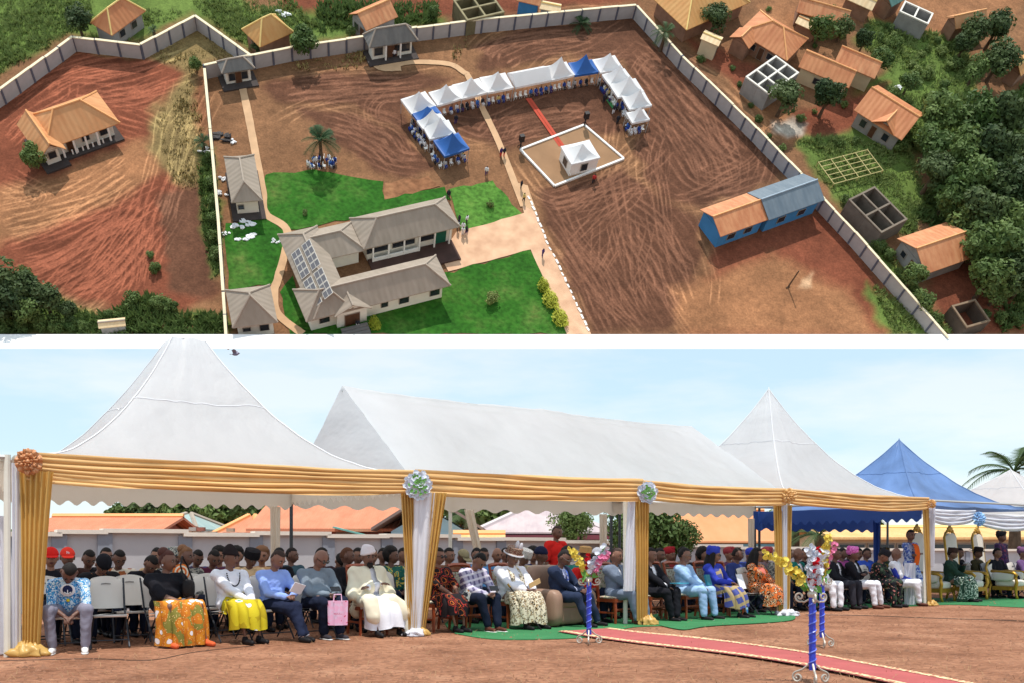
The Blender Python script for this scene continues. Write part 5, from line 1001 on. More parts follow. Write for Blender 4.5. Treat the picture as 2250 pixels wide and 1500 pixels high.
# ---- flower stands
ribbon = pm('ribbon_blue', S(44, 64, 190), .12, 8, .35, .2, 20, spec=.5); iron = pm('iron_silver', S(196, 188, 176), .1, 6, .4, .1, metal=.4)
def spiral(c, r, turns, a0, sgn, plane):
    pts = []
    for k in range(26):
        s = k / 25; a = a0 + sgn * turns * 2 * math.pi * s; q = r * (1 - .8 * s); pts.append(Vector(c) + plane * (q * math.cos(a)) + Vector((0, 0, q * math.sin(a))))
    return pts
FLR = {k: flower_me(pm('petal_' + k, c_, .1, 9, .85, .1, spec=.1, trans=.3), 'flower', .036, 8) for k, c_ in dict(yellow=S(240, 222, 110), white=S(240, 240, 240), pink=S(238, 150, 190), red=S(214, 40, 54)).items()}
def stand(px, py, h, label, sprays, seed):
    p = G(px, py); t = thing('flower_stand', label, 'flower stand', T(p.x, p.y, 0, 0)); rr = random.Random(seed)
    MB().tube([(0, 0, .14), (0, 0, h)], .034, 10).build('pole', ribbon, t)
    rb = MB(); n = 60; rb.tube([(math.cos(k * .75) * .036, math.sin(k * .75) * .036, .16 + (h - .18) * k / n) for k in range(n + 1)], .007, 4); rb.build('ribbon_edge', pm('ribbon_light', S(110, 130, 226), .1, 8, .3, 0), t)
    for k in range(3):
        a = k * 2.1 + .4; pl = Vector((math.cos(a), math.sin(a), 0)); mb = MB(); mb.tube([pl * .03 + Vector((0, 0, .2)), pl * .1 + Vector((0, 0, .14))] + spiral(pl * .15 + Vector((0, 0, .06)), .055, 1.4, 1.2, -1, pl), .011, 6); mb.build('scroll_foot', iron, t)
        mb = MB(); mb.tube([pl * .03 + Vector((0, 0, h - .02)), pl * .08 + Vector((0, 0, h - .05))] + spiral(pl * .13 + Vector((0, 0, h)), .05, 1.4, -2, 1, pl), .01, 6); mb.build('scroll_arm', iron, t)
    MB().ell((0, 0, h + .03), (.05, .05, .05), 10, 6).build('socket', iron, t)
    for colr, dx, dy, dz, n in sprays:
        base = Vector((0, 0, h + .04)); tip = Vector((dx, dy, h + dz)); MB().tube([base, base.lerp(tip, .5) + Vector((0, 0, .05)), tip], .008, 5).build('stem', leaf_g, t)
        n = int(n * 2.5)
        for k in range(n):
            s = .18 + .85 * k / n; q = base.lerp(tip, s) + Vector((0, 0, .05 * 4 * s * (1 - s))); f = inst('flower', FLR[colr], t)
            local(f, Matrix.Translation(q + Vector((rr.uniform(-.04, .04), rr.uniform(-.05, .03), rr.uniform(-.04, .04)))) @ Matrix.Rotation(rr.uniform(-1, 1), 4, 'Z') @ Matrix.Rotation(rr.uniform(-.7, .7), 4, 'X') @ Matrix.Rotation(rr.uniform(0, 6), 4, 'Y') @ Matrix.Scale(rr.uniform(.75, 1.15) * (1.15 - .4 * s), 4))
    for k in range(10): f = inst('leaf', LV, t); local(f, Matrix.Translation((rr.uniform(-.08, .08), rr.uniform(-.06, .04), h + rr.uniform(.02, .14))) @ Matrix.Rotation(rr.uniform(0, 6), 4, 'Y') @ Matrix.Scale(1.4, 4))
    return t
stand(1294, 1415, .88, 'blue ribboned flower stand with yellow and pink sprays beside the armchair guest', [('yellow', -.26, 0, .44, 18), ('white', .12, 0, .34, 16), ('white', .24, 0, .5, 16), ('pink', .26, -.02, .38, 18), ('red', 0, .03, .36, 8), ('white', .04, -.03, .26, 12)], 1)
stand(1785, 1502, .86, 'tall blue ribboned flower stand with a long yellow spray beside the red carpet', [('yellow', -.45, 0, .42, 24), ('white', -.02, 0, .5, 18), ('red', .05, -.02, .34, 14), ('white', .03, -.05, .3, 14), ('white', .09, .02, .42, 12)], 2)
stand(1806, 1422, .9, 'blue ribboned flower stand with upright yellow and pink spikes behind the tall one', [('yellow', .08, 0, .62, 20), ('pink', .17, 0, .5, 14), ('white', .05, -.03, .4, 14), ('yellow', .02, -.03, .26, 8), ('red', -.06, 0, .44, 10)], 3)
# ---- wall behind, houses, ruins, trees
wl_m = pm('wall_plaster_pale', S(176, 178, 184), .1, .7, .85, .1, 6, c2=S(192, 192, 196)); wl_p = pm('wall_pier', S(140, 146, 158), .08, 1, .85, .1); cop_l = pm('coping_pale', S(226, 216, 204), .06, 1, .8, .1)
def wallpt(px, o=9.5): return rowpt(px, o)
wallo = 9.0
tw = thing('compound_wall', 'pale grey plastered wall with piers and stepped coping behind the tents', 'wall', T(0, 0))
segs = [(-90, 30, 1176), (30, 128, 1176), (128, 228, 1171), (228, 404, 1169), (404, 560, 1177), (560, 718, 1174), (718, 845, 1180), (845, 1000, 1179), (1000, 1095, 1186), (1095, 1230, 1186), (1230, 1330, 1192), (1330, 1480, 1196), (1480, 1620, 1200), (1620, 1780, 1205), (1780, 1930, 1207), (1930, 2120, 1208), (2120, 2330, 1209)]
for x0, x1, y in segs:
    a, b2 = wallpt(x0, wallo), wallpt(x1, wallo); d = (a.y + b2.y) / 2; h = CAMH + (HY - y) / F * d; L = (b2 - a).length; ang = math.atan2((b2 - a).y, (b2 - a).x); mid = (a + b2) / 2
    local(MB().box((0, 0, h / 2), (L, .18, h)).build('panel', wl_m, tw), T(mid.x, mid.y, 0, ang)); local(MB().box((0, 0, h / 2), (.3, .3, h - .01)).build('pier', wl_p, tw), T(a.x, a.y, 0, ang)); local(MB().box((0, 0, h + .035), (L + .1, .42, .09)).build('coping', cop_l, tw), T(mid.x, mid.y, 0, ang))
RUl = roof3('roof_rust_near', S(196, 118, 88), S(214, 142, 110), .7, .6, 1.6); ROl = roof3('roof_orange_near', S(206, 138, 92), S(214, 148, 104), .4, .4, .5); RMl = roof3('roof_mauve_near', S(176, 160, 164), S(198, 182, 182), .4, .6, .9); RTl = roof3('roof_teal_near', S(142, 166, 166), S(166, 184, 180), .4, .6, 1.0); RCl = roof3('roof_cream_near', S(232, 190, 134), S(222, 172, 112), .5, .6, 1.2)
brick_m = pm('brick_red', S(150, 96, 82), .2, 3, .9, .3); brick_b = pm('brick_tan', S(172, 148, 128), .18, 3, .9, .3); skyblue = pm('plaster_skyblue', S(166, 206, 222), .06, .8, .85, .1); maroon = pm('fascia_maroon', S(120, 62, 72), .1, 2, .7, 0)
def bhouse(label, x0, x1, yr, ye, d, rm, wm, kind='gable', dep=7, axis='x', over=.5, capm=None, name='roof_house', rz=0):
    k = d / F; W = (x1 - x0) * k; he = CAMH + (HY - ye) * k; rd = d + (dep / 2 if axis == 'x' else 0); hr = CAMH + (HY - yr) / F * rd; X = ((x0 + x1) / 2 - CX) * k
    t = thing(name, label, 'house', T(X, d + dep / 2, 0, rz)); roofblock(t, Matrix(), W, dep, he, max(.3, hr - he), kind, axis, rm, capm or cap_o); mb = MB(); mb.box((0, 0, he / 2 - .1), (W - 2 * over, dep - 2 * over, he - .05))
    if kind == 'gable':
        w2, d2, rise = W - 2 * over, dep - 2 * over, max(.3, hr - he)
        if axis == 'x':
            for sx in (-1, 1): x = sx * (w2 / 2 - .1); mb.add([(x + q, y, z) for q in (-.1, .1) for y, z in ((-d2 / 2, he - .13), (d2 / 2, he - .13), (0, he - .2 + rise * d2 / dep))], [(0, 2, 1), (3, 4, 5), (0, 1, 4, 3), (1, 2, 5, 4), (2, 0, 3, 5)])
        else:
            for sy in (-1, 1): y = sy * (d2 / 2 - .1); mb.add([(x, y + q, z) for q in (-.1, .1) for x, z in ((-w2 / 2, he - .13), (w2 / 2, he - .13), (0, he - .2 + rise * w2 / W))], [(0, 1, 2), (5, 4, 3), (3, 4, 1, 0), (4, 5, 2, 1), (5, 3, 0, 2)])
    mb.build('wall', wm, t); return t, W, he
bhouse('low rust roofed house behind the wall by the first gold curtain', 20, 335, 1134, 1176, 42, RUl, brick_m, dep=8)
bhouse('house with a pale teal hipped roof behind a brick ruin', 300, 432, 1128, 1160, 58, RTl, w_grey, 'hip', dep=8, capm=cap_g)
bhouse('small rust roofed house between the ruin and the big rust roof', 462, 570, 1133, 1176, 46, RUl, brick_m, 'hip', dep=6)
t, W, he = bhouse('brick house with a broad rust red roof behind the wall', 540, 872, 1091, 1160, 40, RUl, brick_m, dep=9, over=.6)
for k, fx in enumerate((.12, .4, .7)): win_on(t, Matrix(), (-W / 2 + .6 + fx * (W - 1.2), -4.5 + .6, he - .45), .8, .45, (0, -1))
MB().box((W * .22, -4.6, he - .15), (1.6, 1.0, .06), M=Matrix.Rotation(.25, 3, 'Y')).build('awning', pm('awning_teal', S(112, 170, 160), .1, 2, .6, 0), t)
bhouse('sky blue gabled house beside the broad rust roof', 815, 1062, 1080, 1158, 38.5, (MATS['roof_rust_near_x'], pm('roof_edge_grey', S(128, 112, 106), .15, 2, .8, .1)), skyblue, axis='y', dep=9, over=.7, capm=pm('cap_dark', S(96, 84, 80), .1, 2, .8, 0))
t, W, he = bhouse('house with a mauve grey ribbed hipped roof and maroon fascia', 1042, 1345, 1104, 1168, 45, RMl, w_grey, 'hip', dep=9, capm=pm('cap_mauve', S(206, 194, 194), .06, 2, .6, 0)); MB().box((0, -4.47, he - .2), (W - .1, .06, .26)).build('fascia', maroon, t)
for fx in (.6, .66): MB().tube([(-W / 2 + fx * W, -4.6, 0), (-W / 2 + fx * W, -4.6, he - .3)], .09, 6).build('veranda_post', w_cream, t)
t, W, he = bhouse('house with a plain orange roof behind the green shrub', 1455, 1730, 1120, 1188, 43, ROl, w_grey, dep=8); MB().box((0, -3.97, he - .2), (W - .1, .06, .24)).build('fascia', pm('fascia_teal', S(84, 112, 122), .1, 2, .7, 0), t)
t, W, he = bhouse('long open shed with a cream ribbed roof behind the thrones', 1815, 2330, 1158, 1179, 52, RCl, w_cream, dep=8, capm=cap_y)
for k in range(7): win_on(t, Matrix(), (-W / 2 + 1.5 + k * (W - 3) / 6, -3.5, 1.15), 1.3, .8, (0, -1))
bhouse('pale tiled roof edge low behind the wall by the gable tent', 990, 1110, 1172, 1190, 36, RCl, w_cream, dep=3)
def ruin(label, x0, x1, y0, y1, d, seed, m1=None):
    k = d / F; W = (x1 - x0) * k; zt = CAMH + (HY - y0) * k; zb = CAMH + (HY - y1) * k - .5; X = ((x0 + x1) / 2 - CX) * k; rr = random.Random(seed)
    t = thing('brick_ruin', label, 'ruin', T(X, d, 0)); MB().box((0, .05, zb / 2), (W, .3, zb)).build('wall_base', pm('mortar', S(150, 134, 122), .1, 3, .9, .1), t); bw, bh = .27, .145; rows = int((zt - zb) / bh)
    bms = [MB().box((0, 0, 0), (bw - .02, .22, bh - .02)).mesh('brick', q) for q in (brick_b, brick_m, pm('brick_grey', S(168, 158, 150), .15, 3, .9, .3))]
    for r_ in range(rows):
        for c_ in range(int(W / bw)):
            x = -W / 2 + bw * (c_ + .5 + .5 * (r_ % 2)); top = .75 + .35 * fbm(x * .9, seed, 0)
            if r_ / rows > top or x > W / 2: continue
            local(inst('brick', bms[rr.choice([0, 0, 1, 2])], t), T(x, rr.uniform(-.02, .02), zb + bh * (r_ + .5), rr.uniform(-.03, .03)))
ruin('broken tan brick wall rising just above the pale wall, nearest the first gold curtain', 112, 215, 1150, 1180, 34, 3); ruin('longer broken brick wall in front of the teal hipped roof', 322, 478, 1148, 1180, 34.5, 5); ruin('stub of broken brick wall before the small rust roof', 490, 572, 1153, 1182, 34.8, 8)
# trees behind
def ltree(px, py, d, rad, kind, label, group=None, **kw):
    q = D(px, py, d); z = q.z; h = z / rad; return tree(T(q.x, q.y, 0), rad, kind, label, group=group, hgt=h, **kw)
for i, (px, py, r_) in enumerate([(275, 1125, 2.0), (330, 1120, 2.4), (385, 1122, 2.6), (440, 1128, 2.2), (500, 1118, 3.0), (560, 1112, 3.2), (600, 1110, 3)]): ltree(px, py + 8, 75, r_, 'dark' if i % 2 else 'mid', 'distant tree in the line behind the teal and rust roofs', 'trees behind the teal and rust roofs')
for px, py, r_ in ((1010, 1120, 2.2), (1060, 1128, 2.6), (1110, 1118, 2.6), (1160, 1112, 2.2)): ltree(px, py + 8, 68, r_, 'mid', 'distant tree in the gap between the blue gable and the mauve roof', 'trees by the mauve roof')
for px, py, r_ in ((1740, 1150, 2.4), (1790, 1160, 2.4), (1850, 1150, 2.4), (1890, 1155, 2.0), (-30, 1180, 1.6), (30, 1185, 1.2)): ltree(px, py + 6, 66, r_, 'mid', 'distant tree behind the cream shed or at the wall end', 'trees by the cream shed')
q = D(1030, 1130, 60); palm(T(q.x, q.y, 0), 2.6, q.z, 'palm behind the sky blue gable', k=1)
q = D(1745, 1168, 50); palm(T(q.x, q.y, 0), 2.0, q.z, 'palm seen between the gold knot post and the blue tent', k=0)
q = D(1800, 1175, 48); palm(T(q.x, q.y, 0), 1.8, q.z, 'small palm beside the cream shed roof', k=1)
q = D(2228, 1035, 46); palm(T(q.x, q.y, 0), 2.7, q.z, 'palm with feathery fronds rising behind the white tent beyond the blue one', k=1)
lv_mesh = crown_mesh('crown', 91, 30, 5200, .045, leaf_mid, .75, .66); CR['fine'] = [lv_mesh]
ltree(1400, 1165, 27.5, 1.55, 'fine', 'bushy green shrub tree standing before the wall behind the smaller wreath post', name='shrub_tree'); ltree(1265, 1145, 29, .85, 'fine', 'slim leafy branches of a young tree behind the man in the red shirt', name='young_tree'); ltree(1480, 1180, 28, 1.0, 'fine', 'lower green shrub beside the bushy shrub tree', name='shrub_tree')
ltree(14, 1215, 24, .5, 'fine', 'small green shrub against the wall by the cut off tent', name='shrub_tree')
# bird
q = D(517, 777, 30); t = thing('flying_bird', 'small dark bird flying in the pale sky beside the big pagoda', 'bird', Matrix.Translation(q)); brd = pm('bird_grey', S(120, 112, 130), .2, 12, .7, 0)
mb = MB(); mb.ell((0, 0, 0), (.10, .05, .045), 10, 6); mb.ell((.10, 0, .03), .032, 8, 5); mb.tube([(.12, 0, .03), (.155, 0, .02)], [.012, .002], 5); remesh(mb, 'body', brd, .012, 1, t)
for s_, lb in ((-1, 0), (1, 1)): MB().add([(.05, s_ * .03, .02), (-.06, s_ * .03, .02), (-.08, s_ * .12, .10), (.0, s_ * .15, .13), (.05, s_ * .10, .10)], [(0, 1, 2, 3, 4)]).build('wing', brd, t)
MB().add([(-.08, -.02, 0), (-.08, .02, 0), (-.17, .045, 0), (-.17, -.045, 0)], [(0, 1, 2, 3)]).build('tail', brd, t)
# ================================================================== chairs
ch_white = pm('plastic_ivory', S(222, 216, 208), .03, 2, .5, .03); ch_leg = pm('metal_charcoal', S(62, 64, 70), .1, 4, .4, 0, metal=.4)
wood = pm('wood_cherry', S(150, 70, 40), .2, 3, .35, .06, 20, spec=.5, stretch=(6, 6, 1)); leather = pm('leather_brown', S(150, 120, 102), .1, 3, .45, .15, 30, dist=.01)
def patt(name, base, spots, scale, feature='F1', rough=.8, coords='Object', extra=None):
    """printed cloth: voronoi or wave figures with several flat tones; spots = ramp stops"""
    if name in MATS: return MATS[name]
    m, nt, b, ns, ln = newmat(name); t = ns.new('ShaderNodeTexCoord'); v = ns.new('ShaderNodeTexVoronoi'); v.feature = feature; v.inputs['Scale'].default_value = scale
    nz_ = ns.new('ShaderNodeTexNoise'); nz_.inputs['Scale'].default_value = scale * .7; mx0 = ns.new('ShaderNodeMix'); mx0.data_type = 'RGBA'; mx0.inputs[0].default_value = .12 if feature == 'F1' else .25
    ln.new(t.outputs['Object'], nz_.inputs['Vector']); ln.new(t.outputs['Object'], mx0.inputs[6]); ln.new(nz_.outputs['Color'], mx0.inputs[7]); ln.new(mx0.outputs[2], v.inputs['Vector'])
    r = ramp(ns, spots, 'CONSTANT'); ln.new(v.outputs[0], r.inputs[0]); out = r.outputs[0]
    if extra:
        v2 = ns.new('ShaderNodeTexVoronoi'); v2.inputs['Scale'].default_value = extra[0]; v2.feature = extra[3] if len(extra) > 3 else 'F1'; ln.new(t.outputs['Object'], v2.inputs['Vector']); r2 = ramp(ns, [(0, (1, 1, 1)), (extra[1], (0, 0, 0))], 'CONSTANT'); ln.new(v2.outputs[0], r2.inputs[0])
        mx = ns.new('ShaderNodeMix'); mx.data_type = 'RGBA'; ln.new(r2.outputs[0], mx.inputs[0]); ln.new(out, mx.inputs[6]); mx.inputs[7].default_value = (*extra[2], 1); out = mx.outputs[2]
    ln.new(out, b.inputs['Base Color']); b.inputs['Roughness'].default_value = rough; b.inputs['Specular IOR Level'].default_value = .2; return m
def grid_patt(name, base, c1, c2, sx, sz):
    if name in MATS: return MATS[name]
    m, nt, b, ns, ln = newmat(name); t = ns.new('ShaderNodeTexCoord'); out = None; mp_ = ns.new('ShaderNodeMapping'); mp_.inputs['Rotation'].default_value = (.3, .2, .4); ln.new(t.outputs['Object'], mp_.inputs[0])
    ra = ns.new('ShaderNodeRGB'); ra.outputs[0].default_value = (*base, 1); out = ra.outputs[0]
    for d_, c_, s_ in (('X', c1, sx), ('Z', c2, sz)):
        w = ns.new('ShaderNodeTexWave'); w.bands_direction = d_; w.inputs['Scale'].default_value = s_; w.inputs['Distortion'].default_value = .6; ln.new(mp_.outputs[0], w.inputs['Vector']); r = ramp(ns, [(0, (0, 0, 0)), (.72, (.9, .9, .9))], 'CONSTANT'); ln.new(w.outputs['Fac'], r.inputs[0])
        mx = ns.new('ShaderNodeMix'); mx.data_type = 'RGBA'; ln.new(r.outputs[0], mx.inputs[0]); ln.new(out, mx.inputs[6]); mx.inputs[7].default_value = (*c_, 1); out = mx.outputs[2]
    ln.new(out, b.inputs['Base Color']); b.inputs['Roughness'].default_value = .85; return m
floral = patt('cushion_floral', None, [(0, S(200, 120, 120)), (.25, S(120, 140, 110)), (.42, S(196, 186, 166))], 22)
FC = {}
def build_fold():
    mb = MB(); n = 10
    def seat(u, v): return ((u - .5) * .47 * (1 - .08 * (2 * v - 1) ** 4), -.23 + .45 * v, .46 - .025 * v + .01 * math.cos((u - .5) * 5))
    mb.grid(seat, n, n); mb.grid(lambda u, v: (lambda p: (p[0] * .98, p[1], p[2] - .035))(seat(1 - u, v)), n, n); mb.box((0, -.222, .442), (.42, .02, .034)); FC['seat'] = mb.mesh('seat', ch_white, True)
    mb = MB()
    def back(u, v, o=0):
        w_ = .46 * (1 - .0 * v) * (1 - .28 * max(0, (v - .72) / .28) ** 2.2); x = (u - .5) * w_; return (x, .235 + .10 * v - .05 * (1 - (2 * (u - .5)) ** 2) + o, .52 + .40 * v + .03 * (1 - (2 * (u - .5)) ** 2) * v)
    mb.grid(back, 12, 12); mb.grid(lambda u, v: back(1 - u, v, .025), 12, 12); mb.tube([back(0, k / 8, .012) for k in range(9)], .014, 6); mb.tube([back(1, k / 8, .012) for k in range(9)], .014, 6); mb.tube([back(k / 10, 1, .012) for k in range(11)], .014, 6); FC['backrest'] = mb.mesh('backrest', ch_white, True)
    FC['handle_slot'] = MB().tube([(-.06, .262, .855), (0, .255, .862), (.06, .262, .855)], .011, 6, flat=.6).mesh('handle_slot', pm('slot_dark', S(120, 116, 112), .1, 3, .6, 0))
    for s_, nm in ((-1, 'a'), (1, 'b')): FC['leg' + nm] = MB().tube([(s_ * .235, .345, .93), (s_ * .235, .20, .5), (s_ * .24, -.22, .02)], .013, 6).mesh('leg', ch_leg); FC['rear' + nm] = MB().tube([(s_ * .205, -.16, .42), (s_ * .205, .24, .02)], .012, 6).mesh('leg', ch_leg)
    FC['bar'] = MB().tube([(-.24, -.14, .11), (.24, -.14, .11)], .01, 6).mesh('crossbar', ch_leg)
build_fold()
def fold_chair(p, rz, label, group='ivory folding chairs'):
    t = thing('folding_chair', label, 'chair', T(p.x, p.y, 0, rz), group); bk = None
    for k, me in FC.items():
        if k == 'handle_slot': continue
        o = inst(me.name.split('.')[0], me, t)
        if k == 'backrest': inst('handle_slot', FC['handle_slot'], o)
    return t
WC = {}
def build_wood():
    mb = MB(); mb.ell((0, 0, .47), (.25, .24, .05), 24, 8, fn=lambda d, v: Vector((v.x * (1 + .18 * abs(d.x * d.y) * 2), v.y * (1 + .18 * abs(d.x * d.y) * 2), v.z))); WC['cushion'] = ('seat_cushion', mb.mesh('seat_cushion', floral, True))
    WC['seat'] = ('seat_frame', MB().box((0, 0, .42), (.48, .46, .06)).mesh('seat_frame', wood))
    for s_ in (-1, 1):
        WC['f%d' % s_] = ('leg', MB().tube([(s_ * .215, -.2, .42), (s_ * .22, -.215, .25), (s_ * .225, -.22, 0)], [.027, .026, .021], 4).mesh('leg', wood))
        WC['r%d' % s_] = ('leg', MB().tube([(s_ * .205, .30, 0), (s_ * .205, .22, .42), (s_ * .21, .25, .75), (s_ * .215, .32, 1.06)], [.022, .027, .026, .022], 4).mesh('leg', wood))
        WC['s%d' % s_] = ('stretcher', MB().box((s_ * .215, .02, .2), (.022, .42, .03)).mesh('stretcher', wood))
    WC['s'] = ('stretcher', MB().box((0, -.2, .26), (.42, .02, .03)).mesh('stretcher', wood))
    WC['top'] = ('top_rail', MB().tube([(-.22, .325, 1.05), (-.1, .335, 1.07), (.1, .335, 1.07), (.22, .325, 1.05)], .032, 4).mesh('top_rail', wood)); WC['mid'] = ('rail', MB().tube([(-.2, .312, .97), (.2, .312, .97)], .014, 6).mesh('rail', wood)); WC['low'] = ('rail', MB().tube([(-.2, .235, .56), (.2, .235, .56)], .018, 6).mesh('rail', wood))
    WC['back'] = ('back_cushion', MB().grid(lambda u, v: ((u - .5) * .37, .235 + .075 * v - .03 * math.sin(math.pi * u), .58 + .37 * v), 8, 6).grid(lambda u, v: ((.5 - u) * .37, .265 + .075 * v, .58 + .37 * v), 8, 6).mesh('back_cushion', floral, True))
build_wood()
def wood_chair(p, rz, label, group='cherry wood dining chairs'):
    t = thing('wooden_chair', label, 'chair', T(p.x, p.y, 0, rz), group)
    for nm, me in WC.values(): inst(nm, me, t)
    return t
def cushion(mb, c, s, p=4):
    def f(d, v):
        m_ = (abs(d.x) ** p + abs(d.y) ** p + abs(d.z) ** p) ** (1 / p); return Vector((d.x / m_ * s[0] / 2, d.y / m_ * s[1] / 2, d.z / m_ * s[2] / 2))
    return mb.ell(c, 1, 24, 16, fn=f)
def armchair(p, rz, label):
    t = thing('leather_armchair', label, 'armchair', T(p.x, p.y, 0, rz))
    cushion(MB(), (0, .05, .2), (.75, .75, .34), 8).build('base', leather, t, smooth=True); cushion(MB(), (0, -.02, .4), (.62, .66, .2), 5).build('seat_cushion', leather, t, smooth=True)
    for s_ in (-1, 1): cushion(MB(), (s_ * .42, -.02, .33), (.24, .84, .64), 5).build('arm', leather, t, smooth=True)
    cushion(MB(), (0, .36, .62), (.84, .28, .86), 5).build('backrest', leather, t, smooth=True); return t
gilt = pm('gilt', S(196, 150, 60), .2, 8, .35, .3, 25, metal=.5, dist=.01); ivory = pm('upholstery_ivory', S(226, 218, 206), .04, 3, .45, .1, 12)
def throne(p, rz, label, tall=True):
    t = thing('gilded_throne', label, 'throne', T(p.x, p.y, 0, rz), 'gilded ivory thrones'); H = 1.75 if tall else .95
    cushion(MB(), (0, -.05, .42), (.62, .62, .2), 5).build('seat_cushion', ivory, t, smooth=True); MB().box((0, -.05, .29), (.66, .64, .1)).build('seat_rail', gilt, t)
    MB().grid(lambda u, v: ((u - .5) * (.56 + .04 * v), .3 + .12 * v - .03 * math.sin(math.pi * u), .5 + (H - .6) * v + .10 * v * math.sin(math.pi * u)), 12, 14).grid(lambda u, v: ((.5 - u) * (.56 + .04 * v), .36 + .12 * v, .5 + (H - .6) * v + .1 * v * math.sin(math.pi * u)), 12, 14).build('backrest', ivory, t, smooth=True)
    MB().tube([(-.3, .33, .4), (-.31, .38, H * .6), (-.31, .45, H - .12), (-.22, .46, H), (0, .47, H + .08), (.22, .46, H), (.31, .45, H - .12), (.31, .38, H * .6), (.3, .33, .4)], .032, 8).build('back_frame', gilt, t, smooth=True)
    if tall:
        mb = MB()
        for q, (dx, dz, r_) in enumerate(((0, .16, .07), (-.09, .11, .055), (.09, .11, .055), (-.16, .05, .04), (.16, .05, .04), (0, .08, .07))): mb.ell((dx, .45, H + dz), (r_, .035, r_), 10, 6, fn=lambda d, v: v * (1 + .2 * math.sin(6 * math.atan2(d.z, d.x))))
        mb2 = remesh(mb, 'crest', gilt, .014, 1, t)
    for s_ in (-1, 1):
        MB().tube([(s_ * .33, .3, .74), (s_ * .35, 0, .72), (s_ * .36, -.3, .7), (s_ * .37, -.38, .64), (s_ * .36, -.34, .58)], .04, 8).build('arm', gilt, t, smooth=True); cushion(MB(), (s_ * .33, 0, .6), (.12, .56, .24), 4).build('arm_pad', ivory, t, smooth=True)
        MB().tube([(s_ * .36, -.34, .62), (s_ * .37, -.38, .45), (s_ * .33, -.33, .3), (s_ * .35, -.36, .12), (s_ * .32, -.38, .0)], [.035, .045, .05, .03, .04], 8).build('leg', gilt, t, smooth=True); MB().tube([(s_ * .3, .32, .4), (s_ * .31, .36, .15), (s_ * .3, .40, 0)], [.035, .03, .03], 8).build('leg', gilt, t, smooth=True)
    return t

# ================================================================== people
def skinm(i):
    c = [S(132, 94, 78), S(116, 82, 68), S(146, 104, 84), S(106, 74, 62)][i % 4]; return pm('skin_%d' % (i % 4), c, .1, 9, .5, .05, 60, spec=.4, dist=.005)
eye_w = pm('eye_white', S(150, 140, 132), .02, 5, .3, 0); eye_d = pm('eye_dark', S(26, 20, 18), .02, 5, .2, 0); lipm = pm('lips', S(92, 52, 50), .05, 9, .45, 0); hair_m = pm('hair_black', S(28, 24, 24), .2, 14, .8, .5, 90, dist=.01); hair_br = pm('hair_auburn', S(78, 44, 38), .2, 14, .7, .4, 80, dist=.01); hair_gr = pm('hair_brown', S(120, 84, 58), .2, 14, .7, .4, 80, dist=.01)
def ik(a, c, l1, l2, pole):
    a, c = Vector(a), Vector(c); d = c - a; L = min(d.length, (l1 + l2) * .995); dn = d.normalized(); x = (l1 * l1 - l2 * l2 + L * L) / (2 * L); h = math.sqrt(max(0, l1 * l1 - x * x)); p = Vector(pole); p = (p - dn * p.dot(dn)).normalized(); return a + dn * x + p * h, a + dn * L
def head_add(mb, c, M):
    """head with brow, nose, lips, chin and ears; face towards -y of M"""
    def fn(d, v):
        x, y, z = v; f = max(0, -d.y)
        if d.z < 0: x *= 1 - .30 * (-d.z) ** 1.6; y *= 1 - .12 * (-d.z) ** 2
        if d.z < -.2: y -= .012 * f
        y += .010 * f * f
        y -= .026 * math.exp(-((d.x / .16) ** 2) - ((d.z + .12) / .17) ** 2) * f; y -= .012 * math.exp(-((d.x / .26) ** 2) - ((d.z + .2) / .07) ** 2) * f
        y -= .008 * math.exp(-((d.z - .2) / .1) ** 2) * f; y += .010 * math.exp(-(((abs(d.x) - .36) / .17) ** 2) - ((d.z - .03) / .1) ** 2) * f
        y -= .010 * math.exp(-((d.x / .3) ** 2) - ((d.z + .46) / .1) ** 2) * f; y -= .012 * math.exp(-((d.x / .35) ** 2) - ((d.z + .85) / .16) ** 2) * f
        return Vector((x, y, z))
    mb.cur = 0; mb.ell(c, (.079, .1, .122), 30, 22, M, fn)
    for s_ in (-1, 1):
        mb.cur = 0; mb.ell(Vector(c) + M @ Vector((s_ * .08, .012, -.006)), (.014, .024, .034), 8, 6, M); mb.cur = 1; mb.ell(Vector(c) + M @ Vector((s_ * .031, -.083, .006)), (.015, .008, .0075), 8, 5, M); mb.cur = 2; mb.ell(Vector(c) + M @ Vector((s_ * .031, -.089, .006)), (.0085, .0055, .008), 6, 4, M)
        mb.cur = 2; mb.ell(Vector(c) + M @ Vector((s_ * .033, -.09, .028)), (.025, .006, .0065), 6, 4, M)
    mb.cur = 3; mb.ell(Vector(c) + M @ Vector((0, -.099, -.049)), (.028, .009, .008), 8, 5, M); mb.ell(Vector(c) + M @ Vector((0, -.098, -.059)), (.022, .009, .006), 8, 5, M); mb.cur = 0
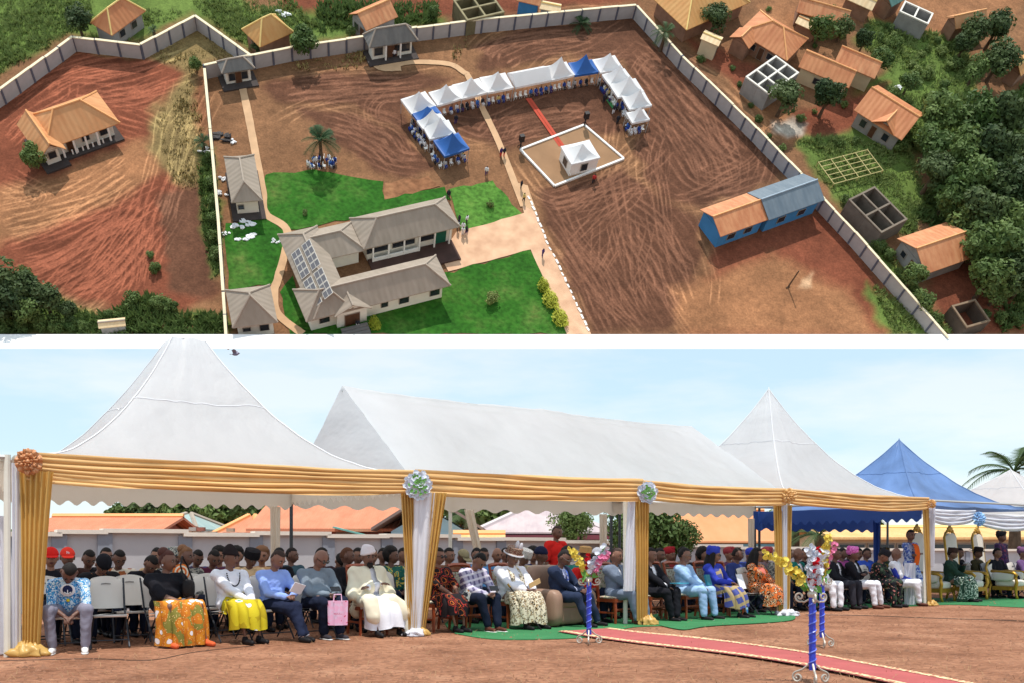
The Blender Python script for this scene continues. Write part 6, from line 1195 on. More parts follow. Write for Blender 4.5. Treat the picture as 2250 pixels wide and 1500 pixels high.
def hand_add(mb, w, d, nrm, side, curl=.6):
    """palm, four bent fingers of unequal length and a thumb from the side of the palm"""
    d = Vector(d).normalized(); nrm = Vector(nrm); nrm = (nrm - d * nrm.dot(d)).normalized(); sx = d.cross(nrm) * side; M = Matrix((sx, d, nrm)).transposed(); w = Vector(w); mb.cur = 0
    mb.ell(w + d * .045, (.041, .055, .017), 10, 8, M)
    for k, L in enumerate((.066, .076, .072, .056)):
        x = (-.03 + .02 * k); p = w + sx * x + d * .085; q = p; a = curl * .35; pts = [p - d * .02]
        for j in range(3): a += curl * (.55 if j else .2); q = q + (d * math.cos(a) - nrm * math.sin(a)) * L * (.42, .33, .25)[j]; pts.append(q)
        mb.tube([pts[0], p] + pts[1:], [.009, .0095, .009, .0085, .007], 6)
    mb.tube([w + sx * -.026 + d * .03, w + sx * -.05 + d * .055 - nrm * .008, w + sx * -.052 + d * .085 - nrm * .02, w + sx * -.044 + d * .105 - nrm * .026], [.011, .0105, .0095, .008], 6)
def absorb(mb, me):
    mb.add([v.co for v in me.vertices], [tuple(p.vertices) for p in me.polygons])
def wrinkle(me, amp, s=14, seed=0):
    n = len(me.vertices); co = np.empty(n * 3); me.vertices.foreach_get('co', co); no = np.empty(n * 3); me.vertex_normals.foreach_get('vector', no); co = co.reshape(-1, 3); no = no.reshape(-1, 3)
    w = np.zeros(n); r = np.random.RandomState(seed + 3)
    for k in range(7):
        f = r.normal(size=3) * s * (1 + .45 * k); w += np.sin(co @ f + r.uniform(0, 6) + 1.5 * np.sin(co @ (r.normal(size=3) * s * .6))) / (1 + .6 * k)
    co += no * (w * amp * .45)[:, None]; me.vertices.foreach_set('co', co.ravel()); me.update()
def cloth(name, mb, m, t, vox=.02, amp=.006, seed=0, sm=3):
    me = mb.mesh(name, m); me = remesh_me(me, name, vox, sm); wrinkle(me, amp, 16, seed); o = inst(name, me, t); return o
SEATZ = .42
def skirt_sheet(t, m, KN, AN, HIP, w, hem, fl, seed, name):
    """cloth over the lap that rounds the knees and falls in loose pleats to an open, uneven hem"""
    K0, K1 = KN; kz = max(K0.z, K1.z) + .07 * w; ky = min(K0.y, K1.y); ay = min(AN[0].y, AN[1].y) - .05 - fl * .3; wz = HIP.z + .17; rr = random.Random(seed); nf = rr.choice([4, 5, 6]); ph0 = rr.uniform(0, 6)
    prof = catmull([(-.09 * w, wz), (-.12 * w, wz - .03), (ky * .55, kz + .035), (ky + .02, kz + .01), (ky - .085, kz - .06), ((ky + ay) / 2 - .075, (kz + hem) / 2), (ay, hem)], 10); n_ = len(prof) - 1
    kx0, kx1 = K0.x - .085 * w, K1.x + .085 * w; hx0, hx1 = min(AN[0].x - fl, kx0 + .03), max(AN[1].x + fl, kx1 - .03)
    def fn(u, v):
        q = v * n_; i = min(n_ - 1, int(q)); f = q - i; y, z = (a_ + (b_ - a_) * f for a_, b_ in zip(prof[i], prof[i + 1])); ty, tz = prof[i + 1][0] - prof[i][0], prof[i + 1][1] - prof[i][1]; L = math.hypot(ty, tz) + 1e-9; ny, nz = tz / L, -ty / L
        if nz < 0 and v < .4: ny, nz = -ny, -nz
        th = (u - .5) * math.pi * 1.12; c = math.sin(th) * (1 if abs(th) < 1.571 else 1.0); co = max(0, math.cos(th)) ** .75; fall = max(0, (v - .55) / .45)
        a0 = -.17 * w + (kx0 + .17 * w) * min(1, v * 1.8); a1 = .17 * w + (kx1 - .17 * w) * min(1, v * 1.8); a0 += (hx0 - kx0) * fall; a1 += (hx1 - kx1) * fall
        x = (a0 + a1) / 2 + (a1 - a0) / 2 * c; dip = .055 * math.exp(-(c / .42) ** 2) * min(1, v * 3) * (1 - .5 * fall); dep = (.24 + .08 * fall) * (1 - co) + dip
        am = .006 + .034 * fall; p = nf * 2.1 * th + ph0 + 1.8 * fbm(th * .8, v * 1.5, seed); ins = dep + am * math.sin(p)
        yy = y + (ins if v > .5 else 0) * 1.0 if v > .5 else y; b_ = min(1, max(0, (v - .38) / .2)); yy = y + ins * b_; zz = z - ins * (1 - b_); x += am * .6 * math.cos(p)
        zz = max(.015, zz + fall * .025 * math.sin(th * 3 + ph0) * (1 if hem > .08 else 0)); return (x, yy, zz)
    return MB().grid(fn, 64, 44).build(name, m, t, smooth=True)
def build_person(t, P, skin, coarse=False):
    """seated or standing figure; t = its empty, front = -y"""
    g_ = P.get; w = g_('w', 1.0) * 1.1; lean = g_('lean', .05); yaw = g_('yaw', 0); pitch = g_('pitch', .1); roll = g_('roll', 0); stand_ = g_('stand', False); vb = .026 if coarse else .02
    hz = .88 if stand_ else SEATZ + .08; HIP = Vector((0, 0, hz)); sp = Vector((0, .03 - math.sin(lean), math.cos(lean)))
    sp = Vector((0, -math.sin(lean), math.cos(lean))); tl = g_('tor', 1.0) * (1 if stand_ else .9); CH = HIP + Vector((0, .03, 0)) + sp * .30 * tl; NK = HIP + Vector((0, .04, 0)) + sp * .50 * tl
    hl = lean * .5 + pitch * .45; HB = NK + Vector((math.sin(yaw) * math.sin(pitch * .4) * .05, -math.sin(hl), math.cos(hl))) * .085
    HM = Matrix.Rotation(yaw, 3, 'Z') @ Matrix.Rotation(-roll, 3, 'Y') @ Matrix.Rotation(pitch + lean * .3, 3, 'X').transposed().transposed()
    HM = Matrix.Rotation(yaw, 3, 'Z') @ Matrix.Rotation(roll, 3, 'Y') @ Matrix.Rotation(pitch + lean * .3, 3, 'X')
    HM = HM * 1.1; HC = HB + HM @ Vector((0, -.012, .1))
    SH = [NK + Vector((s_ * .178 * w, .0, -.045)) + sp * 0 for s_ in (-1, 1)]; HJ = [HIP + Vector((s_ * .095 * w, -.02, -.01)) for s_ in (-1, 1)]
    if stand_: feet = g_('feet', [(-.1, .02), (.1, .0)]); hands = g_('hands', [(-.27, -.05, .78), (.27, -.05, .78)])
    else: feet = g_('feet', [(-.15, -.47), (.15, -.47)]); hands = [(h_[0], h_[1], h_[2] - .055) for h_ in g_('hands', [(-.10, -.30, .64), (.10, -.30, .64)])]
    AN = [Vector((f[0], f[1], .085)) for f in feet]; KN = []
    for i in range(2): k, a = ik(HJ[i], AN[i], .43, .44, ((-.15, .15)[i] * g_('spread', 1), -1, .35)); KN.append(k); AN[i] = a
    EL = []; WR = []
    for i in range(2): e, h = ik(SH[i], hands[i], .285, .255, ((-.9, .9)[i], .45, -.5)); EL.append(e); WR.append(h)
    toe = g_('toe', [(-.05, -1), (.05, -1)]); TO = [Vector((toe[i][0], toe[i][1], 0)).normalized() for i in range(2)]
    def torso(mb, e=0.0, belly=g_('belly', 0)):
        M_ = Matrix.Rotation(lean, 3, 'X')
        mb.ell(CH, (.168 * w + e, .112 * w + e + belly * .3, .19 + e), 16, 12, M_); mb.ell(HIP + Vector((0, .0, .03)), (.168 * w + e, .128 * w + e, .13 + e), 16, 10); mb.ell(HIP + sp * .15 + Vector((0, -belly * .4, 0)), (.152 * w + e + belly * .3, .115 * w + e + belly, .15 + e), 16, 10)
        for s_ in (0, 1): mb.cap_tube(NK + Vector((0, .0, -.025)), SH[s_], .05 + e, .062 * w + e * .7, 10)
    def arms(mb, e, frac=1.0):
        for i in range(2):
            mb.cap_tube(SH[i], EL[i], .056 * w + e, .044 * w + e)
            if frac > 0: mb.cap_tube(EL[i], EL[i].lerp(WR[i], frac), .044 * w + e, (.031 + .012 * (1 - frac)) * w + e)
    def legs(mb, e, frac=1.0):
        for i in range(2): mb.cap_tube(HJ[i], KN[i], .088 * w + e, .064 * w + e); mb.cap_tube(KN[i], KN[i].lerp(AN[i], frac), .060 * w + e, (.042 + .02 * (1 - frac)) * w + e)
    # body: one continuous surface
    b = MB(); torso(b, -.008); arms(b, -.003); legs(b, -.028 if g_('skirt') else -.004); b.cap_tube(NK - sp * .05, HB + HM @ Vector((0, 0, .05)), .056, .052)
    for i in range(2): b.cap_tube(AN[i] + Vector((0, .02, -.045)), AN[i] + TO[i] * .15 + Vector((0, 0, -.058)), .038, .028)
    bm_ = remesh_me(b.mesh('body', skin), 'body', vb, 2); b = MB(); absorb(b, bm_); bpy.data.meshes.remove(bm_); head_add(b, HC, HM)
    for i in range(2):
        d = (WR[i] - EL[i]).normalized() + Vector((g_('hin', .5) * (1, -1)[i], -.4, 0)) * .6; hand_add(b, WR[i] - d.normalized() * .01, d, g_('pn', (0, 0, 1)), (1, -1)[i], g_('curl', .7))
    b.build('body', [skin, eye_w, eye_d, lipm], t, smooth=True)
    seed = g_('seed', 1)
    # clothes
    top = g_('top')
    if top:
        jk = bool(g_('jacket')); te = .002 if jk else .014; mb = MB(); torso(mb, te); sl = g_('sleeve', 1.0); arms(mb, te, max(0, sl * 2 - 1) * .96 if sl > .5 else 0)
        if g_('tunic'): legs(mb, .018, .02); mb.cap_tube(HJ[0].lerp(KN[0], .5), HJ[1].lerp(KN[1], .5), .085, .085)
        cloth('top', mb, top, t, vb * .9, .003 if jk else .011, seed, 2)
        if not coarse: MB().tube([NK + Vector((math.cos(a_) * .072, -.012 + math.sin(a_) * .07, -.005 - .035 * max(0, -math.sin(a_)))) for a_ in [k * math.pi / 9 - math.pi * .5 + .2 for k in range(18)]], .014, 6).build('collar', top, t, smooth=True)
    bot = g_('bot')
    if bot:
        mb = MB(); sk = g_('skirt')
        mb.ell(HIP + Vector((0, 0, .02)), (.178 * w, .14 * w, .13), 14, 10)
        if not sk: legs(mb, .014, .93); cloth('trousers', mb, bot, t, vb * .9, .010, seed + 1, 2)
        else: skirt_sheet(t, bot, KN, AN, HIP, w, g_('hem', .12), g_('flare', .13), seed, 'skirt' if sk == 1 else 'robe')
    if g_('jacket'):
        mb = MB(); torso(mb, .026); arms(mb, .022, .97); legs(mb, .022, -.55) if False else None
        jm = remesh_me(mb.mesh('jacket', g_('jacket')), 'jacket', vb * .9, 3); wrinkle(jm, .007, 14, seed)
        # open front: cut a V of faces
        bm = bmesh.new(); bm.from_mesh(jm); dl = []
        for f in bm.faces:
            c = f.calc_center_median(); s_ = (c - HIP).dot(sp)
            if c.y < NK.y - .02 - math.sin(lean) * 0 and abs(c.x) < max(.0, (s_ - g_('vcut', .1)) * g_('vw', .22)) and s_ < .56 and f.normal.y < .2: dl.append(f)
        bmesh.ops.delete(bm, geom=dl, context='FACES'); bm.to_mesh(jm); bm.free(); inst('jacket', jm, t)
    if g_('cloak'):
        mb = MB(); torso(mb, .05); arms(mb, .05, .75); legs(mb, .04, .5); hemq = .3
        for i in range(2): mb.cap_tube(KN[i], Vector((AN[i].x * 1.5, AN[i].y * .9, hemq)), .11, .13); mb.cap_tube(SH[i], Vector((SH[i].x * 1.5, -.1, .6)), .09, .1); mb.cap_tube(HJ[i] * 1.0, Vector((AN[i].x * 1.7, .05, .35)), .12, .12)
        jm = remesh_me(mb.mesh('cloak', g_('cloak')), 'cloak', .022, 3); wrinkle(jm, .013, 13, seed); bm = bmesh.new(); bm.from_mesh(jm); dl = [f for f in bm.faces if f.calc_center_median().y < -.0 and abs(f.calc_center_median().x - .03) < .04 + .03 * max(0, f.calc_center_median().z - .8) and f.calc_center_median().z > .1 and f.normal.y < .4]
        bmesh.ops.delete(bm, geom=dl, context='FACES'); bm.to_mesh(jm); bm.free(); inst('cloak', jm, t)
    sh = g_('shoes')
    if sh:
        sole = g_('sole')
        for i in range(2):
            mb = MB(); mb.cap_tube(AN[i] + Vector((0, .02, -.04)), AN[i] + TO[i] * .16 + Vector((0, 0, -.052)), .045, .034); mb.cap_tube(AN[i] + Vector((0, .015, -.01)), AN[i] + Vector((0, .0, -.04)), .043, .045); so_ = cloth('shoe', mb, sh, t, .014, .001, 1, 1)
            if sole: MB().tube([AN[i] + Vector((0, .06, -.074)), AN[i] + TO[i] * .06 + Vector((0, 0, -.074)), AN[i] + TO[i] * .2 + Vector((0, 0, -.074))], [.04, .044, .032], 10, flat=.28).build('sole', sole, so_, smooth=True)
    if g_('sock'):
        for i in range(2): MB().tube([AN[i] + Vector((0, 0, -.01)), AN[i].lerp(KN[i], .3)], [.047, .05], 10).build('sock', g_('sock'), t, smooth=True)
    # hair and headwear, in head space
    HT = Matrix.Translation(HC) @ HM.to_4x4(); hr = g_('hair', 'short')
    def hp(o): local(o, HT); return o
    def cap_fn(line, back_line):
        def f(d, v):
            lim = line if d.y < -.1 else (back_line if d.y > .4 else line + (back_line - line) * (d.y + .1) / .5)
            return v if d.z > lim else v * .80
        return f
    hm = g_('hairm', hair_m)
    if hr == 'short': hp(MB().ell((0, .006, .006), (.083, .104, .125), 24, 18, None, cap_fn(.52, -.35)).build('hair', hm, t, smooth=True))
    elif hr == 'thin': hp(MB().ell((0, .004, .002), (.0805, .1015, .1235), 24, 18, None, cap_fn(.55, -.3)).build('hair', pm('hair_cropped', S(58, 46, 42), .2, 20, .9, .4, 90, dist=.006), t, smooth=True))
    elif hr == 'afro': hp(MB().ell((0, .03, .03), (.118, .12, .132), 24, 18, None, lambda d, v: (v if d.z > .3 or d.y > 0 else v * .72) * (1 + .06 * noise.noise(d * 7))).build('hair', hm, t, smooth=True))
    elif hr == 'updo': hp(MB().ell((0, .01, .01), (.085, .107, .128), 24, 18, None, cap_fn(.55, -.4)).ell((0, .07, .10), (.07, .07, .065), 14, 10).build('hair', hm, t, smooth=True))
    elif hr == 'long':
        mb = MB(); mb.ell((0, .012, .01), (.09, .112, .128), 20, 14, None, cap_fn(.5, -.6))
        for s_ in (-1, 1): mb.cap_tube((s_ * .075, .02, .02), (s_ * .095, .02, -.24), .042, .05)
        mb.cap_tube((0, .07, .0), (0, .1, -.22), .07, .08); hp(remesh(mb, 'hair', hm, .014, 2, t))
    ht = g_('hat')
    if ht:
        kind, hmat = ht[0], ht[1]; mb = MB()
        if kind == 'cap': mb.ell((0, .004, .03), (.092, .113, .105), 24, 14, None, lambda d, v: v if d.z > .05 else Vector((v.x, v.y, .005))); mb.tube([(0, -.08, .035), (0, -.13, .032), (0, -.185, .022)], [.078, .074, .05], 14, flat=.1); o = hp(mb.build('cap', hmat, t, smooth=True))
        elif kind == 'kufi': mb.tube([(0, .004, .03), (0, .006, .08), (0, .01, .135), (0, .012, .142)], [.098, .099, .094, .02], 24, flat=1.15); o = hp(mb.build('cap', hmat, t, smooth=False))
        elif kind == 'cone': mb.ell((0, .008, .035), (.091, .112, .135), 24, 16, None, lambda d, v: Vector((v.x * (1 - .25 * max(0, d.z)), v.y * (1 - .2 * max(0, d.z)) + .02 * max(0, d.z), v.z)) if d.z > .0 else Vector((v.x, v.y, .0))); o = hp(mb.build('cap', hmat, t, smooth=True))
        elif kind == 'turban':
            for k in range(5): a = k * .35 - .7; mb.ell((0, .012, .055 + .018 * k), (.108 - .006 * k, .124 - .007 * k, .04), 22, 8, Matrix.Rotation(a * .35, 3, 'Y') @ Matrix.Rotation(-.12, 3, 'X'))
            mb.ell((0, .012, .10), (.085, .1, .06), 18, 10); o = hp(remesh(mb, 'turban', hmat, .012, 1, t))
        elif kind == 'wrap': mb.ell((0, .03, .06), (.102, .118, .095), 24, 16, Matrix.Rotation(-.25, 3, 'X'), lambda d, v: v * (1 + .09 * noise.noise(d * 3.2) + .03 * math.sin(d.z * 14 + d.x * 3))); mb.ell((.03, -.04, .12), (.06, .045, .04), 12, 8); mb.ell((-.03, .09, .1), (.07, .05, .06), 12, 8); o = hp(mb.build('headwrap', hmat, t, smooth=True))
        elif kind == 'brim': mb.tube([(0, 0, .05), (0, 0, .056)], [.165, .165], 28, flat=1.1); mb.tube([(0, 0, .055), (0, 0, .14), (0, 0, .155)], [.1, .092, .06], 24, flat=1.12); o = hp(mb.build('hat', hmat, t, smooth=False))
        elif kind == 'feather':
            mb.tube([(0, 0, .045), (0, 0, .07)], [.14, .135], 28, flat=1.05); mb.tube([(0, 0, .065), (0, 0, .15)], [.1, .108], 24, flat=1.1); o = hp(mb.build('hat', hmat, t)); f = MB(); f.ell((.05, -.05, .17), (.035, .03, .07), 10, 8); f.ell((.0, -.02, .2), (.03, .03, .06), 10, 8); f.ell((.07, .0, .13), (.035, .03, .06), 10, 8); f.build('feather', satin_w, o, smooth=True); MB().tube([(.142 * math.cos(k * .3), .149 * math.sin(k * .3), .055) for k in range(22)], .012, 6).build('beaded_brim', satin_w, o)
        if len(ht) > 2 and kind in ('wrap',): pass
    if g_('glasses'):
        gm = g_('glasses'); mb = MB()
        for s_ in (-1, 1): mb.ell((s_ * .033, -.103, .006), (.027, .006, .019), 10, 6); mb.box((s_ * .082, -.045, .012), (.005, .1, .006))
        mb.box((0, -.106, .012), (.02, .005, .005)); hp(mb.build('glasses', gm, t))
    return dict(HC=HC, HM=HM, NK=NK, HIP=HIP, SH=SH, WR=WR, KN=KN, AN=AN, CH=CH, sp=sp)
def cm(name, r, g_, b_, var=.1, **k): return pm('cloth_' + name, S(r, g_, b_), var, 5, k.pop('rough', .92), spec=k.pop('spec', .12), bump=k.pop('bump', .35), bscale=45, dist=.012, **k)
def _cm(name, r, g_, b_, var=.1, **k): return pm('cloth_' + name, S(r, g_, b_), var, 5, k.pop('rough', .85), k.pop('bump', .25), 60, dist=.006, **k)
black = cm('black', 32, 32, 38); navy = cm('navy', 34, 40, 62); dnavy = cm('darknavy', 28, 34, 52); greyt = cm('greytrouser', 132, 130, 146); whitec = cm('white', 232, 232, 240, .04); shoe_b = cm('shoeblack', 34, 32, 34, rough=.4); shoe_br = cm('shoebrown', 92, 54, 44, rough=.4); shoe_w = cm('shoewhite', 232, 230, 228, .04); sun_g = pm('sunglass', S(28, 26, 30), .1, 5, .15, 0, spec=.6); clear_g = pm('eyeglass', S(120, 110, 104), .1, 5, .2, 0, spec=.6)
FACE = RANG
def at_row(px, o, dr=0): p = rowpt(px, o); return T(p.x, p.y, 0, FACE + dr, 1.06)
pnum = [0]
def front(px, o, dr, label, P, skin=None, chair=None, chlabel=None, dchair=0):
    pnum[0] += 1; P.setdefault('seed', pnum[0] * 3); t = thing('person', label, 'person', at_row(px, o, dr)); J = build_person(t, P, skinm(skin if skin is not None else pnum[0])); p = rowpt(px, o)
    if chair: chair(p + Vector((0, 0, 0)), FACE + dr * .5 + dchair, chlabel)
    return t, J
def held(t, name, label, cat, mb, m, Ml, smooth=False):
    """something lying in a hand or lap: its own thing"""
    o = mb.build(name, m, None, t.matrix_world @ Ml, smooth); return tag(o, label, cat)
paper_m = pm('paper', S(232, 232, 238), .03, 3, .7, 0); phone_m = pm('phone_black', S(22, 22, 26), .1, 3, .25, 0, spec=.6)
# 1 boy
tee = patt('print_blue_white', None, [(0, S(236, 240, 244)), (.32, S(84, 176, 226)), (.5, S(30, 110, 190)), (.62, S(214, 236, 246))], 26)
bpy.context.view_layer.update()
t, J = front(152, .42, -.25, 'boy in a blue and white print shirt, head bowed, white sneakers', dict(top=tee, sleeve=.4, bot=greyt, shoes=shoe_w, sole=shoe_w, lean=.5, pitch=1.0, yaw=.15, roll=.1, tor=.95, hands=[(-.02, -.42, .50), (.06, -.43, .50)], feet=[(-.16, -.40), (.20, -.42)], hin=.2, w=.93, spread=2), 3, fold_chair, 'ivory folding chair under the boy in the blue print shirt')
def chest_disc(t, J, r, z, x, m, name='emblem', dy=.0):
    c = J['HIP'] + J['sp'] * z + Vector((x, -.128 - dy, 0)); MB().ell((0, 0, 0), (r, .022, r), 16, 8).build(name, m, t).matrix_basis = Matrix.Translation(c) @ Matrix.Rotation(.42, 4, 'X')
EM = pm('emblem_white', S(232, 236, 240), .03, 9, .8, 0); chest_disc(t, J, .086, .295, .0, EM, 'emblem_ring', -.004)
chest_disc(t, J, .07, .30, .0, pm('emblem_dark', S(24, 40, 84), .3, 30, .8, 0)); chest_disc(t, J, .022, .15, .0, pm('emblem_yellow', S(232, 200, 40), .1, 30, .8, 0))
c_ = J['HIP'] + J['sp'] * .27 + Vector((0, -.158, 0))
for x0_, z0_, x1_, z1_ in ((0, .045, 0, -.02), (-.04, .0, 0, -.025), (.04, .0, 0, -.025)): MB().tube([c_ + Vector((x0_, -.004, z0_)), c_ + Vector((x1_, -.004, z1_))], .006, 5).build('emblem_arrow', EM, t)
# 2 woman in orange print skirt
ank = patt('print_orange', None, [(0, S(230, 226, 228)), (.24, S(150, 96, 40)), (.26, S(206, 134, 40)), (.46, S(190, 112, 34)), (.66, S(128, 122, 56))], 7.0, extra=(36, .2, S(240, 200, 140)))
t, J = front(366, .5, .25, 'woman in a black top and long orange print skirt with a black bag', dict(top=black, sleeve=.45, bot=ank, skirt=1, hem=.03, flare=.1, w=1.15, tor=.9, yaw=.5, hair='updo', hairm=hair_br, hands=[(.0, -.34, .62), (.10, -.33, .62)], feet=[(-.2, -.44), (.26, -.52)], spread=1.5, shoes=cm('sandal_orange', 220, 100, 60)), 1, fold_chair, 'ivory folding chair under the woman in the orange print skirt')
mb = MB(); cushion(mb, (0, 0, 0), (.22, .09, .24), 3); bag = tag(mb.build('handbag', shoe_b, None, t.matrix_world @ T(.2, -.2, .74, .4), True), 'black leather shoulder bag on the lap of the woman in orange print', 'bag'); MB().tube([(-.08, 0, .1), (-.1, .05, .3), (0, .1, .42), (.08, .08, .3), (.09, 0, .1)], .012, 6).build('strap', shoe_b, bag)
for s_ in (-1, 1): MB().ell((0, 0, 0), .012, 8, 6).build('earring', satin_w, t).matrix_basis = Matrix.Translation(J['HC'] + J['HM'] @ Vector((s_ * .088, .01, -.045)))
# 3 man in white with yellow wrap
wrapy = patt('print_yellow', None, [(0, S(60, 160, 110)), (.13, S(236, 232, 222)), (.22, S(60, 60, 50)), (.235, S(196, 178, 36)), (.6, S(172, 150, 28))], 4.6, extra=(40, .1, S(150, 130, 20)))
t, J = front(505, .5, .25, 'man in a white shirt, yellow print wrap and pointed black cap', dict(top=whitec, bot=wrapy, skirt=1, hem=.2, flare=.15, hat=('cone', cm('cap_black', 40, 34, 36)), hair='thin', yaw=.35, hands=[(.02, -.38, .62), (.09, -.38, .62)], shoes=shoe_b, w=1.05, feet=[(-.1, -.52), (.1, -.54)]), 1, fold_chair, 'ivory folding chair under the man in the yellow wrap')
for k in range(22): a = math.pi * k / 21; MB().ell((0, 0, 0), .011, 6, 4).build('bead', shoe_b, t).matrix_basis = Matrix.Translation(J['NK'] + Vector((math.cos(a) * .10, -.10 - .04 * math.sin(a), -.02 - .17 * math.sin(a))))
# 4 man in blue shirt
t, J = front(598, .5, .2, 'man in a periwinkle shirt reading a sheet of paper, ankles crossed', dict(top=cm('periwinkle', 146, 172, 236, .06), bot=navy, shoes=shoe_b, sock=whitec, lean=.14, pitch=.5, yaw=.25, hair='thin', hands=[(.0, -.34, .66), (.1, -.36, .68)], feet=[(.16, -.60), (.04, -.66)], spread=0), 0, fold_chair, 'ivory folding chair under the man in the periwinkle shirt')
held(t, 'paper_sheet', 'white folded paper held by the man in the periwinkle shirt', 'paper', MB().box((0, 0, 0), (.2, .008, .15)), paper_m, Matrix.Translation((.12, -.44, .72)) @ Matrix.Rotation(.5, 4, 'X') @ Matrix.Rotation(.3, 4, 'Y'))
# 5 man in grey shirt
t, J = front(693, .5, .15, 'bald man in a grey shirt and glasses looking at his phone', dict(top=cm('greyshirt', 124, 136, 148, .12), bot=dnavy, shoes=cm('sneaker_dark', 60, 56, 62), sole=shoe_w, lean=.12, pitch=.5, yaw=.3, hair='none', glasses=sun_g, w=1.1, belly=.03, hands=[(.0, -.32, .68), (.1, -.34, .68)], feet=[(-.1, -.38), (.08, -.5)]), 0, fold_chair, 'folding chair under the bald man in the grey shirt')
held(t, 'phone', 'phone held by the bald man in the grey shirt', 'phone', MB().box((0, 0, 0), (.15, .012, .075)), phone_m, Matrix.Translation((.06, -.42, .70)) @ Matrix.Rotation(-.6, 4, 'X'))
bagm = patt('print_pink', None, [(0, S(206, 60, 96)), (.16, S(232, 176, 206)), (.6, S(226, 190, 216))], 13); mb = MB(); mb.grid(lambda u, v: ((u - .5) * (.28 + .02 * v), -.05 * math.sin(math.pi * u) - .01 * math.sin(20 * u), .36 * v - .36), 14, 8).grid(lambda u, v: ((.5 - u) * (.28 + .02 * v), .05 * math.sin(math.pi * u), .36 * v - .36), 14, 8)
q = rowpt(742, -.12); bag = tag(mb.build('shopping_bag', bagm, None, T(q.x, q.y, .58, .2), True), 'pink floral shopping bag hanging from the grey shirted man', 'bag')
for s_ in (-.05, .05): MB().tube([(-.06, s_, -.02), (-.05, s_ * .5, .09), (.05, s_ * .5, .09), (.06, s_, -.02)], .008, 5).build('handle', bagm, bag)
txt = bpy.data.curves.new('t', 'FONT'); txt.body = 'BEIULL'; txt.size = .04; txt.align_x = 'CENTER'; to = bpy.data.objects.new('tmp', txt); col.objects.link(to); dg = bpy.context.evaluated_depsgraph_get(); tme = bpy.data.meshes.new_from_object(to.evaluated_get(dg)); bpy.data.objects.remove(to); tme.materials.clear(); tme.materials.append(pm('ink_rose', S(196, 70, 110), .05, 5, .7, 0)); local(inst('lettering', tme, bag), Matrix.Translation((0, -.064, -.2)) @ Matrix.Rotation(R(90), 4, 'X'))
# 6 man in white robe
cream = pm('cloth_creamrobe', S(232, 224, 200), .05, 4, .8, .2, 50, dist=.006)
t, J = front(808, .55, -.05, 'man in a white turban and long cream robe with arms folded', dict(top=whitec, bot=whitec, skirt=2, hem=.12, flare=.13, cloak=cream, hat=('turban', cm('turban', 226, 220, 226, .04)), hair='none', yaw=.0, hands=[(.10, -.22, .80), (-.1, -.25, .76)], hin=1.0, feet=[(-.08, -.55), (.28, -.5)], shoes=shoe_b, w=1.0), 1, wood_chair, 'cherry wood chair under the man in the cream robe')
MB().ell((0, 0, 0), (.05, .03, .05), 12, 8).build('beard', hair_m, t).matrix_basis = Matrix.Translation(J['HC'] + J['HM'] @ Vector((0, -.075, -.095)))
# 7 woman in black and orange dress
toghu = patt('print_toghu', None, [(0, S(28, 22, 26)), (.34, S(210, 110, 50)), (.40, S(28, 22, 26)), (.52, S(190, 60, 50)), (.57, S(30, 24, 28))], 9)
t, J = front(962, .6, .1, 'woman in a black dress with orange embroidery beside the wreath post', dict(top=toghu, sleeve=.45, bot=toghu, skirt=1, hem=.26, flare=.11, yaw=.2, glasses=sun_g, hair='short', hands=[(.02, -.33, .62), (.12, -.36, .6)], shoes=shoe_b, feet=[(-.03, -.5), (.1, -.52)]), 0, wood_chair, 'cherry wood chair beside the larger wreath post')
mb = MB()
for k in range(9): a = -.9 + k * .2; mb.add([(0, 0, 0), (math.sin(a) * .2, .002 * k, -math.cos(a) * .2), (math.sin(a + .2) * .2, .002 * k + .008, -math.cos(a + .2) * .2)], [(0, 1, 2)])
held(t, 'paper_fan', 'white and orange paper fan held over the embroidered dress', 'fan', mb, patt('print_fan', None, [(0, S(226, 140, 60)), (.2, S(240, 236, 230)), (.6, S(60, 60, 70))], 18), Matrix.Translation((.2, -.47, .66)))
# 8 plaid man
plaid = grid_patt('cloth_plaid', S(176, 170, 196), S(92, 84, 124), S(218, 214, 226), 3.4, 3.4)
t, J = front(1032, .5, .1, 'man in a lilac checked shirt bent over a phone, brown shoes', dict(top=plaid, bot=dnavy, shoes=shoe_br, sole=shoe_w, lean=.28, pitch=.75, yaw=.2, hands=[(-.0, -.40, .62), (.12, -.42, .64)], feet=[(-.04, -.5), (.12, -.54)], w=1.02), 0, wood_chair, 'cherry wood chair under the man in the lilac checked shirt')
held(t, 'phone', 'dark phone held by the man in the lilac checked shirt', 'phone', MB().box((0, 0, 0), (.16, .012, .08)), phone_m, Matrix.Translation((.08, -.5, .66)) @ Matrix.Rotation(-.5, 4, 'X'))
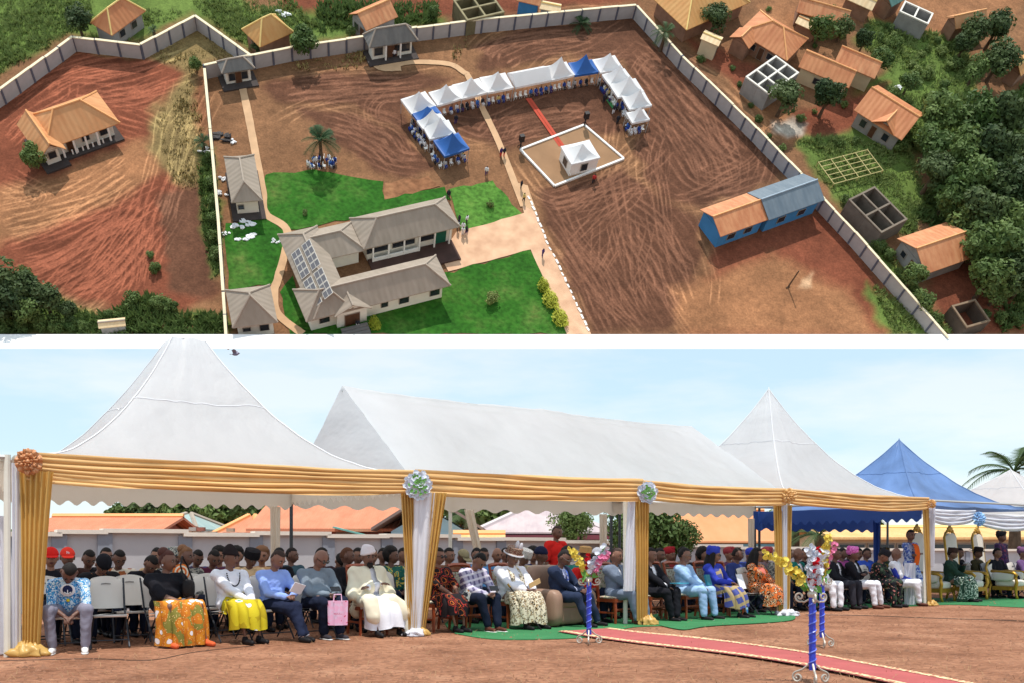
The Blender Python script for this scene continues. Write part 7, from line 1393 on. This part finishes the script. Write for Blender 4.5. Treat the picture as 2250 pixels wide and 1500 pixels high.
# 9 chief in leopard print
leo = patt('print_leopard', None, [(0, S(214, 190, 150)), (.24, S(160, 120, 70)), (.3, S(30, 26, 24)), (.46, S(222, 210, 186))], 26)
t, J = front(1122, .55, .1, 'chief in a leopard print robe, white shirt and feathered hat', dict(top=whitec, bot=leo, skirt=2, hem=.1, flare=.15, jacket=None, hat=('feather', patt('print_hat', None, [(0, S(60, 46, 40)), (.3, S(190, 170, 150)), (.5, S(110, 60, 50))], 40)), hair='short', glasses=clear_g, pitch=.35, yaw=.1, hands=[(.0, -.34, .68), (.16, -.36, .68)], shoes=shoe_b, w=1.2, belly=.05, feet=[(-.12, -.52), (.2, -.53)]), 1, wood_chair, 'cherry wood chair under the chief in leopard print')
for s_ in (-1, 1):
    st = MB(); st.grid(lambda u, v, s_=s_: tuple(J['NK'].lerp(J['HIP'], v * .85) + Vector((s_ * (.075 + .05 * v) + (u - .5) * .085, -.15 - .07 * math.sin(math.pi * v) - .01 * math.sin(9 * v), -.02)) + Vector((0, .12 * (1 - v) ** 3, .05 * (1 - v) ** 3))), 6, 14); st.build('stole', leo, t, smooth=True)
held(t, 'paper_bundle', 'tan envelope held by the chief in leopard print', 'envelope', MB().box((0, 0, 0), (.24, .012, .08)), pm('manila', S(206, 170, 120), .06, 3, .8, 0), Matrix.Translation((.12, -.44, .72)) @ Matrix.Rotation(-.35, 4, 'Y'))
a_ = t.matrix_world @ Vector((-.22, -.25, .66)); b_ = t.matrix_world @ Vector((.02, -.72, .0)); ts = thing('walking_stick', 'black walking stick with a brass head leaning on the chief', 'walking stick', T(0, 0)); MB().tube([a_, b_], .011, 7).build('shaft', shoe_b, ts); MB().tube([a_, a_ + (a_ - b_).normalized() * .07], .016, 7).build('handle', gilt, ts)
# 10 navy suit in armchair
suit = cm('suit_navy', 44, 54, 78, .08)
t, J = front(1228, .5, .3, 'man in a navy suit and striped tie sitting in the brown armchair', dict(top=cm('shirt_pale', 200, 208, 240, .04), jacket=suit, bot=suit, shoes=shoe_b, sock=cm('sock_grey', 190, 196, 210), lean=.1, pitch=.55, yaw=.2, glasses=clear_g, hands=[(.06, -.34, .64), (.16, -.36, .66)], feet=[(-.02, -.58), (.36, -.52)]), 3)
armchair(rowpt(1228, .62), FACE + .15, 'brown leather armchair under the man in the navy suit')
tie = grid_patt('tie_striped', S(60, 96, 190), S(226, 226, 236), S(60, 96, 190), 5, 5); MB().grid(lambda u, v: tuple(J['NK'] + (J['HIP'] - J['NK']) * (.06 + .7 * v) + Vector(((u - .5) * (.04 + .04 * v), -.135 - .045 * math.sin(math.pi * min(1, v * 1.1)), 0))), 3, 10).build('tie', tie, t, smooth=True)
held(t, 'phone', 'phone held by the man in the navy suit', 'phone', MB().box((0, 0, 0), (.07, .012, .14)), phone_m, Matrix.Translation((.16, -.45, .68)) @ Matrix.Rotation(-.9, 4, 'X'))
# 11 grey suit
gs = cm('suit_grey', 112, 124, 144, .08); t, J = front(1352, .55, .2, 'man in a grey blue suit with papers on his lap, beside the flower stand', dict(top=whitec, jacket=gs, bot=gs, shoes=shoe_br, sock=cm('sock_blue', 76, 90, 120), hands=[(.04, -.36, .64), (.14, -.38, .63)], yaw=.2, hair='thin', feet=[(-.06, -.5), (.22, -.5)], vcut=.3), 0, wood_chair, 'cherry wood chair under the man in the grey blue suit')
held(t, 'notebook', 'dark notebook on the lap of the man in the grey blue suit', 'notebook', MB().box((0, 0, 0), (.26, .18, .025)), phone_m, Matrix.Translation((.16, -.42, .69)) @ Matrix.Rotation(.15, 4, 'X'))
# 12 black suit behind gold curtain
t, J = front(1428, .7, .2, 'man in a black suit half hidden by the gold curtain of the smaller wreath post', dict(top=whitec, jacket=black, bot=black, shoes=shoe_b, hands=[(.06, -.36, .64), (.18, -.38, .62)], yaw=.2, feet=[(-.05, -.5), (.12, -.5)]), 0, wood_chair, 'cherry wood chair beside the gold curtain of the smaller wreath post')
held(t, 'folder', 'turquoise folder on the lap of the man in black', 'folder', MB().box((0, 0, 0), (.3, .2, .01)), pm('folder_cyan', S(70, 184, 214), .05, 3, .6, 0), Matrix.Translation((.24, -.46, .66)))
wood_chair(rowpt(1455, .9), FACE, 'empty cherry wood chair beside the man in light blue')
# 13 light blue man
t, J = front(1503, .55, .3, 'man in a light blue tunic and trousers with glasses and a teal book', dict(top=cm('lightblue', 158, 190, 226, .06), tunic=True, bot=cm('lightblue2', 156, 184, 226, .06), shoes=shoe_b, sole=shoe_w, yaw=.45, glasses=clear_g, hands=[(.04, -.34, .64), (.18, -.32, .64)], feet=[(-.16, -.48), (.22, -.5)]), 0, wood_chair, 'cherry wood chair under the man in light blue')
held(t, 'book', 'teal book held by the man in light blue', 'book', MB().box((0, 0, 0), (.16, .04, .2)), pm('book_teal', S(40, 120, 140), .05, 3, .6, 0), Matrix.Translation((.2, -.37, .70)) @ Matrix.Rotation(-.3, 4, 'X'))
# 14 woman in blue
bgrid = grid_patt('cloth_bluegold', S(72, 80, 150), S(176, 152, 104), S(176, 152, 104), 1.5, 1.9); rblue = cm('royal', 56, 70, 176)
t, J = front(1568, .55, .25, 'woman in a blue dress with gold grid lines and a royal blue headwrap', dict(top=rblue, bot=bgrid, skirt=1, hem=.2, flare=.12, hat=('wrap', rblue), hair='long', glasses=sun_g, yaw=.45, hands=[(.06, -.3, .7), (.2, -.3, .68)], shoes=shoe_b, w=1.05, feet=[(-.02, -.55), (.2, -.55)]), 2, wood_chair, 'cherry wood chair under the woman in the royal blue headwrap')
MB().grid(lambda u, v: tuple(J['NK'].lerp(J['HIP'], .12 + v * .8) + Vector(((u - .5) * .2, -.145 - .05 * math.sin(math.pi * v) + .06 * (2 * u - 1) ** 2, 0))), 8, 10).build('bodice', bgrid, t, smooth=True)
held(t, 'paper_sheet', 'white sheet held by the woman in the royal blue headwrap', 'paper', MB().box((0, 0, 0), (.22, .006, .28)), paper_m, Matrix.Translation((.26, -.42, .66)) @ Matrix.Rotation(-.35, 4, 'X'))
wood_chair(rowpt(1598, .75), FACE, 'cherry wood chair between the women in blue and in coral')
# 15 coral woman
zig = patt('print_coral', None, [(0, S(28, 22, 20)), (.3, S(230, 120, 50)), (.42, S(238, 214, 180)), (.5, S(28, 22, 20)), (.62, S(236, 120, 60))], 17); coral = cm('coral', 226, 130, 118, .06)
t, J = front(1662, .5, .35, 'woman in coral with black and orange print and long dark hair', dict(top=zig, bot=zig, skirt=1, hem=.2, flare=.13, hair='long', glasses=sun_g, yaw=.45, hands=[(.06, -.34, .66), (.16, -.34, .64)], shoes=cm('shoegrey', 120, 120, 130), w=1.1), 2, fold_chair, 'folding chair under the woman in coral print')
MB().grid(lambda u, v: tuple(J['NK'].lerp(J['HIP'], .08 + v * .75) + Vector(((u - .5) * .24, -.15 - .05 * math.sin(math.pi * v) + .07 * (2 * u - 1) ** 2, 0))), 8, 10).build('bodice', coral, t, smooth=True)
held(t, 'paper_sheet', 'white paper held by the woman in coral print', 'paper', MB().grid(lambda u, v: ((u - .5) * .3, (v - .5) * .2, .04 * math.sin(3 * u)), 8, 4), paper_m, Matrix.Translation((.34, -.4, .7)) @ Matrix.Rotation(.3, 4, 'Y'))
bt = rowpt(1640, .3); tb = thing('water_bottle', 'clear blue labelled water bottle on the green carpet by a folding chair', 'bottle', T(bt.x, bt.y, .02)); MB().tube([(0, 0, 0), (0, 0, .16), (0, 0, .19), (0, 0, .215)], [.033, .033, .014, .013], 10).build('body', pm('bottle_blue', S(150, 190, 214), .05, 3, .15, 0), tb, smooth=True); MB().tube([(0, 0, .215), (0, 0, .235)], .015, 8).build('cap', cm('capblue', 60, 110, 190), tb); MB().tube([(0, 0, .06), (0, 0, .12)], .0345, 10, cap=False).build('label', cm('labelblue', 70, 130, 200), tb)
# 16.. beyond the knot post
t, J = front(1752, 1.0, .2, 'man in teal green with a white shirt behind the tall flower stand', dict(top=whitec, jacket=cm('tealgreen', 24, 104, 96), bot=cm('tealgreen2', 24, 96, 90), shoes=shoe_b, hair='none', yaw=.2), 1, fold_chair, 'folding chair under the man in teal green')
t, J = front(1792, .7, .2, 'man in a white embroidered shirt behind the flower sprays', dict(top=whitec, bot=whitec, shoes=shoe_b, yaw=.3, hair='short'), 0, fold_chair, 'folding chair under the man in the white embroidered shirt')
t, J = front(1835, .8, .2, 'man in a charcoal suit behind the upright yellow flower spikes', dict(top=whitec, jacket=black, bot=cm('charcoal', 54, 54, 62), shoes=shoe_b, yaw=.2), 3, fold_chair, 'folding chair under the man in the charcoal suit')
pinkl = patt('print_magenta', None, [(0, S(214, 90, 180)), (.3, S(160, 50, 130)), (.5, S(226, 130, 200))], 40)
t, J = front(1874, .6, .3, 'man in a black jacket and white trousers with a magenta lace cap', dict(top=whitec, jacket=black, bot=whitec, shoes=shoe_br, hat=('wrap', pinkl), hair='short', yaw=.2, hands=[(.1, -.24, .8), (-.1, -.26, .78)], hin=1, feet=[(-.1, -.5), (.3, -.5)]), 3, fold_chair, 'folding chair under the man with the magenta cap')
flor = patt('print_floral_dark', None, [(0, S(210, 100, 110)), (.16, S(190, 150, 130)), (.24, S(26, 26, 34)), (.6, S(50, 66, 50))], 15)
t, J = front(1924, .55, .2, 'man in dark floral clothes and a black striped cap, bent forward', dict(top=flor, tunic=True, bot=flor, shoes=shoe_b, lean=.25, pitch=.5, yaw=.3, hat=('kufi', cm('cap_stripe', 40, 40, 46)), hands=[(.06, -.42, .6), (.16, -.42, .6)]), 0, fold_chair, 'folding chair under the man in dark floral clothes')
t, J = front(1968, .55, .4, 'bald man in white with blue sleeves and white trousers', dict(top=whitec, sleeve=.5, bot=whitec, shoes=shoe_br, hair='none', yaw=.6, w=1.1, hands=[(.0, -.3, .62), (.26, -.2, .6)], feet=[(-.05, -.5), (.3, -.5)]), 1, fold_chair, 'white covered chair under the bald man with blue sleeves')
for i in range(2): mb = MB(); e, h = J['SH'][i], J['WR'][i]; mb2 = MB(); mid = (e + h) / 2 + Vector(((-.1, .1)[i], .08, -.06)); mb.cap_tube(e, mid, .078, .066); mb.cap_tube(mid, h, .066, .05); cloth('sleeve', mb, rblue, t, .018, .004, i)
t, J = front(2000, 1.1, -.1, 'boy standing with arms folded in a blue print shirt with orange trim', dict(stand=True, top=patt('print_blue_swirl', None, [(0, S(110, 140, 210)), (.3, S(60, 80, 170)), (.5, S(190, 200, 230))], 18), sleeve=.45, bot=patt('print_blue_swirl', None, [], 18), shoes=shoe_b, hands=[(.12, -.2, 1.14), (-.12, -.23, 1.12)], hin=1, yaw=-.2, w=.92), 0)
MB().grid(lambda u, v: tuple(J['NK'].lerp(J['HIP'], v) + Vector(((u - .5) * .17, -.165 - .05 * math.sin(math.pi * v) + .05 * (v < .05), 0))), 4, 10).build('trim', cm('orangetrim', 240, 104, 40), t, smooth=True)
# thrones and their guests
throne(rowpt(2052, 1.0), FACE + .1, 'gilded ivory throne beside the last gold curtain, first of three'); throne(rowpt(2124, 1.0), FACE + .1, 'gilded ivory throne with a tall crest, middle of three'); throne(rowpt(2182, 1.6), FACE + .1, 'tall gilded ivory throne with a button medallion, last of three'); throne(rowpt(2215, .7), FACE + .1, 'low gilded ivory armchair past the tall thrones', False)
t, J = front(2090, .75, .3, 'man in a dark green robe with a white print stole and brown fez', dict(top=cm('darkgreen', 44, 66, 56), bot=patt('print_green_white', None, [(0, S(226, 226, 214)), (.16, S(60, 84, 70)), (.5, S(200, 210, 196)), (.6, S(54, 78, 66))], 12), skirt=2, hem=.08, flare=.15, hat=('kufi', cm('fez', 66, 48, 44)), hair='short', yaw=.3, pitch=.2, hands=[(.0, -.34, .66), (.18, -.24, .92)], shoes=shoe_b, w=1.15), 1)
t, J = front(2148, 1.6, .1, 'man in olive clothes and a dark felt hat behind the thrones', dict(top=cm('olive', 74, 66, 44), bot=black, hat=('brim', cm('felt', 52, 42, 40)), shoes=shoe_b), 0, fold_chair, 'folding chair under the man in the dark felt hat')
t, J = front(2200, 1.9, .1, 'person standing in dark purple with a red patterned front by the last throne', dict(stand=True, top=patt('print_purple', None, [(0, S(120, 50, 70)), (.3, S(60, 40, 80)), (.6, S(48, 36, 66))], 16), bot=cm('plum', 66, 44, 82), shoes=shoe_b, hat=('wrap', black), w=1.1), 3)
t, J = front(2247, .9, .2, 'person in a purple robe and cap seated past the low gilded armchair', dict(top=cm('violet', 108, 80, 124), bot=cm('violet2', 104, 76, 120), skirt=2, hem=.08, hat=('wrap', cm('violet3', 120, 84, 120)), shoes=shoe_b), 0, fold_chair, 'folding chair under the person in the purple robe')
# empty front chairs
for px, o_, dr, lb in ((238, .55, -.1, 'empty ivory folding chair beside the boy in the blue print shirt'), (288, 1.2, -.15, 'empty ivory chair with a rounded back behind the first empty one'), (98, 1.2, -.1, 'empty ivory chair behind the first gold curtain'), (430, 1.5, 0, 'empty ivory chair behind the woman in orange print'), (470, 1.4, 0, 'empty ivory chair behind the man in the yellow wrap'), (858, 1.3, 0, 'empty ivory chair behind the robed man, below the curly haired woman')):
    fold_chair(rowpt(px, o_), FACE + dr, lb)
# ---- people in the rows behind: six body types, copied with their own colours, hair and hats
types = []
for i, P in enumerate((dict(yaw=.3, pitch=.1), dict(yaw=.1, pitch=.5, lean=.15), dict(yaw=-.25, pitch=.1), dict(yaw=.7, pitch=.05), dict(yaw=.2, pitch=.8, lean=.4), dict(yaw=0, pitch=.15, w=1.1))):
    P = dict(P); P.update(top=whitec, bot=dnavy, shoes=shoe_b, seed=50 + i, hair='none'); tt = thing('person', 'x', 'person', T(0, -60 - i, 0)); J = build_person(tt, P, skinm(i), True); types.append((tt, J))
hats = {}
def hair_me(kind, m):
    k = (kind, m.name)
    if k in hats: return hats[k]
    mb = MB()
    def cf(a, b): return lambda d, v: v if d.z > (a if d.y < -.1 else (b if d.y > .4 else a + (b - a) * (d.y + .1) / .5)) else v * .8
    if kind == 'short': mb.ell((0, .006, .006), (.083, .104, .125), 18, 14, None, cf(.52, -.35))
    elif kind == 'afro': mb.ell((0, .03, .03), (.12, .12, .132), 18, 14, None, lambda d, v: (v if d.z > .3 or d.y > 0 else v * .72) * (1 + .08 * noise.noise(d * 7)))
    elif kind == 'updo': mb.ell((0, .01, .01), (.086, .108, .13), 18, 14, None, cf(.5, -.4)); mb.ell((0, .07, .1), (.07, .07, .065), 12, 8)
    elif kind == 'cap': mb.ell((0, .004, .03), (.092, .113, .105), 20, 12, None, lambda d, v: v if d.z > .05 else Vector((v.x, v.y, .005))); mb.tube([(0, -.08, .035), (0, -.13, .032), (0, -.185, .022)], [.078, .074, .05], 12, flat=.1)
    elif kind == 'kufi': mb.tube([(0, .004, .02), (0, .006, .08), (0, .01, .13), (0, .012, .138)], [.098, .099, .094, .02], 20, flat=1.15)
    elif kind == 'beanie': mb.ell((0, .01, .03), (.094, .116, .125), 18, 12, None, lambda d, v: v if d.z > -.1 else Vector((v.x * .9, v.y * .9, -.01)))
    elif kind == 'wrap': mb.ell((0, .03, .055), (.105, .12, .095), 20, 14, Matrix.Rotation(-.2, 3, 'X'), lambda d, v: v * (1 + .09 * noise.noise(d * 3.2))); mb.ell((.02, -.04, .12), (.06, .045, .04), 10, 6)
    elif kind == 'brim': mb.tube([(0, 0, .05), (0, 0, .056)], [.165, .165], 24, flat=1.1); mb.tube([(0, 0, .055), (0, 0, .14), (0, 0, .155)], [.1, .092, .06], 20, flat=1.12)
    hats[k] = mb.mesh({'short': 'hair', 'afro': 'hair', 'updo': 'hair'}.get(kind, 'hat'), m, kind not in ('kufi', 'brim')); return hats[k]
used = [False] * 6
def back(px, o_, ty, topm, hk, hm_, label, botm=None, chair=True, z=0, sc_=1.06):
    src, J = types[ty]
    t = copy_tree(src)
    p = rowpt(px, o_); t.matrix_world = T(p.x, p.y, z, FACE + rng.uniform(-.15, .25), sc_); t['label'] = label; t['group'] = 'guests seated in the rows behind'
    for ch in list(t.children):
        if ch.name.startswith('top'): ch.material_slots[0].link = 'OBJECT'; ch.material_slots[0].material = topm
        if ch.name.startswith('trousers') and botm: ch.material_slots[0].link = 'OBJECT'; ch.material_slots[0].material = botm
    if hk: h = inst(hair_me(hk, hm_).name.split('.')[0], hair_me(hk, hm_), t); h.matrix_basis = Matrix.Translation(J['HC']) @ J['HM'].to_4x4()
    if chair: fold_chair(p, FACE, 'folding chair in the shaded rows behind the front row', 'folding chairs in the rows behind')
redc = cm('redshirt', 206, 40, 36); beige = patt('print_beige', None, [(0, S(120, 80, 60)), (.14, S(216, 186, 146)), (.6, S(206, 172, 130))], 9); kente = patt('print_kente', None, [(0, S(30, 30, 36)), (.25, S(220, 220, 220)), (.42, S(30, 40, 46))], 38); camo = patt('print_camo', None, [(0, S(90, 90, 86)), (.3, S(60, 62, 66)), (.5, S(140, 138, 130))], 20)
H = hair_m
L_ = [(112, 1.7, 2, black, 'cap', redc, 'man in a red cap half behind the first gold curtain'), (148, 2.4, 5, cm('vest', 60, 40, 36), 'cap', cm('capred', 226, 62, 50), 'man in a bright red cap and sunglasses behind the bowed boy'), (190, 2.8, 1, black, 'short', H, 'person in black with bowed head beside the bright red cap'), (214, 1.9, 4, patt('print_dark_trim', None, [(0, S(200, 120, 50)), (.12, S(28, 26, 30))], 22), 'beanie', black, 'person in a black beanie bent far forward'),
      (258, 2.6, 1, patt('print_brown_white', None, [(0, S(170, 100, 60)), (.35, S(226, 214, 196))], 8), 'short', H, 'young man in a cream and brown shirt behind the empty chairs'), (312, 2.4, 4, black, 'short', H, 'person in black bent over beside the young man in cream and brown'), (345, 2.6, 2, beige, 'short', H, 'person in a tan print shirt behind the woman in orange print'), (383, 2.3, 0, kente, 'kufi', patt('print_cap_kente', None, [(0, S(70, 120, 140)), (.3, S(40, 44, 50)), (.5, S(200, 200, 190))], 44), 'man in a striped smock and patterned cap holding a woven fan'),
      (408, 1.9, 3, camo, 'updo', hair_gr, 'woman with brown updo in grey print behind the woman in orange'), (464, 2.6, 1, cm('plum2', 90, 40, 60), 'short', H, 'person in dark red behind the man in the yellow wrap'), (482, 2.9, 2, cm('dblue', 60, 70, 120), 'afro', H, 'person in blue with full hair behind the pointed cap'), (545, 2.3, 1, beige, 'kufi', cm('capknit', 34, 32, 36), 'man in a tan embroidered shirt and black knit cap'), (576, 2.7, 2, cm('tan', 190, 150, 110), 'afro', hair_gr, 'woman with brown hair behind the man in periwinkle'), (612, 2.9, 0, black, 'short', H, 'person in black beside the rear tent post'),
      (706, 2.2, 3, cm('maroon', 56, 40, 46), 'short', H, 'man in dark maroon behind the bald man in grey'), (762, 1.5, 3, black, 'short', cm('hair_tan', 92, 62, 48), 'person in a black suit on a wooden chair behind the pink bag'), (785, 2.4, 0, cm('grey2', 120, 110, 110), 'short', H, 'person half hidden by the white turban'), (818, 2.0, 2, cm('grey3', 110, 104, 104), 'short', H, 'bearded man in grey behind the white turban'), (860, 1.9, 3, patt('print_green_leaf', None, [(0, S(40, 140, 110)), (.25, S(200, 176, 80)), (.45, S(30, 90, 80))], 15), 'afro', H, 'curly haired woman in green print with a tan shawl'), (884, 2.8, 0, black, 'short', H, 'person in black beside the gold curtain of the larger wreath'),
      (985, 2.2, 0, cm('brown2', 120, 80, 60), 'short', H, 'person behind the embroidered dress'), (1008, 2.6, 1, camo, 'cap', cm('khaki', 150, 140, 110), 'person in a camouflage cap by the dark tent post'), (1062, 2.2, 5, cm('blueshirt', 90, 140, 190), 'short', H, 'man in a blue shirt behind the checked shirt'), (1046, 2.9, 0, black, 'short', H, 'person in black behind the checked shirt'), (1092, 2.8, 2, cm('brown3', 100, 70, 54), None, None, 'bald man behind the feathered hat'), (1128, 2.3, 0, black, 'afro', H, 'person with full dark hair behind the feathered hat'), (1142, 1.8, 1, cm('cream2', 214, 196, 160), 'kufi', patt('print_check_cap', None, [(0, S(40, 36, 36)), (.3, S(224, 220, 214))], 60), 'person in a chequered cap behind the chief'), (1172, 2.3, 2, cm('navy2', 50, 56, 110), 'afro', H, 'woman in navy print with full hair behind the chief'), (1188, 1.6, 3, cm('cream3', 216, 206, 180), 'beanie', cm('navycap', 36, 40, 66), 'man in a navy knit cap and cream shirt behind the armchair'),
      (1248, 1.7, 2, patt('print_teal', None, [(0, S(190, 60, 80)), (.2, S(36, 130, 120))], 18), 'afro', H, 'woman in teal print behind the first flower stand'), (1284, 2.3, 0, cm('brown4', 90, 80, 70), 'brim', cm('straw_hat', 190, 150, 100), 'man in a straw hat behind the flower sprays'), (1312, 1.9, 2, cm('grey4', 150, 150, 156), 'cap', whitec, 'person in a white cap behind the flower sprays'), (1358, 2.3, 5, cm('white2', 206, 202, 200), None, None, 'bald man with glasses behind the grey blue suit'), (1448, 2.2, 5, cm('brown5', 76, 66, 56), 'short', H, 'thin man in a brown shirt behind the gold curtain'), (1470, 2.6, 0, cm('red5', 120, 40, 44), 'wrap', cm('redband', 150, 36, 44), 'woman with a red hair band beside the empty wooden chair'), (1528, 2.5, 1, black, 'short', H, 'person in black behind the light blue tunic'), (1545, 1.9, 0, cm('blk3', 44, 38, 42), 'afro', H, 'woman with full hair behind the royal blue headwrap'), (1566, 2.3, 3, cm('darkred', 80, 50, 50), None, None, 'bald man with glasses behind the royal blue headwrap'),
      (1602, 2.2, 2, cm('purple5', 96, 60, 90), 'wrap', cm('redwrap', 150, 60, 66), 'woman in a dark red headwrap behind the woman in blue'), (1614, 2.8, 0, black, 'short', H, 'person in black behind the dark red headwrap'), (1620, 1.4, 3, cm('navyshirt', 50, 64, 120), 'short', H, 'young man in a navy shirt between the women in blue and coral'), (1640, 2.4, 1, cm('blue6', 70, 90, 180), 'wrap', rblue, 'woman in a blue wrap behind the long dark hair'), (1684, 1.6, 5, patt('print_pinkgrey', None, [(0, S(150, 80, 90)), (.3, S(120, 110, 116))], 16), 'wrap', cm('redwrap2', 160, 70, 76), 'woman in a patterned red headwrap beside the gold knot post'), (1706, 1.3, 1, camo, 'short', H, 'person in grey print half behind the gold knot post'),
      (1730, 1.9, 0, cm('teal6', 30, 100, 90), 'short', H, 'person in teal behind the man in teal green'), (1768, 2.2, 2, black, 'short', H, 'person in black behind the white embroidered shirt'), (1818, 1.9, 0, black, 'short', H, 'person in black behind the flower spikes'), (1850, 1.9, 3, cm('magenta2', 150, 70, 130), 'short', H, 'person in magenta behind the lace cap'), (1886, 2.2, 2, black, 'short', H, 'person in black behind the black jacket'), (1903, 1.8, 5, cm('bluev', 60, 90, 190), 'short', H, 'man in a bright blue shirt between the magenta cap and the striped cap'), (1942, 1.9, 0, patt('print_yellow_green', None, [(0, S(180, 150, 50)), (.3, S(50, 70, 50))], 20), 'kufi', patt('print_cap_gold', None, [(0, S(170, 130, 50)), (.3, S(40, 36, 36))], 40), 'man in a gold patterned cap behind the blue sleeves'), (2108, 2.0, 2, black, 'short', H, 'person in black between the first two thrones'), (2190, 1.1, 0, black, 'short', H, 'person in black beside the tall medallion throne')]
for r_ in L_: back(*r_)
dk_ = [black, cm('ex1', 70, 60, 90), cm('ex2', 96, 80, 66), cm('ex3', 60, 84, 96), cm('ex4', 130, 110, 96)]
for k, px_ in enumerate((232, 428, 520, 640, 735, 840, 1110, 1206, 1330, 1500, 1655, 1865)): back(px_, 3.3 + .4 * (k % 2), k % 6, dk_[k % 5], ('short', 'short', 'afro', 'short', 'beanie')[k % 5], H, 'guest in dull clothes in the last shaded row before the wall')
back(1268, 1.15, 4, redc, 'short', H, 'man in a red shirt bent forward behind the flower stand')
for ob in col.objects:
    if ob.get('label', '').startswith('man in a bright red cap'):
        for ch in ob.children:
            if ch.name.startswith('hat'):
                mk = MB(); mk.box((-.014, -.112, .085), (.006, .006, .034)); mk.box((.002, -.113, .078), (.006, .006, .022)); mk.box((.014, -.112, .076), (.006, .006, .018)); mk.box((-.004, -.113, .088), (.026, .006, .006)); mk.build('monogram', whitec, ch)
# woven fan, standing man in red
q = rowpt(398, 1.75); tf = thing('woven_fan', 'round woven fan with orange and white rings held by the man in the striped smock', 'fan', T(q.x, q.y, .98, FACE))
for k, (r_, c_) in enumerate(((.13, S(226, 120, 40)), (.105, S(240, 230, 210)), (.08, S(226, 110, 40)), (.05, S(240, 226, 200)), (.026, S(60, 90, 70)))): MB().tube([(0, -.004 * k, 0), (0, -.012 - .004 * k, 0)], r_, 24).build('ring', pm('fan_%d' % k, c_, .08, 20, .8, .1), tf)
t, J = front(1222, 3.0, .1, 'man standing in a plain red shirt behind the seated rows', dict(stand=True, top=redc, sleeve=.4, bot=dnavy, shoes=shoe_b, hair='thin', pitch=.15, yaw=.1), 1)
MB().box((.08, -.155, 1.27), (.07, .012, .024)).build('chest_print', whitec, t)
for tt, J in types:
    for ch in list(tt.children):
        for g2 in list(ch.children): bpy.data.objects.remove(g2)
        bpy.data.objects.remove(ch)
    bpy.data.objects.remove(tt)
bpy.context.view_layer.update()
